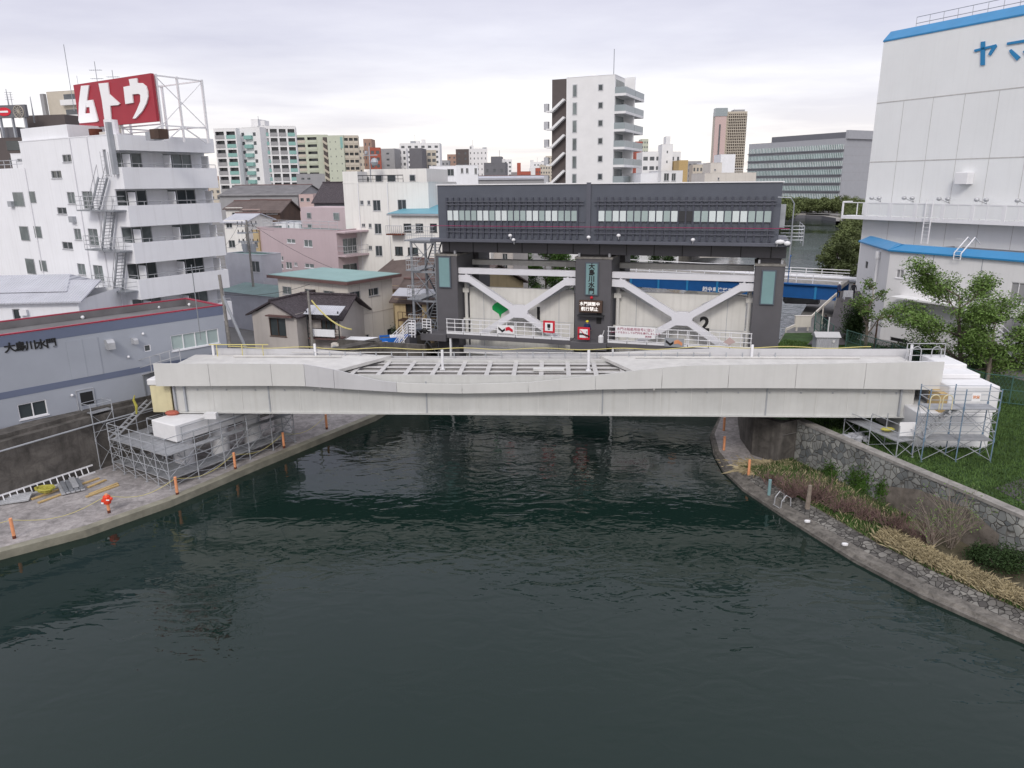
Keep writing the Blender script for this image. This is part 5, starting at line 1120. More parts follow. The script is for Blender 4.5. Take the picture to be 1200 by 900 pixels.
small(305, 328, 247, 122, -8, 8, 'wood_dark', 'dark timber gabled house beside the pink house', ((312, 247, 325, 251),), gable=(1.6, 'corr_brown'))
small(296, 303, 270, 96, -20, 6, 'yellowish', 'narrow ochre building squeezed left of the pink building', ((298, 282, 302, 290),))
small(308, 356, 262, 112, -20, 8, 'white_wall', 'white flat roofed house behind the pink building', (), roof='galv')
small(257, 349, 228, 172, -3, 20, 'far_grey', 'long low grey roofed hall behind the houses', (), gable=(2.0, 'grey_roof'))
small(350, 367, 228, 165, -3, 10, 'far_pink', 'small pink and white block between the hall and the dark roof', ((352, 232, 356, 236), (359, 232, 363, 236)))
small(368, 406, 236, 140, -12, 10, 'far_dark', 'dark roofed house with steep purple roof behind the pink building', (), gable=(3.4, 'tile'))
small(347, 381, 204, 190, 15, 12, 'far_grey', 'grey brown five storey block below the cream apartments', ((353, 208, 357, 211), (360, 208, 364, 211), (353, 216, 357, 219), (360, 216, 364, 219)))
# white building with stair behind gate opening, and hedge of trees
bg_ = small(552, 575, 291, 84, -18, 6, 'white_wall2', 'white building with dark doorways seen through the left gate bay', ((563, 300, 570, 345),)); 
bg2 = small(576, 601, 291, 84.5, -18, 6, 'plaster', 'pale block with dark strips seen through the left gate bay', ((589, 297, 595, 352), (584, 318, 588, 345)))
# ================================================================== WAREHOUSE, RIGHT
WD = -62.5
wc = Vector((36.0, 69.5)); zA = probe(WD, wc, 1037, 293.5)[1]
wa = Bld('warehouse_annex', 'low white warehouse annex with blue slanted roof edge behind the trees', 'building', wc, WD, 34, 10, 3, zA, 'warehouse_low'); R = wa.root; hA = zA-3
for r4 in ((1050, 316, 1059, 326), (1045, 361, 1060, 375), (1183, 331, 1202, 356)): wa.wpx('f', *r4, cols=2, pane='far_grey', frame='white_metal')
wa.wpx('f', 1149, 327, 1162, 350, cols=1, pane='far_grey', frame='white_metal'); wa.wpx('f', 1163, 329, 1169, 337, cols=1, pane='black')
wa.wpx('f', 1042, 396, 1062, 410, cols=1, pane='black', sill=False); wa.wpx('f', 1065, 358, 1086, 372, cols=3, pane='far_grey', frame='white_metal'); wa.wpx('f', 1175, 372, 1198, 398, cols=2, pane='far_grey'); wa.finish(roof='office_dark', parapet=.0)
def trimstrip(p0, p1, inward, zt_, h1, d1, nm='roof_edge'):
    pass
mb = MB(); mb.prism([(-.25, hA-.02), (-.25, hA+.12), (.85, hA+.62), (1.1, hA+.62), (1.1, hA-.02)], lambda p, q_, d: (d, p, q_), -.1, 34); fix_normals(mb.build('roof_edge', 'blue_trim', R))
sm_ = MB()
for k in range(1, 8): sm_.box(k*4.3-.03, k*4.3+.03, -.015, -.003, 0, hA-.05)
sm_.box(0, 34, -.02, -.003, 2.6, 2.66); sm_.build('wall_joint', 'galv', R)
# chamfered end wall
e1 = onz(1009, 283.5, zA); d1 = Vector((e1[0]-wc[0], e1[1]-wc[1])); Lc = d1.length; ac = math.degrees(math.atan2(-d1.y, -d1.x))
cb = Bld('warehouse_annex', 'narrow slanted end wall of the white annex with two slit windows', 'building', (e1[0], e1[1]), ac, Lc, .5, 3, zA, 'warehouse_low')
MR = Matrix.Translation((wc[0], wc[1], 3)) @ Matrix.Rotation(rad(WD), 4, 'Z'); MC = Matrix.Translation((e1[0], e1[1], 3)) @ Matrix.Rotation(cb.a, 4, 'Z')
cb.wpx('f', 1014, 306, 1017, 315, cols=1, pane='black', sill=False); cb.wpx('f', 1025, 310, 1028, 318.5, cols=1, pane='black', sill=False); cb.finish(roof=None)
mb = MB(); mb.prism([(-.25, hA-.02), (-.25, hA+.12), (.85, hA+.62), (1.1, hA+.62), (1.1, hA-.02)], lambda p, q_, d: (d, p, q_), -.1, Lc+.1); fix_normals(mb.build('roof_edge', 'blue_trim', cb.root))
a, z = cb.px('f', 1031, 303); MB().tube([(a, -.2, 0), (a, -.2, z)], .12, 8).tube([(a, -.2, z), (a, -.2, z+.7)], .25, 8).build('downpipe', 'white_metal', cb.root)
for o in list(cb.root.children):          # the end wall belongs to the annex: place its parts in the annex frame
    o.parent = R; o.matrix_basis = MR.inverted() @ MC
bpy.data.objects.remove(cb.root)
# annex stair
P0 = wa.px('f', 1128, 358, -1.2); P1 = wa.px('f', 1196, 421, -1.2); mb = MB()
for y in (-.7, -1.6): mb.bar((P0[0], y, P0[1]), (P1[0], y, P1[1]), .08, .3)
for i in range(20): c = Vector((P0[0], 0, P0[1])).lerp(Vector((P1[0], 0, P1[1])), (i+.5)/20); mb.box(c[0]-.14, c[0]+.14, -1.56, -.74, c[2]-.03, c[2]+.02)
o = mb.build('stair', 'white_metal', R); mb = MB()
for y in (-.7, -1.6):
    for z in (.5, .95): mb.tube([(P0[0], y, P0[1]+z), (P1[0], y, P1[1]+z), (P1[0]+1.5, y, P1[1]+z)], .03, 5)
    for i in range(8): c = Vector((P0[0], y, P0[1])).lerp(Vector((P1[0], y, P1[1])), i/7); mb.tube([c, c+Vector((0, 0, .95))], .025, 5)
mb.build('handrail', 'white_metal', o); MB().box(P0[0]-6.5, P0[0], -1.7, -.02, P0[1]-.15, P0[1]).build('stair_landing', 'warehouse_low', R); MB().box(P1[0], P1[0]+4, -1.8, -.02, P1[1]-.15, P1[1]).build('stair_landing', 'warehouse_low', R)
for (px0, px1, py) in ((1121, 1138, 288), (1180, 1202, 290)): pass
# roof ladders and fans
for (x0, y0, x1, y1) in ((1119, 287, 1127, 306),):
    a, z = wa.px('f', 1124, 304); mb = MB()
    for dx_ in (-.3, .3): mb.tube([(a+dx_, -.35, z), (a+dx_, -.35, hA+.3), (a+dx_, 1.3, hA+1.6), (a+dx_, 2.2, hA+1.0)], .05, 5)
    for k in range(6): mb.box(a-.3, a+.3, -.37, -.33, z+k*.35, z+k*.35+.04)
    mb.build('roof_ladder', 'white_metal', R)
for (x, y) in ((1053, 278), (1189, 288)):
    p = onz(x, y, zA+.2); v = np.array([p[0], p[1]])-wa.o; X, Y_ = float(v@wa.d), float(v@wa.n); sc_ = 1.0 if x < 1100 else 1.15
    mb = MB(); mb.tube([(X, Y_, hA), (X, Y_, hA+.7)], .55*sc_, 12); mb.tube([(X, Y_, hA+.7), (X, Y_, hA+.78), (X, Y_, hA+1.1), (X, Y_, hA+1.2)], [.6*sc_, 1.05*sc_, 1.05*sc_, .6*sc_], 14); mb.build('roof_fan', 'white_metal', R)
# tower
tc_ = Vector((39.6, 83.3)); zT = 32.0
tw = Bld('warehouse', 'tall windowless white warehouse tower with blue top edge and blue katakana', 'building', tc_, WD, 42, 30, 3, zT, 'warehouse'); R = tw.root; hT = zT-3
tw.finish(roof='office_dark', parapet=0)
a0, zt0 = tw.px('f', 1100, 37); mb = MB(); mb.prism([(-.06, hT-.0), (-.06, hT+.15), (1.0, hT+1.1), (1.3, hT+1.1), (1.3, hT)], lambda p, q_, d: (d, p, q_), -.05, 42); fix_normals(mb.build('roof_edge', 'blue_trim', R))
mb = MB(); mb.prism([(-.06, hT-.0), (-.06, hT+.15), (1.0, hT+1.1), (1.3, hT+1.1), (1.3, hT)], lambda p, q_, d: (p-.0, d, q_), 1.5, 30); fix_normals(mb.build('roof_edge', 'blue_trim', R))
rl = MB()
for z in (.5, 1.1): rl.tube([(2.2, 1.8, hT+1.05+z), (42, 1.8, hT+1.05+z)], .03, 4)
for k in range(28): rl.tube([(2.2+k*1.45, 1.8, hT+1.0), (2.2+k*1.45, 1.8, hT+2.15)], .03, 4)
rl.build('roof_rail', 'steel', R)
sm_ = MB(); zj = tw.px('f', 1110, 112)[1]; sm_.box(.05, 42, -.02, -.003, zj-.05, zj+.05); zj2 = tw.px('f', 1110, 187)[1]; sm_.box(.05, 42, -.02, -.003, zj2-.05, zj2+.05)
for k in range(1, 13): sm_.box(k*3.2-.02, k*3.2+.02, -.015, -.003, 8, zj-.06)
sm_.build('panel_joint', 'beam', R)
def c6(x, y): return 980+x/5.4545, y/5.4545
def kat(polys):
    for pl_ in polys:
        pts = [tw.px('f', *c6(*p)) for p in pl_]; mb = MB(); mb.prism(pts, lambda p, q_, d: (p, -.12+d, q_), 0, .1); fix_normals(mb.build('letter', 'blue_letters', R))
kat([[(928, 268), (954, 264), (952, 416), (925, 418)], [(885, 318), (1024, 283), (1030, 297), (990, 356), (974, 348), (1000, 304), (888, 333)]])
kat([[(1096, 272), (1290, 238), (1300, 255), (1215, 350), (1196, 332), (1262, 262), (1094, 288)], [(1108, 324), (1122, 314), (1180, 365), (1158, 388), (1120, 345)]])
# balcony
zb_ = tw.px('f', 1110, 256)[1]; mb = MB(); mb.box(-1.6, 42, -1.7, -.003, zb_-.35, zb_); o = mb.build('balcony', 'white_metal', R); rl = MB(); rl.box(-1.6, -1.45, -1.7, -1.55, zb_, zb_+1.5)
for z in (1.5,): rl.tube([(-1.55, -1.62, zb_+z), (-1.55, -.1, zb_+z)], .07, 5)
for k in range(15):
    x = 1.2+k*2.9; rl.box(x, x+.35, -1.7, -1.6, zb_, zb_+1.45); 
for k in range(30): x = .3+k*1.4; rl.box(x, x+.08, -1.68, -1.6, zb_, zb_+1.45)
rl.box(-1.6, 42, -1.69, -1.61, zb_+1.38, zb_+1.47); rl.build('railing', 'white_metal', o); MB().add([(1, -1.66, zb_+.15), (42, -1.66, zb_+.15), (42, -1.66, zb_+1.38), (1, -1.66, zb_+1.38)], [(0, 1, 2, 3)]).build('railing_panel', 'warehouse', o)
for (x, y) in ((1023, 232), (1061, 232), (1102, 233), (1146, 234), (1194, 235)):
    a, z = tw.px('f', x, y, -.8); mb = MB(); mb.sphere((a, -1.0, z), .26, 8, (1, 1, .8)); mb.sphere((a+.9, -1.0, z), .26, 8, (1, 1, .8)); mb.tube([(a, -1.0, z), (a+.45, -.05, z-.4), (a+.9, -1.0, z)], .04, 5); mb.build('floodlight', 'steel_light', R, True)
r = tw.rect('f', 1126, 202, 1141, 216); bev(MB().box(r[0], r[1], -1.0, -.003, r[2], r[3]).build('vent_box', 'white_metal', R), .04)
a, zt_ = tw.px('f', 1102, 240, -.2); mb = MB()
for dx_ in (-.35, .35): mb.tube([(a+dx_, -1.95, hA+.2), (a+dx_, -1.95, zb_+1.9)], .06, 5)
for k in range(15): mb.box(a-.35, a+.35, -1.97, -1.93, hA+.3+k*.38, hA+.35+k*.38)
mb.build('wall_ladder', 'white_metal', R)
# ================================================================== FAR BUILDINGS
def far(name, x0, x1, yt, Y, dg, D, wall, label, cols=0, st=3.0, ww=.5, wh=.45, side=None, scols=0, pane='glass_far', bal=None, balw=None, ymin=0, coping=None, cat='building', rooftop=None, sbal=None, rows=None):
    o = ony(x0, yt, Y); W = max(2, probe(dg, o, x1, yt)[0]); zt = o[2]
    b_ = Bld(name, label, cat, (o[0], o[1]), dg, W, D, 3.0, zt, wall); h = zt-3; n = int(h/st); n = min(n, rows or n)
    for fce, L_, cc, bb in (('f', W, cols, bal), (side or 'r', D, scols, sbal)):
        if not cc: continue
        cw = L_/cc
        for k in range(n):
            z = h-.6-(k+1)*st+st*.25
            for i in range(cc):
                a = (i+.5-ww/2)*cw; zb = z if not bb else z-.3
                b_.win(fce, (a, a+ww*cw, zb, z+st*wh+ (st*.15 if bb else 0)), simple=True, pane=pane, depth=.12 if not bb else .9)
            if bb:
                mb = MB(); za = h-.6-(k+1)*st
                if fce == 'f': mb.box(.1, W-.1, -1.1, -.003, za, za+.18); mb.box(.1, W-.1, -1.1, -1.0, za+.18, za+1.15)
                elif fce == 'r': mb.box(W+.003, W+1.1, .1, D-.1, za, za+.18); mb.box(W+1.0, W+1.1, .1, D-.1, za+.18, za+1.15)
                else: mb.box(-1.1, -.003, .1, D-.1, za, za+.18); mb.box(-1.1, -1.0, .1, D-.1, za+.18, za+1.15)
                mb.build('balcony', bb, b_.root)
    b_.finish(roof='far_grey', parapet=.3)
    rc = random.Random(hash((round(x0), round(yt))) & 0xffff)
    if Y > 200 and W > 8:
        for _ in range(rc.randint(1, 3)):
            xx = W*rc.uniform(.05, .8); hh_ = rc.uniform(.8, 2.6); MB().box(xx, xx+rc.uniform(1, 3.5), D*.3, D*.3+2.5, h-.3, h+hh_).build('roof_tank', rc.choice(['galv', wall, 'far_white']), b_.root)
        xx = W*rc.uniform(.2, .8); MB().tube([(xx, D*.5, h-.3), (xx, D*.5, h+rc.uniform(3, 6))], .08, 4).build('mast', 'steel', b_.root)
    if rooftop:
        for (fx0, fx1, hh) in rooftop: MB().box(W*fx0, W*fx1, D*.2, D*.8, h-.3, h+hh).build('roof_room', wall, b_.root)
    return b_
# white eight storey tower behind the gate
t8 = far('apartment_tower', 664, 721, 91.5, 118, -24, 11, 'far_white', 'white eight storey apartment tower with glass balconies directly behind the gate house', 0)
b8 = t8; h8_ = b8.z1-3; R = b8.root
for k in range(6):
    yy = 107+k*20.9
    for (x0, x1, m_, nm) in ((671, 676.5, 'far_grey', 'stairwell'), (701, 707, 'glass', 'window')):
        q_ = b8.rect('f', x0-k*.15, yy-8 if x0 < 690 else yy-8.5, x1-k*.15, yy+7 if x0 < 690 else yy-.5); o = MB().box(q_[0], q_[1], -.05, -.003, q_[2], q_[3]).build('window', 'steel_light', R); MB().box(q_[0]+.12, q_[1]-.12, -.07, -.051, q_[2]+.12, q_[3]-.12).build('pane', 'glass_pale' if x0 < 690 else 'glass', o)
    z_t = b8.px('f', 720, 102+k*20.9)[1]; z_b = b8.px('f', 720, 109.5+k*20.9)[1]
    for (ya, yb_) in ((0.0, 5.4), (5.6, 11)):
        mb = MB(); mb.box(b8.W+.003, b8.W+1.7, ya, yb_, z_b-.35, z_b); o = mb.build('balcony', 'far_white', R); MB().box(b8.W+1.6, b8.W+1.68, ya, yb_, z_b, z_t).box(b8.W+.01, b8.W+1.6, ya+.01, ya+.08, z_b, z_t).build('glass_panel', 'frost', o)
        MB().box(b8.W+.01, b8.W+.04, ya+.5, yb_-.4, z_b, z_b+2.0).build('balcony_window', 'glass_pale', R)
    MB().box(b8.W+.003, b8.W+1.6, 5.42, 5.58, z_b, z_b+2.8).build('partition', 'far_white', R)
q_ = b8.rect('f', 646, 92, 661.5, 214); MB().box(q_[0]-.2, -.05, .8, 6, 0, q_[3]).build('stair_shaft', 'brown_stair', R)
for k in range(6):
    a1_, z1q = b8.px('f', 661, 116.5+k*20.9); a0_, z0q = b8.px('f', 646, 131+k*20.9); mb = MB(); mb.bar((a1_, .2, z1q), (a0_, .2, z0q), .8, .35); mb.bar((a0_, .2, z0q), (a0_-.8, .2, z0q), .8, .25); mb.build('stair_flight', 'far_white', R)
    mb = MB(); mb.box(a0_-1.2, a0_-.5, -.1, .5, z0q, z0q+1.2); mb.build('landing_rail', 'steel_light', R)
mb = MB().tube([(b8.W*.85, 3, h8_), (b8.W*.85, 3, h8_+4)], .06, 5); mb.build('lightning_rod', 'steel', R)
mb = MB(); mb.sphere((b8.W*.4, 4, h8_), 1.2, 8, (1, 1, .7)); mb.build('roof_tank', 'far_white', R)
# teal balcony apartment: two joined wings
f1 = far('apartment_building', 277, 304, 150, 262, -18, 14, 'far_white', 'tall white apartment block with a stack of small teal balconies', 2, 2.9, .25, .4, rows=9)
R = f1.root; hh = f1.z1-3
for k in range(9): MB().box(f1.W*.36, f1.W*.68, -1.1, -.02, hh-.9-(k+1)*2.9, hh-.9-(k+1)*2.9+1.2).build('balcony', 'teal_panel', R)
def flatgrid(name, x0, x1, yt, Y, dg, D, wall, label, cols, n, st, pans, back='glass_far', zt_off=0, side='r'):
    o = ony(x0, yt, Y); W = probe(dg, o, x1, yt)[0]; zt = o[2]; b_ = Bld(name, label, 'building', (o[0], o[1]), dg, W, D, 3, zt, wall); h = zt-3; cw = W/cols
    for k in range(n):
        for i in range(cols): b_.win('f', (i*cw+.12*cw, (i+1)*cw-.10*cw, h-.5-(k+1)*st+.15, h-.5-k*st-.45), simple=True, pane=back, depth=1.3)
    b_.finish(roof='far_grey', parapet=.3)
    for k in range(n):
        for i in range(cols):
            p = pans[(i+k*0) % len(pans)]; z = h-.5-(k+1)*st+.15; mb = MB().box(i*cw+.1*cw, (i+1)*cw-.08*cw, -.15, -.02, z, z+1.15); mb.build('balcony_panel', p, b_.root)
        
    return b_
flatgrid('apartment_building', 304, 345.5, 147.5, 262, 14, 14, 'far_white', 'wide white apartment wing with rows of teal and grey balconies', 4, 8, 2.95, ['teal_panel', 'far_grey', 'far_grey', 'teal_panel'])
flatgrid('apartment_building', 250, 276, 151, 258, -10, 2.5, 'far_white', 'white apartment wing with teal balconies just right of the rooftop sign building', 2, 9, 2.9, ['far_grey', 'teal_panel'])
far('roof_room', 294, 302, 140, 268, -10, 6, 'far_white', 'small white plant room rising behind the teal balcony block')
flatgrid('apartment_building', 344, 372, 158.5, 330, -10, 14, 'far_green', 'cream apartment block left of the zigzag stair', 2, 8, 2.9, ['far_beige', 'far_green'])
za = far('apartment_building', 372, 383, 158, 322, 8, 12, 'far_green', 'cream apartment end wall with brown zigzag stair', 0); R = za.root; hh = za.z1-3
MB().box(za.W*.55, za.W, -.8, -.02, 0, hh-1).build('stair_shaft', 'brown_stair', R)
for k in range(11): mb = MB(); mb.bar((za.W*.5, -1.1, hh-2.5-k*2.9), (za.W, -1.1, hh-3.9-k*2.9), .4, .9); mb.build('stair_flight', 'far_beige', R)
ge = far('apartment_building', 383, 402, 159, 318, -6, 14, 'far_green', 'pale green apartment end wall with pairs of tiny windows', 3, 2.9, .13, .2, rows=9)
MB().box(ge.W*.80, ge.W*.95, -.06, -.01, ge.z1-3-5, ge.z1-3-.6).build('notice_panel', 'teal_panel', ge.root)
flatgrid('apartment_building', 402, 419.5, 158.8, 318, 10, 14, 'far_beige', 'beige apartment wing with three columns of dark loggias', 3, 9, 2.9, ['far_beige'])
FL = [  # x0,x1,ytop,Y,deg,D,wall,label,cols,st,ww,wh,rooftop
 (420, 432, 172, 380, -5, 12, 'far_beige', 'slim tan block left of the brown tower', 3, 3.1, .4, .4, None),
 (425.5, 435, 163, 360, 0, 10, 'far_brown', 'slender brown tower with dark top windows', 2, 3.1, .3, .4, None),
 (433, 445.5, 173, 352, 8, 12, 'far_red', 'brick red block with wide balconies', 2, 3.0, .6, .5, None),
 (446, 462, 174.5, 400, -8, 12, 'far_grey', 'grey green flat block behind the white terrace building', 1, 3.0, .2, .3, None),
 (461, 476, 174, 410, 4, 12, 'far_white', 'white block with diagonal outside stairs', 3, 3.0, .5, .5, None),
 (468, 515, 168, 470, 0, 14, 'far_white', 'wide pale block behind the grey and beige pair', 6, 3.0, .5, .45, None),
 (479.5, 494, 174, 380, -5, 12, 'far_dark', 'dark grey block with billboard like parapet', 0, 3.0, .5, .5, None),
 (494, 511, 176, 395, 6, 12, 'far_beige', 'beige block with balcony rows beside the dark grey block', 3, 3.0, .7, .5, None),
 (517, 526, 188, 520, 0, 12, 'far_grey', 'low dull grey block on the skyline left of the brown tower', 2, 3.0, .4, .4, None),
 (524, 535, 181, 540, 0, 12, 'far_brown', 'small brown grey block on the skyline', 2, 3.0, .4, .4, None),
 (534, 549, 175, 440, -6, 12, 'brown_stair', 'dark brown twelve storey slab with pale balcony column', 2, 3.0, .3, .4, None),
 (549, 571, 174.5, 440, 3, 12, 'far_white', 'white slab with dotted small windows', 5, 3.0, .25, .35, None),
 (567, 592, 191, 300, -4, 14, 'far_dark', 'dark grey cube of a building with two black openings', 3, 4.0, .3, .3, [(.3, .8, 2.5)]),
 (590, 600, 187, 600, 0, 12, 'far_white', 'white narrow block with black windows on the skyline', 2, 3.2, .5, .4, None),
 (599, 612, 202, 430, 0, 12, 'far_grey', 'low grey block beside the stepped brick building', 3, 3.0, .4, .4, None),
 (600, 610, 206, 380, 0, 10, 'far_red', 'low brick wing on the skyline', 3, 3.0, .4, .4, None),
 (606, 609.5, 191, 420, 0, 8, 'far_red', 'thin brick red stair tower on the skyline', 0, 3.0, .4, .4, None),
 (610, 622, 201, 400, 0, 10, 'far_red', 'brick red block with balcony windows', 4, 3.0, .5, .4, None),
 (621, 630, 197, 480, 0, 12, 'far_white', 'plain white block between two brick blocks', 0, 3.0, .4, .4, [(.1, .5, 5)]),
 (628, 633.5, 197, 420, 0, 10, 'far_red', 'narrow brick red block left of the cream block', 2, 3.0, .4, .4, None),
 (625, 640, 190, 620, 0, 12, 'far_white', 'white rooftop cluster behind the brick blocks', 4, 3.0, .4, .4, None),
 (633, 645, 193, 520, 0, 12, 'far_beige', 'cream block with regular windows left of the white tower', 4, 3.0, .5, .4, None),
 (640, 648, 183, 700, 0, 12, 'far_beige', 'taller cream block peeping out left of the white tower', 3, 3.0, .5, .4, None),
 (745, 753, 166, 330, 0, 14, 'far_red', 'dark red brick block immediately right of the white tower', 0, 3.0, .4, .4, None),
 (752, 760, 163, 520, 0, 12, 'far_green', 'pale green stepped block above the white office', 3, 3.0, .5, .4, None),
 (753, 776, 178, 300, 0, 14, 'far_white', 'white office with long window strips and roof mast', 3, 3.6, .7, .4, None),
 (776, 789, 169, 290, -4, 12, 'far_white', 'white stair tower with four small dark windows', 1, 3.6, .12, .25, [(.4, .8, 3)]),
 (786, 798, 178, 300, 4, 12, 'far_white', 'white block with louvered windows right of the stair tower', 2, 3.6, .4, .4, None),
 (796, 806.5, 188, 280, 0, 12, 'timber', 'ochre gold block on the skyline', 0, 3.0, .4, .4, None),
 (806, 822, 189, 430, 0, 12, 'far_grey', 'grey striped block behind the pale balcony flats', 3, 3.0, .5, .5, None),
 (812, 824, 193, 340, -6, 12, 'far_beige', 'pale yellow balcony flats on the skyline', 3, 3.0, .5, .5, None),
 (822, 834, 191, 420, 0, 12, 'white_wall', 'pale lilac block on the skyline', 0, 3.0, .4, .4, None),
 (845, 862, 181, 360, 0, 12, 'white_wall', 'pale lilac stair towers below the high rise', 0, 3.0, .4, .4, None),
 (54, 92, 108, 230, -18, 14, 'far_beige', 'cream ten storey apartment block left of the rooftop sign', 0, 3.0, .4, .4, None),
]
for q_ in FL:
    x0, x1, yt, Y, dg, D, wall, lab, cols, st, ww, wh, rt = q_; far('far_building', x0, x1, yt, Y, dg, D, wall, lab, cols, st, ww, wh, rooftop=rt)
# cream block left of the sign gets balconies
cb_ = [o for o in C.objects if o.get('label') == 'cream ten storey apartment block left of the rooftop sign'][0]
ZT = ony(54, 108, 230)[2]-3
for k in range(6): 
    mb = MB().box(6.0, 13, -1.2, -.02, ZT-4-k*4.2, ZT-3-k*4.2+.5); mb.build('balcony', 'far_white', cb_); MB().box(6.5, 12.5, -.1, -.03, ZT-2.4-k*4.2, ZT-.9-k*4.2).build('window', 'glass_far', cb_)
MB().box(-1.5, -.2, -1, 0, 0, ZT-.5).build('stair_shaft', 'far_grey', cb_)
# mid distance low blocks just over the gate roof
small(503, 537, 195, 135, -4, 10, 'white_wall', 'white roof block with recess seen above the left end of the gate house', ((524, 198, 532, 206),))
small(534, 560, 194, 128, 2, 10, 'white_wall', 'pale lilac block with four small windows above the gate house', ((540, 197, 543, 203), (546, 197, 549, 203), (556, 197, 559, 204)))
small(500, 516, 216, 118, -15, 8, 'white_wall', 'pale lilac wall between the five storey building and the gate house', ((503, 229, 508, 233),))
small(560, 642, 209, 190, 0, 16, 'far_grey', 'long pale low roof behind the gate house', (), gable=(.6, 'corr_light'))
small(751, 795, 203, 110, 2, 8, 'white_wall', 'white flat roofed annex beside the white tower above the gate house', ((776, 202, 786, 212),), roof='corr_light')
small(775, 800, 200.5, 108, 2, 8, 'far_white', 'light canopy building with open loggia right of the white annex', ((778, 203, 784, 212), (787, 203, 792, 212)))
small(826, 886, 203, 150, -3, 14, 'cream', 'cream low building above the right end of the gate house', ((841, 208, 843, 211),))
small(833, 846, 191, 152, -3, 8, 'cream', 'cream roof penthouse on the low building', ((837, 198, 839, 200),))
# dark brown office with round emblem board far left
db = far('office_block', -30, 34, 163, 105, -12, 14, 'brown_stair', 'brown grey office block at the left edge with long dark window recesses', 0); hh = db.z1-3
o = db; q_ = db.rect('f', 8, 165, 36, 176); MB().box(q_[0], q_[1], -.05, -.01, q_[2], q_[3]).build('window_recess', 'glass', db.root); q_ = db.rect('f', 12, 185, 36, 193); MB().box(q_[0], q_[1], -.05, -.01, q_[2], q_[3]).build('window_recess', 'glass', db.root)
q_ = db.rect('f', 28, 135, 62, 149, 5); MB().box(q_[0], q_[1]+2, 5, 12, hh-.3, q_[3]).build('roof_room', 'brown_stair', db.root); q_ = db.rect('f', 0, 149, 20, 158, 3); MB().box(q_[0], q_[1], 3, 8, hh-.3, q_[3]).build('roof_plant', 'far_dark', db.root)
q_ = db.rect('f', -6, 123, 30, 138, 2); eb = MB().box(q_[0], q_[1], 2, 2.4, q_[2], q_[3]).build('board', 'far_dark', db.root); mb = MB()
for x in (q_[0]+.5, (q_[0]+q_[1])/2, q_[1]-.5): mb.box(x-.1, x+.1, 2.05, 2.35, hh-.3, q_[2])
mb.build('board_frame', 'galv', db.root)
cxx = db.px('f', 22, 131, 2); ring_ = MB()
for k in range(24):
    t0_ = 2*math.pi*k/24; t1_ = 2*math.pi*(k+1)/24; ring_.bar((cxx[0]+.8*math.cos(t0_), 1.96, cxx[1]+.8*math.sin(t0_)), (cxx[0]+.8*math.cos(t1_), 1.96, cxx[1]+.8*math.sin(t1_)), .05, .14, up=(0, 1, 0))
for k in range(6): t0_ = math.pi*k/6; ring_.bar((cxx[0]-.7*math.cos(t0_), 1.96, cxx[1]-.7*math.sin(t0_)), (cxx[0]+.7*math.cos(t0_), 1.96, cxx[1]+.7*math.sin(t0_)), .04, .1, up=(0, 1, 0))
ring_.build('emblem', 'far_beige', eb); cxx = db.px('f', 5, 131, 2); o = MB().prism([(cxx[0]+1.1*math.cos(t), cxx[1]+.55*math.sin(t)) for t in np.linspace(0, 2*math.pi, 20)[:-1]], lambda p, q, d: (p, 1.93+d, q), 0, .06).build('emblem', 'red', eb); MB().box(cxx[0]-.7, cxx[0]+.7, 1.9, 1.925, cxx[1]-.12, cxx[1]+.12).build('emblem_bar', 'white_letters', eb)
for (x, y0, y1, lab) in ((10, 122, 104, 'lattice aerial pair above the round emblem board'), (39, 135, 113, 'tapering lightning mast left of the cream block')):
    p = ony(x, y0, 108); h_ = ony(x, y1, 108)[2]-p[2]; mb = MB().tube([(0, 0, -1), (0, 0, h_)], [.12, .04], 5); 
    if x < 20: mb.tube([(.5, 0, -1), (.5, 0, h_*.8)], .04, 5); [mb.box(-.3, .8, -.02, .02, h_*(.3+.15*k), h_*(.3+.15*k)+.04) for k in range(4)]
    o = mb.build('aerial', 'steel'); o.location = p; tag(o, lab, 'aerial')
small(12, 37, 180.5, 100, -12, 4, 'white_wall', 'white roofed plant shed in front of the brown office block', ((20, 186, 28, 189),))
# high rise
hr_ = far('high_rise', 839, 876, 131, 900, -3, 14, 'far_beige', 'tall beige and pink residential high rise on the horizon', 0); R = hr_.root; hh = hr_.z1-3; W = hr_.W
MB().box(-.5, W*.34, -1.5, -.02, 0, hh+1).build('corner_wing', 'far_pink', R); MB().box(-.6, W*.36, -2, 10, hh-5, hh+4).build('crown', 'frost', R); MB().box(W*.6, W*.95, 5, 20, hh, hh+2.5).build('helipad', 'far_grey', R)
MB().box(W*.12, W*.17, -1.9, -1.52, 10, hh-14).build('window_strip', 'glass_far', R)
for k in range(28):
    z = hh-4-k*3.1; o = MB().box(W*.40, W-.3, -.3, -.02, z, z+1.5).build('window_band', 'brown_stair', R)
    MB().box(W*.38, W, -1.6, -.31, z-.9, z-.2).build('balcony', 'far_beige' if k < 19 else 'far_white', R)
for k in range(10): x = W*.40+k*W*.06; MB().box(x, x+W*.012, -1.9, -.3, 5, hh-1).build('pier', 'far_beige', R)
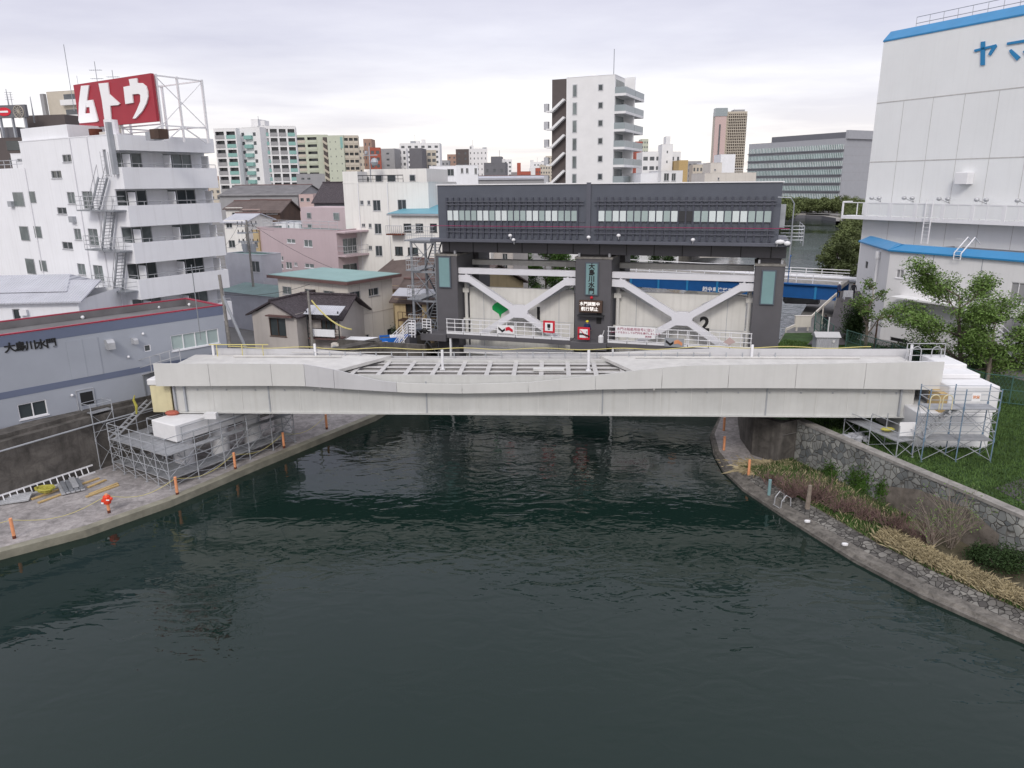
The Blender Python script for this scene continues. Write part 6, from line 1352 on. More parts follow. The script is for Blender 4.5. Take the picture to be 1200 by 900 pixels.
# glass office across the canal
oa = ony(878, 168, 425); oe_ = ony(991, 163, 372)
dgo = math.degrees(math.atan2(oe_[1]-oa[1], oe_[0]-oa[0])); 
of = Bld('office_building', 'seven storey office with long glass bands and grey end wall across the canal', 'building', (oa[0], oa[1]), dgo, math.hypot(oe_[0]-oa[0], oe_[1]-oa[1]), 30, 3, (oa[2]+oe_[2])/2, 'office_grey'); R = of.root; W = of.W; hh = of.z1-3
of.finish(roof='office_dark', parapet=.3)
q_ = [of.px('f', 985, y)[1] for y in (164.5, 176, 182.5)]; stz_ = (of.px('f', 985, 174)[1]-of.px('f', 983, 233)[1])/6.0
zt0 = of.px('f', 985, 169)[1]
for k in range(8):
    z1k = zt0-k*stz_*.985; z0k = z1k-stz_*.60
    MB().box(.3, W-.3, -.12, -.02, z0k, z1k).build('glass_band', 'office_glass', R); MB().box(.1, W-.1, -.9, -.02, z0k-.55, z0k-.2).build('sunshade', 'office_dark', R)
    mb = MB()
    for i in range(60): x = .5+i*(W-1)/59; mb.box(x-.1, x+.1, -.3, -.125, z0k, z1k)
    mb.build('mullion', 'blind' if k % 2 else 'far_white', R)['kind'] = 'stuff'
    MB().box(0.2, W-.2, -.15, -.02, z0k-.2, z0k-.003).build('spandrel', 'office_dark', R)
q_ = of.rect('f', 894, 160, 985, 168, 8); zz = of.px('f', 985, 155, 8)[1]; MB().box(W*.14, W-.5, 8, 26, hh-.3, zz).build('penthouse', 'office_dark', R); MB().box(W-.5, W+1.0, 0.5, 29, hh-.3, zz+.3).build('penthouse_end', 'office_grey', R)
mb = MB()
for k in range(6): mb.box(W+.003, W+.03, 0, 30, hh-k*stz_-.1, hh-k*stz_)
mb.build('wall_joint', 'far_grey', R)
far('far_building', 1008, 1020, 164, 520, -10, 10, 'brown_stair', 'thin dark brown tower squeezed between the office and the warehouse', 3, 3.0, .5, .5)
# random distant city filling the horizon behind everything listed
random.seed(21); walls = ['far_white', 'far_beige', 'far_grey', 'far_white', 'far_green', 'far_brown', 'white_wall']
wn = {'far_white': 'white', 'far_beige': 'beige', 'far_grey': 'grey', 'far_green': 'pale green', 'far_brown': 'brown', 'white_wall': 'lilac white'}
for i in range(90):
    Y = random.uniform(520, 1500) if i > 20 else random.uniform(380, 520); px_ = random.uniform(-40, 1060)
    if 770 < px_ < 1100 and Y < 620: continue
    yt_ = 215+random.uniform(-9, 4) if Y > 300 else 219+random.uniform(-2, 6)
    if 860 < px_ < 1035: yt_ = 215+random.uniform(0, 3)
    if px_ < 250: yt_ += 2
    o = ony(px_, yt_, Y); W = random.uniform(12, 34)*(1 if Y < 700 else 1.8); wl_ = random.choice(walls); zt_ = max(o[2], 7)
    b_ = Bld('distant_building', f'distant {wn[wl_]} building low on the skyline behind the nearer blocks', 'building', (o[0], o[1]), random.uniform(-25, 20), W, random.uniform(10, 22), 3, zt_, wl_, f'distant {wn[wl_]} skyline buildings')
    if Y < 700:
        nw = int(W/3.2); nf = min(4, int((zt_-3)/3.2))
        for k in range(nf):
            for j in range(nw): b_.win('f', (j*3.2+.8, j*3.2+2.3, zt_-3-(k+1)*3.1, zt_-3-(k+1)*3.1+1.4), simple=True, pane='glass_far')
    b_.finish(roof='far_grey', parapet=.2)
# ================================================================== VEGETATION
def leaves_obj(name, pts, size, m_, parent=None, aspect=.55, flat=.5, seed=1):
    """many small folded leaf quads around the points"""
    r = np.random.default_rng(seed); n = len(pts); P = np.array(pts, dtype=float)
    nrm = r.normal(size=(n, 3)); nrm[:, 2] = np.abs(nrm[:, 2])*1.0+flat; nrm /= np.linalg.norm(nrm, axis=1)[:, None]
    t = r.normal(size=(n, 3)); t -= nrm*(t*nrm).sum(1)[:, None]; t /= np.linalg.norm(t, axis=1)[:, None]; bt = np.cross(nrm, t)
    sz = size*r.uniform(.6, 1.3, n)[:, None]; a = t*sz; b_ = bt*sz*aspect
    V = np.stack([P-a, P+b_*.8+nrm*sz*.12, P+a, P-b_*.8+nrm*sz*.12], 1).reshape(-1, 3)
    me = bpy.data.meshes.new(name); me.vertices.add(4*n); me.vertices.foreach_set('co', V.ravel()); me.loops.add(4*n); me.polygons.add(n)
    me.loops.foreach_set('vertex_index', np.arange(4*n, dtype=np.int32)); me.polygons.foreach_set('loop_start', np.arange(0, 4*n, 4, dtype=np.int32)); me.polygons.foreach_set('loop_total', np.full(n, 4, dtype=np.int32))
    me.update(); me.materials.append(M[m_]); o = bpy.data.objects.new(name, me); C.objects.link(o)
    if parent: o.parent = parent
    return o
def leafmat(m_, tr=0.25):
    t = M[m_].node_tree; n = t.nodes; b_ = n['Principled BSDF']; b_.inputs['Specular IOR Level'].default_value = .25
for k_ in ('leaf', 'leaf_light', 'leaf_dark', 'leaf_far', 'grass_green', 'grass_dry'): leafmat(k_)
def limbs(seed, h, spread, n1=6, n2=4, lean=(0, 0), r0=.16, start=.35, rise=.6):
    rnd = random.Random(seed); mb = MB(); tips = []
    def path(p, d, L_, r, bend, k=5):
        pts = [Vector(p)]; dd = Vector(d).normalized()
        for i in range(k): dd = (dd+Vector((rnd.uniform(-1, 1), rnd.uniform(-1, 1), rnd.uniform(-.4, .8)))*bend).normalized(); pts.append(pts[-1]+dd*L_/k)
        mb.tube(pts, [r*(1-.75*i/k) for i in range(k+1)], 6); return pts
    tr = path((0, 0, -.1), (lean[0], lean[1], 1), h*.75, r0, .12, 7)
    for i in range(n1):
        t = start+(1-start)*i/(n1-1); b0 = tr[min(int(t*7), 7)]; an = i*2.4+rnd.uniform(-.4, .4); d = Vector((math.cos(an), math.sin(an), rise*rnd.uniform(.4, 1.3)))
        L1 = spread*rnd.uniform(.7, 1.1)*(1.0-.35*t); p1 = path(b0, d, L1, r0*.5*(1.2-t*.6), .22, 5); tips.append(p1[-1])
        for j in range(n2):
            b1 = p1[rnd.randint(2, 5)]; d2 = Vector((math.cos(an+rnd.uniform(-1.2, 1.2)), math.sin(an+rnd.uniform(-1.2, 1.2)), rnd.uniform(-.1, .8))); p2 = path(b1, d2, L1*.5, r0*.2, .25, 4); tips += [p2[-1], p2[2]]
    tips.append(tr[-1]); return mb, tips
def tree(name, label, loc_, seed, h, spread, n=9000, leaf=.12, clump=.75, m_='leaf', bark='bark', lean=(0, 0), r0=.16, flatz=.55, group=None, start=.35, n1=7, n2=5, rot=0, rise=.6, cat='tree'):
    root = thing(name, label, cat, loc_, rot, group); mb, tips = limbs(seed, h, spread, n1, n2, lean, r0, start, rise); mb.build('trunk', bark, root, True)
    r = np.random.default_rng(seed); T_ = np.array([tuple(t) for t in tips]); idx = r.integers(0, len(T_), n); off_ = r.normal(size=(n, 3)); off_ /= np.linalg.norm(off_, axis=1)[:, None]+1e-6
    off_ *= (clump*r.uniform(0.1, 1, n)**.5)[:, None]; off_[:, 2] *= flatz; leaves_obj('crown', T_[idx]+off_, leaf, m_, root, seed=seed); return root
def bush(name, label, loc_, seed, sx, sy, h, n=3000, leaf=.09, m_='leaf_dark', group=None, stems=8, cat='shrub'):
    root = thing(name, label, cat, loc_, 0, group); rnd = random.Random(seed); mb = MB(); T_ = []
    for i in range(stems*3):
        x, y = rnd.gauss(0, sx*.45), rnd.gauss(0, sy*.45); hh = h*rnd.uniform(.55, 1); T_.append((x, y, hh*.75)); T_.append((x*.9, y*.9, hh*.4))
        if i < stems: mb.tube([(x*.5, y*.5, 0), (x, y, hh*.8)], [.03, .012], 5)
    mb.build('stems', 'bark', root); r = np.random.default_rng(seed); T_ = np.array(T_); idx = r.integers(0, len(T_), n); off_ = r.normal(size=(n, 3))*np.array([.28*sx**.5, .28*sy**.5, .22*h**.6]); P = T_[idx]+off_; P[:, 2] = np.abs(P[:, 2])+.03
    leaves_obj('foliage', P, leaf, m_, root, seed=seed); return root
# big tree and pruned tree in front of the annex
pA = onz(1140, 452, 3.2); pB = onz(1150, 458, 3.2)
tree('maple_tree', 'large green tree with layered spreading crown in front of the white annex', (pA[0]-.9, pA[1], 3.2), 5, 9.0, 5.2, 26000, .105, .95, 'leaf_light', 'bark', (-.16, .05), .22, .62, start=.25, n1=10, n2=8, rise=.55)
t_ = tree('pruned_tree', 'pruned pale tree with cut upright branches and sparse leaves beside the big green tree', (pB[0]+.2, pB[1], 3.2), 12, 6.0, 2.8, 1500, .12, .5, 'leaf_light', 'bark_pale', (.1, 0), .2, .5, start=.3, n1=5, n2=3, rise=1.2)
pC = onz(1205, 440, 3.2); tree('maple_tree', 'leafy green tree cut by the right edge of the picture', (pC[0]+.6, pC[1], 3.2), 23, 5.2, 2.8, 6000, .13, .7, 'leaf_light', 'bark', (0, 0), .18, .4, n1=7, n2=5, rise=.4)
pD = onz(1018, 408, 3.2); tree('pruned_tree', 'bare twiggy tree with fresh leaves left of the annex lamp post', (pD[0]-.3, pD[1], 3.2), 31, 6.8, 2.6, 1500, .13, .5, 'leaf_light', 'bark_pale', (0, 0), .16, .5, n1=7, n2=5, rise=1.6)
pE = onz(998, 402, 3.2); bush('conifer_shrub', 'tall dark evergreen shrub beside the sloping path', (pE[0], pE[1], 3.2), 41, 1.1, 1.0, 4.2, 6000, .11, 'leaf_dark')
for i, (x, y, s_, h_) in enumerate(((1085, 434, 1.6, 1.9), (1062, 432, 1.2, 1.3), (1108, 438, 1.3, 2.0), (1175, 440, 2.2, 1.4), (1195, 436, 1.6, 1.7))):
    p = onz(x, y, 3.2); bush('hedge_shrub', ('dark shrub under the left part of the big tree', 'small dark shrub near the lamp post', 'dark shrub between the big tree trunk and the annex wall', 'wide dark shrub behind the green fence', 'dark shrub at the right picture edge behind the green fence')[i], (p[0]+.4, p[1]+3.2, 3.0), 50+i, s_, s_*.8, h_, 2600, .12, 'leaf_dark')
# hedge trees behind the left gate bay, slopes behind the right bay
for i, (x, Y, h_, w__) in enumerate(((612, 96, 7.0, 2.4), (640, 97, 7.6, 2.6), (662, 98, 6.6, 2.2), (735, 106, 6.2, 2.6), (775, 108, 5.6, 2.6), (708, 104, 6.2, 2.0))):
    p = ony(x, 300, Y); tree('bank_tree', ('dense green tree seen through the left gate bay, nearest the pale block', 'dense green tree in the middle of the left gate bay', 'green tree by the centre pillar in the left gate bay', 'dark green tree behind the left part of the right gate bay', 'dark tree above the blue bridge in the right gate bay', 'dark green tree just right of the centre pillar')[i], (p[0], p[1], 3), 60+i, h_*1.1, w__, 5200, .16, .9, 'leaf' if i < 3 else 'leaf_dark', 'bark', (0, 0), .15, .8, start=.1, n1=8, n2=5, rise=.6)
# trees along the far canal banks
random.seed(5)
for i, (Y, h_, w__) in enumerate(((112, 6.5, 4.0), (124, 7.0, 4.6), (136, 7.5, 5.0), (150, 8, 5.6), (165, 8, 6), (184, 8.5, 6), (206, 8.5, 6.5), (232, 9, 7), (262, 9, 7), (292, 9, 7.5))):
    xb = float(np.interp(Y, [q[1] for q in CR[::-1]], [q[0] for q in CR[::-1]]))
    tree('canal_tree', 'spreading light green cherry tree on the right canal bank beyond the blue bridge', (xb+4.8, Y, 3), 80+i, h_*.95, w__*.8, 5200, .24, 1.3, 'leaf_far', 'bark', (-.3, 0), .25, .6, 'cherry trees lining the right canal bank', start=.15, n1=8, n2=5, rise=.3)
for i in range(15):
    t__ = i/14; x = 912+t__*92; Y = 362-10*t__-(14*max(0, t__-.5)); p = ony(x, 248, Y)
    tree('canal_tree', 'rounded green tree on the far promenade below the glass office', (p[0], Y, 3), 120+i, 6.0+.9*math.sin(i*1.7), 5.0, 2600, .42, 1.9, 'leaf_far', 'bark', (0, 0), .25, .7, 'trees along the far promenade', start=.1, n1=7, n2=4, rise=.5)
for i, (x, Y) in enumerate(((919, 300), (925, 322), (913, 280), (928, 340))):
    p = ony(x, 250, Y); tree('canal_tree', 'rounded green tree on the far promenade right of the gate house', (p[0]-2, Y, 3), 150+i, 7, 5, 2600, .42, 1.9, 'leaf_far', 'bark', (0, 0), .25, .7, 'trees on the far bank right of the gate house', start=.1, n1=7, n2=4)
# grass of the lawn (uncountable)
def grass(name, area, n, hgt, m_, seed, zf, wd=.02, label=None, lean=.35):
    r = np.random.default_rng(seed); P = area(r, n); n = len(P); ang = r.uniform(0, 2*math.pi, n); h_ = hgt*r.uniform(.5, 1.2, n); s_ = np.stack([np.cos(ang), np.sin(ang), np.zeros(n)], 1)*wd; ln = r.normal(size=(n, 3))*lean*h_[:, None]; ln[:, 2] = h_
    V = np.stack([P-s_, P+s_, P+ln*.6+s_*.6, P+ln+np.array([0, 0, -.25])*h_[:, None]*lean*2], 1).reshape(-1, 3)
    me = bpy.data.meshes.new(name); me.vertices.add(4*n); me.vertices.foreach_set('co', V.ravel()); me.loops.add(4*n); me.polygons.add(n)
    me.loops.foreach_set('vertex_index', np.arange(4*n, dtype=np.int32)); me.polygons.foreach_set('loop_start', np.arange(0, 4*n, 4, dtype=np.int32)); me.polygons.foreach_set('loop_total', np.full(n, 4, dtype=np.int32)); me.update(); me.materials.append(M[m_])
    o = bpy.data.objects.new(name, me); C.objects.link(o); o['kind'] = 'stuff'
    if label: o['label'] = label; o['category'] = 'grass'
    return o
def bankarea(i0, i1, f0, f1, clump=0):
    A = np.array(A2); Wn = np.array(W_); zA_ = np.array([1.35]*7+[1.2, 1.05]+[1.05]*6); zW = np.array([1.3]*6+[1.3, 1.2, 1.1]+[1.1]*6)
    def f(r, n):
        t = r.uniform(i0, i1, n); k = np.minimum(t.astype(int), i1-1 if isinstance(i1, int) else int(i1)); k = np.minimum(k, 11); u = t-k; g_ = r.uniform(f0, f1, n)
        if clump: g_ = f0+(f1-f0)*r.beta(2, 2, n)
        a = A[k]*(1-u)[:, None]+A[k+1]*u[:, None]; w__ = Wn[k]*(1-u)[:, None]+Wn[k+1]*u[:, None]; z = (zA_[k]*(1-u)+zA_[k+1]*u)*(1-g_)+(zW[k]*(1-u)+zW[k+1]*u)*g_
        p = a*(1-g_)[:, None]+w__*g_[:, None]; return np.column_stack([p, z])
    return f
def polyarea(poly, z):
    P = np.array([(p[0], p[1]) for p in poly]); lo, hi = P.min(0), P.max(0)
    def inside(q):
        c = np.zeros(len(q), bool); j = len(P)-1
        for i in range(len(P)):
            m_ = ((P[i, 1] > q[:, 1]) != (P[j, 1] > q[:, 1])) & (q[:, 0] < (P[j, 0]-P[i, 0])*(q[:, 1]-P[i, 1])/(P[j, 1]-P[i, 1]+1e-12)+P[i, 0]); c ^= m_; j = i
        return c
    def f(r, n):
        q = r.uniform(lo, hi, (n*2, 2)); q = q[inside(q)][:n]; return np.column_stack([q, np.full(len(q), z)])
    return f
near_lawn = [wb[3], wb[4], wb[5], wb[6], wb[7], (17.5, 47), (20, 56), (34, 50), (38, 40), (36, 33)]
grass('grass', polyarea(near_lawn, 3.2), 60000, .16, 'grass_green', 3, 0, .03, 'short green grass growing on the lawn behind the stone wall')
grass('grass', polyarea([(19.5, 56), (24.6, 66), (26.4, 68.5), (29.5, 66), (34, 62), (34, 52)], 3.2), 14000, .22, 'grass_green', 4, 0, .04, 'green grass beside the path behind the gate')
grass('grass', bankarea(2, 8, 0, .30), 9000, .22, 'grass_green', 5, 0, .025, 'low green weeds along the cobbled edge of the right bank')
grass('grass', bankarea(2, 5.0, .0, .38, 1), 17000, .42, 'grass_dry', 6, 0, .022, 'dry straw coloured reeds on the right bank', .5)
grass('grass', bankarea(5, 7.6, .05, .95), 9000, .28, 'grass_green', 7, 0, .02, 'thin weeds under the bare shrubs on the right bank')
grass('grass', bankarea(5, 7.8, .0, .9), 2200, .35, 'grass_dry', 8, 0, .02, 'thin dry stalks under the bare shrubs on the right bank')
grass('grass', bankarea(7.1, 8.3, .05, .8), 2600, .22, 'grass_dry', 9, 0, .03, 'matted dead stalks at the foot of the dark retaining wall', 2.5)
# bare shrubs
def bareshrub(label, loc_, seed, h, n, spread, m_='twig', leaf=0, name='bare_shrub'):
    rnd = random.Random(seed); root = thing(name, label, 'shrub', loc_); mb = MB(); tips = []
    for i in range(n):
        an = rnd.uniform(0, 6.28); d = Vector((math.cos(an)*spread, math.sin(an)*spread, rnd.uniform(.6, 1.2))).normalized(); p = Vector((rnd.uniform(-.5, .5)*spread, rnd.uniform(-.5, .5)*spread, 0)); L_ = h*rnd.uniform(.6, 1.1); q = [p]
        for k in range(4): d = (d+Vector((rnd.uniform(-.3, .3), rnd.uniform(-.3, .3), rnd.uniform(-.15, .15)))).normalized(); q.append(q[-1]+d*L_/4)
        mb.tube(q, [.022, .018, .014, .01, .006], 4, False)
        for j in range(4):
            b0 = q[rnd.randint(1, 3)]; dd = (d+Vector((rnd.uniform(-.8, .8), rnd.uniform(-.8, .8), rnd.uniform(-.2, .6)))).normalized(); mb.tube([b0, b0+dd*L_*.25, b0+dd*L_*.42+Vector((0, 0, .03))], [.009, .007, .004], 3, False); tips.append(b0+dd*L_*.4)
    mb.build('branches', m_, root)
    if leaf:
        r = np.random.default_rng(seed); T_ = np.array([tuple(t) for t in tips]); idx = r.integers(0, len(T_), leaf); leaves_obj('leaves', T_[idx]+r.normal(size=(leaf, 3))*.09, .05, 'leaf_light', root, seed=seed)
    return root
def bp(x, y, z=1.4): return onz(x, y-8, z)
for i, (x, y, h_, n_, s_) in enumerate(((925, 588, 1.3, 50, .8), (955, 596, 1.5, 60, .9), (985, 606, 1.2, 50, .9), (1015, 616, 1.0, 45, .9), (1045, 626, 1.0, 45, .9), (1078, 640, .9, 40, .9), (905, 575, .9, 35, .8))):
    bareshrub(('reddish bare shrub left of the pale cut stump on the right bank', 'reddish bare shrub touching the pale cut stump', 'purple brown bare shrub just right of the stump', 'low bare shrub under the ivy covered masonry', 'bare shrub at the foot of the plain wall patch', 'bare shrub left of the yellowing sapling', 'leftmost low bare shrub near the orange post')[i], bp(x, y), 200+i, h_, n_, s_)
bareshrub('slender sapling with yellow green buds against the plain wall patch', bp(1115, 650, 1.45), 230, 2.9, 22, .35, 'bark_pale', 500, 'sapling'); bareshrub('second thinner budding sapling at the foot of the stone wall', bp(1092, 648, 1.45), 231, 2.4, 16, .4, 'bark_pale', 350, 'sapling')
for i, (x, y, sx, h_) in enumerate(((1182, 674, 1.0, .95), (1150, 662, .5, .5))): bush('evergreen_shrub', ('round dark green shrub at the right edge of the bank', 'small dark shrub left of the round one')[i], bp(x, y, 1.45), 240+i, sx, sx*.8, h_, 3500, .06, 'leaf_dark')
# ivy on the stone wall
def wallpt(x, y):
    q = ray(x, y); best = None
    for i in range(2, 8):
        a = np.array(W_[i]); c = np.array(W_[i+1]); d = c-a; n_ = np.array([-d[1], d[0]]); den = q[:2]@n_
        if abs(den) < 1e-9: continue
        t = (a@n_)/den; p = q[:2]*t; s_ = ((p-a)@d)/(d@d)
        if -.001 <= s_ <= 1.001 and t > 0:
            nn_ = n_/np.linalg.norm(n_); nn_ = -nn_ if nn_@p > 0 else nn_; best = (p[0]+nn_[0]*.05, p[1]+nn_[1]*.05, H+q[2]*t)
    return best
r = np.random.default_rng(77)
for i, (cx_, cy_, sx, sy, n_, lab) in enumerate(((972, 555, 9, 9, 900, 'dark ivy patch at the left part of the stone wall'), (1006, 568, 12, 16, 1500, 'broad green ivy patch hanging down the stone wall'), (1034, 575, 6, 10, 500, 'narrow ivy strand on the stone wall'))):
    P = []
    for _ in range(n_):
        w3 = wallpt(cx_+r.normal()*sx*.6, cy_+r.normal()*sy*.6)
        if w3 and .8 < w3[2] < 3.7: P.append(w3)
    if P:
        base = np.array(P).mean(0); rt = thing('ivy', lab, 'climbing plant', tuple(base)); leaves_obj('leaves', np.array(P)-base, .07, 'leaf', rt, flat=-.2, seed=i)
# stump, green stake, white stones, ladder loops
p = bp(946, 604, 1.55); o = MB().tube([(0, 0, 0), (.03, 0, 1.3)], [.13, .10], 8).build('tree_stump', 'bark_pale'); o.location = p; tag(o, 'pale tall cut stump among the bare shrubs', 'stump')
p = bp(901, 588, 1.4); o = MB().tube([(0, 0, 0), (0, 0, .9)], .09, 8).build('stake', 'plaque'); o.location = p; tag(o, 'short dull green post on the weedy bank', 'post')
for i, (x, y) in enumerate(((946, 612), (990, 639))):
    o = MB().sphere((0, 0, .06), .15, 7, (1.2, .9, .5)).build('stone', 'white_block'); o.location = onz(x, y, 1.22); tag(o, ('whitish stone on the cobbles near the metal ladder loops', 'whitish stone on the cobbles in the middle of the bank')[i], 'stone')
p = onz(917, 594, 1.0); kd = (Vector(K_[6])-Vector(K_[7])).normalized(); kn = Vector((-kd.y, kd.x)); kn = kn if kn.x < 0 else -kn
t = thing('quay_ladder', 'pair of bent metal ladder loops hooked over the right kerb', 'ladder', p)
for s_ in (-.28, .28):
    b0 = Vector((kd.x*s_, kd.y*s_, 0)); mb = MB(); mb.tube([b0-kn.to_3d()*.3, b0-kn.to_3d()*.25+Vector((0, 0, .6)), b0+kn.to_3d()*.05+Vector((0, 0, .8)), b0+kn.to_3d()*.3+Vector((0, 0, .5)), b0+kn.to_3d()*.42+Vector((0, 0, -1.6))], .03, 6); mb.build('loop', 'steel_light', t)
mb = MB()
for k in range(5): z = .1-k*.35; mb.tube([Vector((kd.x*-.28, kd.y*-.28, z))+kn.to_3d()*.4, Vector((kd.x*.28, kd.y*.28, z))+kn.to_3d()*.4], .02, 5); 
mb.build('rungs', 'steel_light', t)
# ================================================================== QUAY FURNITURE
def post_mb(): return MB().tube([(0, 0, 0), (0, 0, .16)], .085, 10), MB().tube([(0, 0, .16), (0, 0, 1.08), (0, 0, 1.1)], [.08, .08, .07], 10)
def opost(loc_, label, group):
    t = thing('mooring_post', label, 'post', loc_, 0, group); a, b_ = post_mb(); a.build('base', 'rust', t); b_.build('shaft', 'orange', t); return t
PL_ = [(17, 631), (128, 601), (208, 580), (276, 550), (333, 525), (383, 503)]; PP = [onz(x, y, 1.2) for x, y in PL_]
labs = ['orange post on the left quay nearest the left picture edge', 'orange post on the left quay wearing the life vest', 'orange post on the left quay just right of the life vest post', 'orange post on the left quay in front of the scaffold middle', 'orange post on the left quay right of the scaffold', 'orange post on the left quay closest to the footbridge girder']
p0_ = opost(PP[0], labs[0], 'orange posts along the left quay')
for i in range(1, 6): dup(p0_, PP[i], None, labs[i])
for i, (x, y) in enumerate(((848, 530), (848, 507), (877, 559))): dup(p0_, onz(x, y, 1.0), None, ('orange post on the right quay tip, nearer one under the girder', 'orange post on the right quay tip, farther one touching the girder', 'orange post by the dead stalks on the right bank')[i])
v = MB(); v.tube([(0, 0, .55), (0, 0, .7), (0, 0, .95), (0, 0, 1.02)], [.17, .21, .19, .13], 10); v.sphere((-.2, -.02, .72), .11, 8); v.sphere((.22, 0, .82), .1, 8); o = v.build('life_vest', 'buoy'); o.location = PP[1]; MB().box(-.2, -.08, -.235, -.21, .62, .7).box(.08, .24, -.225, -.2, .8, .86).build('label_patch', 'white_letters', o); tag(o, 'red orange life vest tied round a quay post', 'life vest')
rp = MB(); pts = []
for a, b_ in zip(PP[:-1], PP[1:]):
    for k in range(8): u = k/8; c = a.lerp(b_, u)+Vector((0, 0, 1.0-.5*math.sin(math.pi*u))); pts.append(c)
pts.append(PP[-1]+Vector((0, 0, 1))); pts = [(-27.5, 30.6, 2.1)]+[tuple(q) for q in pts]; rp.tube(pts, .015, 5); tag(rest_center(rp.build('rope', 'rope_yellow')), 'sagging yellow rope linking the orange posts on the left quay', 'rope')
# stacked materials
def qp(x, y): return onz(x, y, 1.21)
def heap(name, label, cat, loc_, parts, rot=0):
    t = thing(name, label, cat, loc_, rot)
    for nm, mb, m_ in parts: mb.build(nm, m_, t)
    return t
ps = []
for k in range(5): ps.append(('plank', MB().box(-.95, .95, -.55+k*.24, -.34+k*.24, .05+(k % 2)*.01, .13), 'steel_light'))
for k in range(4): ps.append(('plank', MB().box(-.85, .9, -.5+k*.25, -.29+k*.25, .15, .25), 'steel'))
ps.append(('plank', MB().box(-.8, .95, -.3, 0, .27, .34), 'steel_light'))
heap('plank_stack', 'neat stack of grey scaffold planks on the quay below the long ladder', 'scaffold planks', qp(84, 572), ps, rad(128))
heap('plank_stack', 'loose pile of silver scaffold parts at the left picture edge', 'scaffold planks', qp(14, 588), [('plank', MB().bar((-.9, -.3+k*.15, .06+k*.04), (.9, -.3+k*.2, .1+k*.03), .2, .05), 'steel_light') for k in range(5)], rad(20))
for i, (x0, y0, x1, y1) in enumerate(((37, 586, 75, 572), (45, 590, 80, 577), (96, 568, 116, 561), (103, 572, 124, 563), (101, 583, 139, 569), (105, 580, 138, 567), (20, 580, 28, 585))):
    a, c = qp(x0, y0), qp(x1, y1); o = MB().bar((0, 0, .04), (c-a)+Vector((0, 0, .04)), .17, .07).build('timber_board', 'timber'); o.location = a; tag(o, ('yellow timber under the olive rope heap, upper one', 'yellow timber under the olive rope heap, lower one', 'short yellow timber right of the plank stack, upper one', 'short yellow timber right of the plank stack, lower one', 'pale yellow board left of the scaffold foot, nearer one', 'pale yellow board left of the scaffold foot, farther one', 'short leaning board by the silver parts pile')[i], 'timber board')
mb = MB(); rnd = random.Random(4)
for k in range(9): 
    rr = .2+.05*k*.8; z = .08+.03*k; mb.tube([(rr*math.cos(t)+rnd.uniform(-.05, .05), rr*.7*math.sin(t)+rnd.uniform(-.03, .03), z+rnd.uniform(-.02, .05)) for t in np.linspace(0, 6.2, 12)], .05, 5)
o = mb.build('rope_heap', 'yellow'); o.location = qp(54, 579)+Vector((0, 0, .05)); tag(o, 'olive yellow heap of coiled rope on the quay', 'rope')
# ================================================================== BY THE GATE
def white_tube_rail(name, label, pts_, h, cat='railing', n=5):
    t = thing(name, label, cat, pts_[0]); o0 = Vector(pts_[0]); mb = MB()
    for a, c in zip(pts_[:-1], pts_[1:]):
        a = Vector(a)-o0; c = Vector(c)-o0; k_ = max(2, int((c-a).length/.7))
        for i in range(k_+1): q = a.lerp(c, i/k_); mb.tube([q, q+Vector((0, 0, h))], .04, 5)
        for i in range(n): z = Vector((0, 0, h*(i+1)/n)); mb.tube([a+z, c+z], .035, 5)
    mb.build('tubes', 'white_metal', t); return t
gl = lambda s, n, z: tuple((np.array(GO)+g.d*s+g.n*n).tolist())+(z,)
white_tube_rail('stair_rail', 'white tube stair railing climbing to the gate walkway, left one', [gl(-5.0, -1.6, 3.9), gl(-3.3, -1.6, 5.4), gl(-2.6, -1.6, 5.4)], 1.2); white_tube_rail('stair_rail', 'white tube stair railing climbing to the gate walkway, right one', [gl(-4.2, -2.6, 3.6), gl(-2.8, -2.6, 5.3), gl(-2.2, -2.6, 5.3)], 1.2)
white_tube_rail('guard_rail', 'short white guard rail on the landing left of the gate', [gl(-2.2, -1.0, 5.4), gl(-1.4, -1.0, 5.4)], 1.25)
st_t = thing('stair', 'dark concrete steps rising to the gate landing behind the footbridge', 'stairs', gl(-5, -2, 2.9), rad(GA)); mb = MB()
for k in range(9): mb.box(-.5+k*.3, -.2+k*.3, -.5, 1.0, 0, .6+k*.22)
mb.build('steps', 'gate_dark', st_t)
bw_ = MB().box(-9.5, -1.0, -3.2, -2.9, 0, 1.9); o = bw_.build('retaining_wall', 'levee'); o.location = (GO[0], GO[1], 2.95); o.rotation_euler = (0, 0, rad(GA)); tag(o, 'brown grey concrete wall beside the left landing of the gate', 'wall')
p = gl(-2.0, -.9, 5.62); o = MB().sphere((0, 0, 0), .34, 10, (1, .9, .85)).build('bundle', 'black'); o.location = p; tag(o, 'round black bundle on the left gate landing', 'bundle')
# blue tank
a = onz(450, 412, 4.9); t = thing('blue_tank', 'open blue tank with a white lid beside the gate stairs', 'tank', onz(448, 408, 4.2), rad(12)); b0 = MB(); Lt = 2.75
b0.box(0, Lt, 0, .06, 0, 1.1).box(0, Lt, 1.34, 1.4, 0, 1.1).box(0, .06, .06, 1.34, 0, 1.1).box(Lt-.06, Lt, .06, 1.34, 0, 1.1).box(0.06, Lt-.06, .06, 1.34, .0, .85); b0.build('tub', 'blue_tank', t); MB().box(.9, 2.0, .2, 1.2, 1.0, 1.14).build('lid', 'white_metal', t)
t.location = (*xy(onz(446, 411, 3.9)), 3.9); mb = MB(); mb.box(-.3, 3.2, -.2, 1.8, -1.0, -.01); mb.build('plinth', 'levee', t)
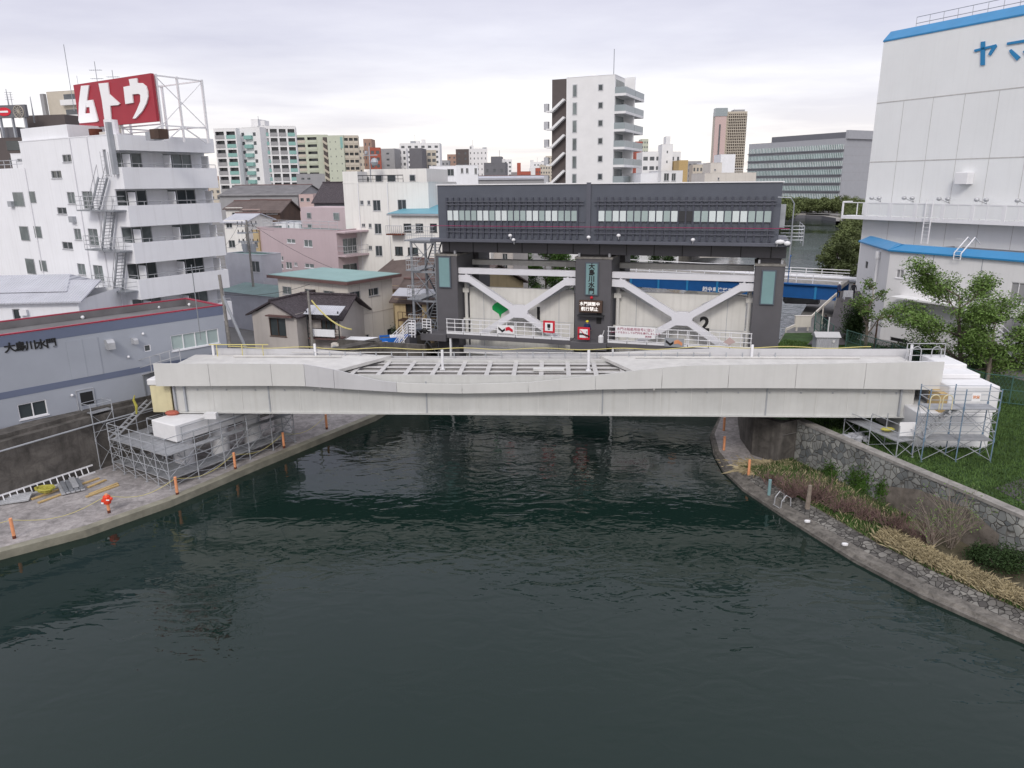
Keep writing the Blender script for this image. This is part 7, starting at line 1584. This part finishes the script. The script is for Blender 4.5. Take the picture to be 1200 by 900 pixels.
# white low roof unit and air conditioner behind the footbridge
p = onz(400, 409, 4.0); t = thing('site_cabin', 'low white flat roofed cabin behind the footbridge next to the blue tank', 'cabin', (p[0], p[1], 3.0), rad(-10)); bev(MB().box(0, 4.2, 0, 2.2, 0, 1.7).build('body', 'white_wall', t), .05); MB().box(-.9, -.2, -.1, .5, .7, 1.5).build('air_conditioner', 'cream', t); MB().tube([(-.55, -.11, 1.1), (-.55, -.13, 1.1)], .25, 12).build('fan_grille', 'galv', t)
p = onz(410, 404, 3.2); bush('garden_shrub', 'bright green shrub beside the cream building', (p[0]-.4, p[1]-1.5, 3.0), 260, .8, .8, 2.4, 2600, .11, 'leaf_light')
p = onz(448, 398, 3.2); bush('garden_shrub', 'dark green shrub below the old timber house', (p[0]+1.6, p[1]+1.2, 3.0), 261, .9, .8, 1.5, 1800, .1, 'leaf_dark')
# utility poles
def upole(label, loc_, h, seed, transformer=True, r=.16):
    t = thing('utility_pole', label, 'utility pole', loc_); MB().tube([(0, 0, 0), (0, 0, h)], [r, r*.7], 8).build('pole', 'conc', t)
    if transformer:
        for z in (h-.4, h-1.3, h-2.3): MB().bar((-1.1, -.1, z), (1.1, .1, z), .1).build('crossarm', 'galv', t); mb = MB(); [mb.tube([(x, 0, z+.05), (x, 0, z+.3)], .05, 6) for x in (-1, -.5, .5, 1)]; mb.build('insulators', 'dark', t)
        for s_ in (-1, 1): MB().tube([(.45*s_, 0, h-3.4), (.45*s_, 0, h-2.5)], .27, 10).build('transformer', 'galv', t)
    return t
p = ony(297, 337, 80); up = upole('tall concrete utility pole with transformers between the sheds and the pink building', (p[0], p[1], 3.0), ony(292, 258, 80)[2]-3, 1)
p = ony(291, 300, 100); upole('slimmer utility pole behind the transformer pole', (p[0], p[1], 3.0), ony(291, 262, 100)[2]-3, 2, True, .12)
p = onz(374, 412, 3.2); upole('plain grey pole in front of the small tiled house', (p[0], p[1]-2, 3.0), 6.1, 3, False, .14)
a = ony(288, 408, 60); c = ony(261, 347, 60); o = MB().tube([(0, 0, 0), c-a], .13, 8).build('leaning_pole', 'galv'); o.location = a; tag(o, 'leaning grey pole right of the grey office', 'pole')
a = ony(263, 347, 60); c = ony(257, 322, 60); o = MB().tube([(0, 0, -4.5), c-a], .14, 8).build('utility_pole', 'conc'); o.location = a; tag(o, 'upright pole end against the white balcony block', 'utility pole')
# cables
def cable(label, p, q, sag=.5, r=.018, m_='dark'):
    p, q = Vector(p), Vector(q); pts = [p.lerp(q, k/12)-Vector((0, 0, sag*4*(k/12)*(1-k/12))) for k in range(13)]; o = MB().tube([x-p for x in pts], r, 4).build('cable', m_); o.location = p; return tag(o, label, 'cable')
tp = Vector(up.location)+Vector((0, 0, ony(292, 258, 80)[2]-3-.4))
for i, (d_, q_) in enumerate(((-.9, ony(240, 300, 66)), (.9, ony(262, 290, 95)), (0, ony(345, 262, 110)), (.5, ony(440, 330, 80)))): cable(('wire from the transformer pole to the balcony block', 'wire from the transformer pole toward the white house', 'wire from the transformer pole over the pink roof', 'long wire from the transformer pole to the ochre house')[i], tp+Vector((d_, 0, 0)), q_, .8)
cable('yellow sleeved cable running down past the small tiled house', ony(365, 352, 60), ony(412, 386, 58), .5, .06, 'rope_yellow'); cable('thin wire from the plain pole to the balcony block', ony(363, 333, 61), ony(262, 345, 60), .4)
# steel stair tower left of the gate
T0 = (-3.9, 1.0); t = thing('stair_tower', 'grey galvanised steel stair tower joined to the left end of the gate house', 'stair tower', gl(-3.9, 1.0, 2.9), rad(GA)); zt_ = 13.3-2.9
for (x, y) in ((0, 0), (2.3, 0), (0, 3.0), (2.3, 3.0)): MB().tube([(x, y, 0), (x, y, zt_)], .13 if x == 0 else .1, 8).build('column', 'steel', t)
lv_ = [2.6, 5.2, 7.8, zt_]
for k, z in enumerate(lv_):
    MB().box(-.5, 2.5, -.3, 3.2, z-.12, z).build('landing', 'steel', t) if k in (3,) else MB().box(-.5, .9, -.3, 3.2, z-.12, z).build('landing', 'steel', t)
    mb = MB(); pr2 = [(-.45, -.25), (2.4 if k == 3 else .85, -.25)]
    for zz in (.4, .8, 1.15): mb.tube([(-.45, 3.1, z+zz), (-.45, -.25, z+zz), (pr2[1][0], -.25, z+zz)], .025, 5)
    for x in np.arange(-.45, pr2[1][0]+.01, .22): mb.tube([(x, -.25, z), (x, -.25, z+1.15)], .018, 4)
    mb.build('guard_rail', 'steel_light', t)
    z0_ = 0 if k == 0 else lv_[k-1]; mb = MB(); ya, yb_ = (.2, 2.8) if k % 2 else (2.8, .2)
    for x in (1.1, 1.9): mb.bar((x, ya, z0_), (x, yb_, z), .05, .2)
    for i in range(11): c = Vector((1.5, ya, z0_)).lerp(Vector((1.5, yb_, z)), (i+.5)/11); mb.box(1.13, 1.87, c[1]-.13, c[1]+.13, c[2]-.02, c[2]+.01)
    mb.build('stair_flight', 'steel', t); mb = MB(); mb.bar((0, 0, z0_), (2.3, 0, z), .06); mb.bar((2.3, 0, z0_), (0, 0, z), .06); mb.box(0, 2.3, -.05, .05, z-.3, z-.14); mb.build('brace', 'steel', t)
# blue bridge behind the gate
bA = onz(700, 318, 6.6); bBq = onz(986, 335, 6.6); dd_ = (bBq-bA); dd_.z = 0; LB_ = dd_.length; dgb = math.degrees(math.atan2(dd_.y, dd_.x))
bb_ = Bld('blue_bridge', 'blue steel girder road bridge behind the sluice gate with white lettering', 'bridge', (bA[0], bA[1]), dgb, LB_, 6, 0, 6.6, 'blue_steel'); R = bb_.root
MB().box(0, LB_, 0, .12, 4.9, 6.45).build('girder', 'blue_steel', R); MB().box(-.2, LB_, -.35, .2, 6.451, 6.62).build('girder_flange', 'blue_steel', R); MB().box(0, LB_, 5.9, 6.0, 4.9, 6.45).build('girder', 'blue_steel', R)
MB().box(0, LB_, .13, 5.89, 6.2, 6.63).build('deck', 'conc', R); mb = MB()
for k in range(8): mb.box(1+k*LB_/8, 1.25+k*LB_/8, -.12, -.003, 4.9, 6.44)
mb.build('stiffener', 'blue_trim', R)
a0_, z0_ = bb_.px('f', 826, 339); a1_, _ = bb_.px('f', 856, 341); 
for i, c in enumerate('越中島連絡橋'): text_mesh(c, .62, 'white_letters', 'lettering', R, upright(a0_+(a1_-a0_)*i/5, -.02, z0_), off=.012)
rl = MB()
for y in (.3, 5.7):
    for z in (.4, .75, 1.1): rl.tube([(0, y, 6.63+z), (LB_, y, 6.63+z)], .045, 5)
    for k in range(int(LB_/1.8)): rl.tube([(k*1.8, y, 6.63), (k*1.8, y, 7.73)], .045, 5)
rl.build('railing', 'white_metal', R); MB().tube([(0, 7.2, 6.5), (LB_+2, 7.2, 6.5)], .3, 10).build('water_pipe', 'white_metal', R)
for x in (.0, LB_-.5): MB().box(x, x+1.2, -.2, 6.3, -.5, 4.88).build('bridge_seat', 'conc', R)
p = np.array([bA[0], bA[1]])
a_, z_ = bb_.px('f', 924, 323); o = MB().tube([(0, 0, 0), (0, 0, 3.2)], .05, 6).sphere((0, 0, 3.25), .16, 8).build('post', 'blue_steel'); q_ = bb_.o+bb_.d*a_; o.location = (q_[0], q_[1], 6.4); tag(o, 'thin blue post with round head at the rail of the blue bridge', 'post')
# pale wrapped object under the blue bridge, guard wall beside the path
mb = MB(); mb.box(0, 4.2, 0, 1.5, 0, 1.0); o = bev(mb.build('tarpaulin_cover', 'tarp'), .2); o.location = onz(925, 361, 3.2)+Vector((0, 2, .2)); o.rotation_euler = (0, 0, rad(-15)); tag(o, 'pale tarpaulin wrapped stack under the right end of the blue bridge', 'tarpaulin')
gw = MB()
gp = [onz(921, 386, 3.5), onz(948, 374, 4.2), onz(965, 358, 5.0), onz(981, 344, 6.2)]
for a, c in zip(gp[:-1], gp[1:]): gw.bar(a, c, .12, .25)
for q in gp: gw.bar(q, (q[0], q[1], 2.8), .1)
tag(rest_center(gw.build('guard_beam', 'cream')), 'pale beige guard beam along the sloping path behind the gate', 'guard rail')
mb = MB(); mb.box(0, 1.6, 0, .25, .4, 1.5); mb.box(.15, .3, .05, .2, 0, .4); mb.box(1.3, 1.45, .05, .2, 0, .4); mb.box(-.05, 1.65, -.03, .28, 1.5, 1.58); o = mb.build('barrier_board', 'cream'); o.location = onz(931, 388, 3.2); tag(o, 'cream panel barrier on the grass right of the gate', 'barrier')
# transformer box
p = onz(958, 412, 3.3); t = thing('equipment_box', 'light blue grey equipment cabinet with pitched lid on the lawn', 'cabinet', (p[0]-.1, p[1]+.2, 3.2), rad(-6)); bev(MB().box(0, 1.95, 0, 1.2, 0, 1.35).build('body', 'corr_light', t), .03)
lid = MB(); lid.prism([(-.12, 1.36), (.6, 1.75), (1.32, 1.36)], lambda p, q_, d: (d, p, q_), -.12, 2.07); fix_normals(lid.build('lid', 'panel_grey', t)); MB().tube([(1.45, -.02, 1.0), (1.45, -.08, 1.0)], .12, 10).build('dial', 'white_metal', t)
white_tube_rail('stair_rail', 'white tube railing with two hoops on the lawn right of the gate', [gl(28.2, -1.5, 4.6), gl(31.5, -1.5, 4.6)], 1.0, n=3); 
for s_ in (28.8, 30.6): pass
# green net fence
M['fence_green'] = mat('fence_green', (0.055, 0.125, 0.105), 0.6, 0.1)
def fence(name, label, pts_, h, m_='fence_green', step=2.0):
    t = thing(name, label, 'fence', pts_[0]); o0 = Vector(pts_[0])
    for a, c in zip(pts_[:-1], pts_[1:]):
        a = Vector(a)-o0; c = Vector(c)-o0; L_ = (c-a).length; k_ = max(1, round(L_/step)); mb = MB()
        for i in range(k_+1): q = a.lerp(c, i/k_); MB().tube([q, q+Vector((0, 0, h))], .045, 6).build('fence_post', m_, t)
        for z in (.1, h/2, h-.05): mb.tube([a+Vector((0, 0, z)), c+Vector((0, 0, z))], .03, 5)
        mb.build('fence_rail', m_, t); w__ = MB(); n_ = int(L_/.22)
        for i in range(n_):
            q = a.lerp(c, i/n_); q2 = a.lerp(c, min(1, i/n_+.5*h/L_)); q3 = a.lerp(c, max(0, i/n_-.5*h/L_)); w__.bar(q, q2+Vector((0, 0, h)), .012); w__.bar(q, q3+Vector((0, 0, h)), .012)
        w__.build('wire_mesh', m_, t)
    return t
fence('mesh_fence', 'green wire fence between the lawn and the annex lane', [onz(990, 412, 3.2), onz(1042, 430, 3.2), onz(1150, 470, 3.2), onz(1215, 478, 3.2)], 2.0)
fence('net_fence', 'short green net fence beside the sloping path', [onz(953, 400, 3.3), onz(954, 385, 3.9), onz(975, 402, 3.3)], 1.7, step=1.5)
# lamp posts
def lamp(label, loc_, h, arm, m_='wood_dark'):
    t = thing('street_lamp', label, 'street lamp', loc_); MB().tube([(0, 0, 0), (0, 0, h*.55), (0, 0, h*.88), (arm*.35, 0, h*.98), (arm*.8, 0, h)], [.09, .08, .06, .05, .05], 8).build('pole', m_, t); MB().sphere((arm, 0, h), .25, 8, (1.5, .8, .35)).build('lamp_head', m_, t)
p = onz(1024, 412, 3.2); lamp('dark curved street lamp in front of the annex', (p[0], p[1], 3.0), ony(1024, 371, p[1])[2]-3.0, 1.1)
p = onz(969, 400, 3.4); o = MB().tube([(0, 0, 0), (0, 0, 2.3)], .06, 6).build('post', 'white_metal'); o.location = p; tag(o, 'slim white post at the foot of the sloping path', 'post')
# ================================================================== PEOPLE
def person(loc_, rot, label, top='cloth_dark', legs='cloth_dark', hat=None, walk=.12, h=1.68, hair='black', arm=(.1, -.1)):
    s_ = h/1.7; J = {'pel': (0, 0, .92), 'sp': (0, .0, 1.15), 'ch': (0, .01, 1.36), 'nk': (0, .01, 1.47), 'hd': (0, -.01, 1.57), 'ht': (0, -.005, 1.66),
        'hl': (.10, 0, .88), 'kl': (.11, -walk*.8, .48), 'al': (.11, -walk*.3-.0, .09), 'tl': (.12, -walk*.3-.14, .04), 'hr': (-.10, 0, .88), 'kr': (-.11, walk*.1, .47), 'ar': (-.11, walk*1.4, .10), 'tr': (-.12, walk*1.4-.13, .04),
        'sl': (.19, .01, 1.39), 'el': (.25, arm[0]+.04, 1.13), 'wl': (.25, arm[0]*2-.06, .90), 'fl': (.245, arm[0]*2-.10, .80), 'sr': (-.19, .01, 1.39), 'er': (-.25, arm[1]+.04, 1.13), 'wr': (-.25, arm[1]*2-.06, .90), 'fr': (-.245, arm[1]*2-.10, .80)}
    ks = list(J); E = [('pel', 'sp'), ('sp', 'ch'), ('ch', 'nk'), ('nk', 'hd'), ('hd', 'ht'), ('pel', 'hl'), ('hl', 'kl'), ('kl', 'al'), ('al', 'tl'), ('pel', 'hr'), ('hr', 'kr'), ('kr', 'ar'), ('ar', 'tr'), ('ch', 'sl'), ('sl', 'el'), ('el', 'wl'), ('wl', 'fl'), ('ch', 'sr'), ('sr', 'er'), ('er', 'wr'), ('wr', 'fr')]
    Rr = dict(pel=.13, sp=.125, ch=.14, nk=.055, hd=.095, ht=.06, hl=.095, kl=.06, al=.045, tl=.04, hr=.095, kr=.06, ar=.045, tr=.04, sl=.065, el=.045, wl=.032, fl=.028, sr=.065, er=.045, wr=.032, fr=.028)
    me = bpy.data.meshes.new('person'); me.from_pydata([tuple(c*s_ for c in J[k]) for k in ks], [(ks.index(a), ks.index(b_)) for a, b_ in E], []); o = bpy.data.objects.new('person', me); C.objects.link(o)
    md = o.modifiers.new('skin', 'SKIN'); 
    for i, k in enumerate(ks): me.skin_vertices[0].data[i].radius = (Rr[k]*s_*(1.25 if k in ('ch', 'pel', 'sp') else 1), Rr[k]*s_*(.85 if k in ('ch', 'pel', 'sp') else 1))
    me.skin_vertices[0].data[0].use_root = True; sb = o.modifiers.new('sub', 'SUBSURF'); sb.levels = 1; sb.render_levels = 1; bpy.context.view_layer.update()
    dg = bpy.context.evaluated_depsgraph_get(); m2 = bpy.data.meshes.new_from_object(o.evaluated_get(dg)); bpy.data.objects.remove(o)
    m2.materials.clear(); [m2.materials.append(M[k]) for k in (legs, top, 'skin')]
    for p_ in m2.polygons:
        c = p_.center/s_; p_.material_index = 2 if c.z > 1.50 or (abs(c.x) > .21 and c.z < .89) else (1 if c.z > .93 or abs(c.x) > .2 and c.z > .85 else 0); p_.use_smooth = True
    o = bpy.data.objects.new('person', m2); C.objects.link(o); o.location = loc_; o.rotation_euler = (0, 0, rot); tag(o, label, 'person')
    if hat: MB().sphere((0, 0, 1.64*s_), .135*s_, 10, (1, 1.12, .75)).build('helmet', hat, o, True)
    else: MB().sphere((0, .02*s_, 1.61*s_), .115*s_, 10, (1, 1.05, .95)).build('hair', hair, o, True)
    return o
q = gl(12.35, -.35, 5.38); person(q, rad(160), 'person in a navy jacket and yellow helmet behind the prohibition sign on the gate landing', 'cloth_blue', 'cloth_dark', 'helmet', .08)
def pathz(x, y):
    for it in range(3): pass
p = onz(966, 388, 3.9); person(p, rad(170), 'person in black walking up the sloping path', 'cloth_dark', 'cloth_dark', None, .16)
person(onz(982, 350, 5.95), rad(20), 'person in a dark vest and white helmet at the top of the path', 'cloth_blue', 'cloth_dark', 'white_letters', .05)
person(onz(999, 350, 5.95), rad(-30), 'person in dark clothes standing by the barrier at the top of the path', 'cloth_dark', 'cloth_dark', None, .05)
p = onz(993, 351, 5.9); mb = MB(); mb.box(-.5, .5, -.03, .03, .25, .95); mb.box(-.45, -.38, -.25, .25, 0, .25); mb.box(.38, .45, -.25, .25, 0, .25); o = mb.build('barrier_board', 'corr_light'); o.location = p; tag(o, 'small pale barrier board at the top of the path', 'barrier')
q = gl(13.6, -.8, 5.4); o = MB().tube([(0, 0, 0), (0, 0, .5), (0, 0, .62)], [.22, .22, .1], 10).tube([(.1, 0, .5), (.25, 0, 1.0)], .03, 5).build('work_bucket', 'white_block'); o.location = q; tag(o, 'white pail with a hose on the centre landing of the gate', 'bucket')
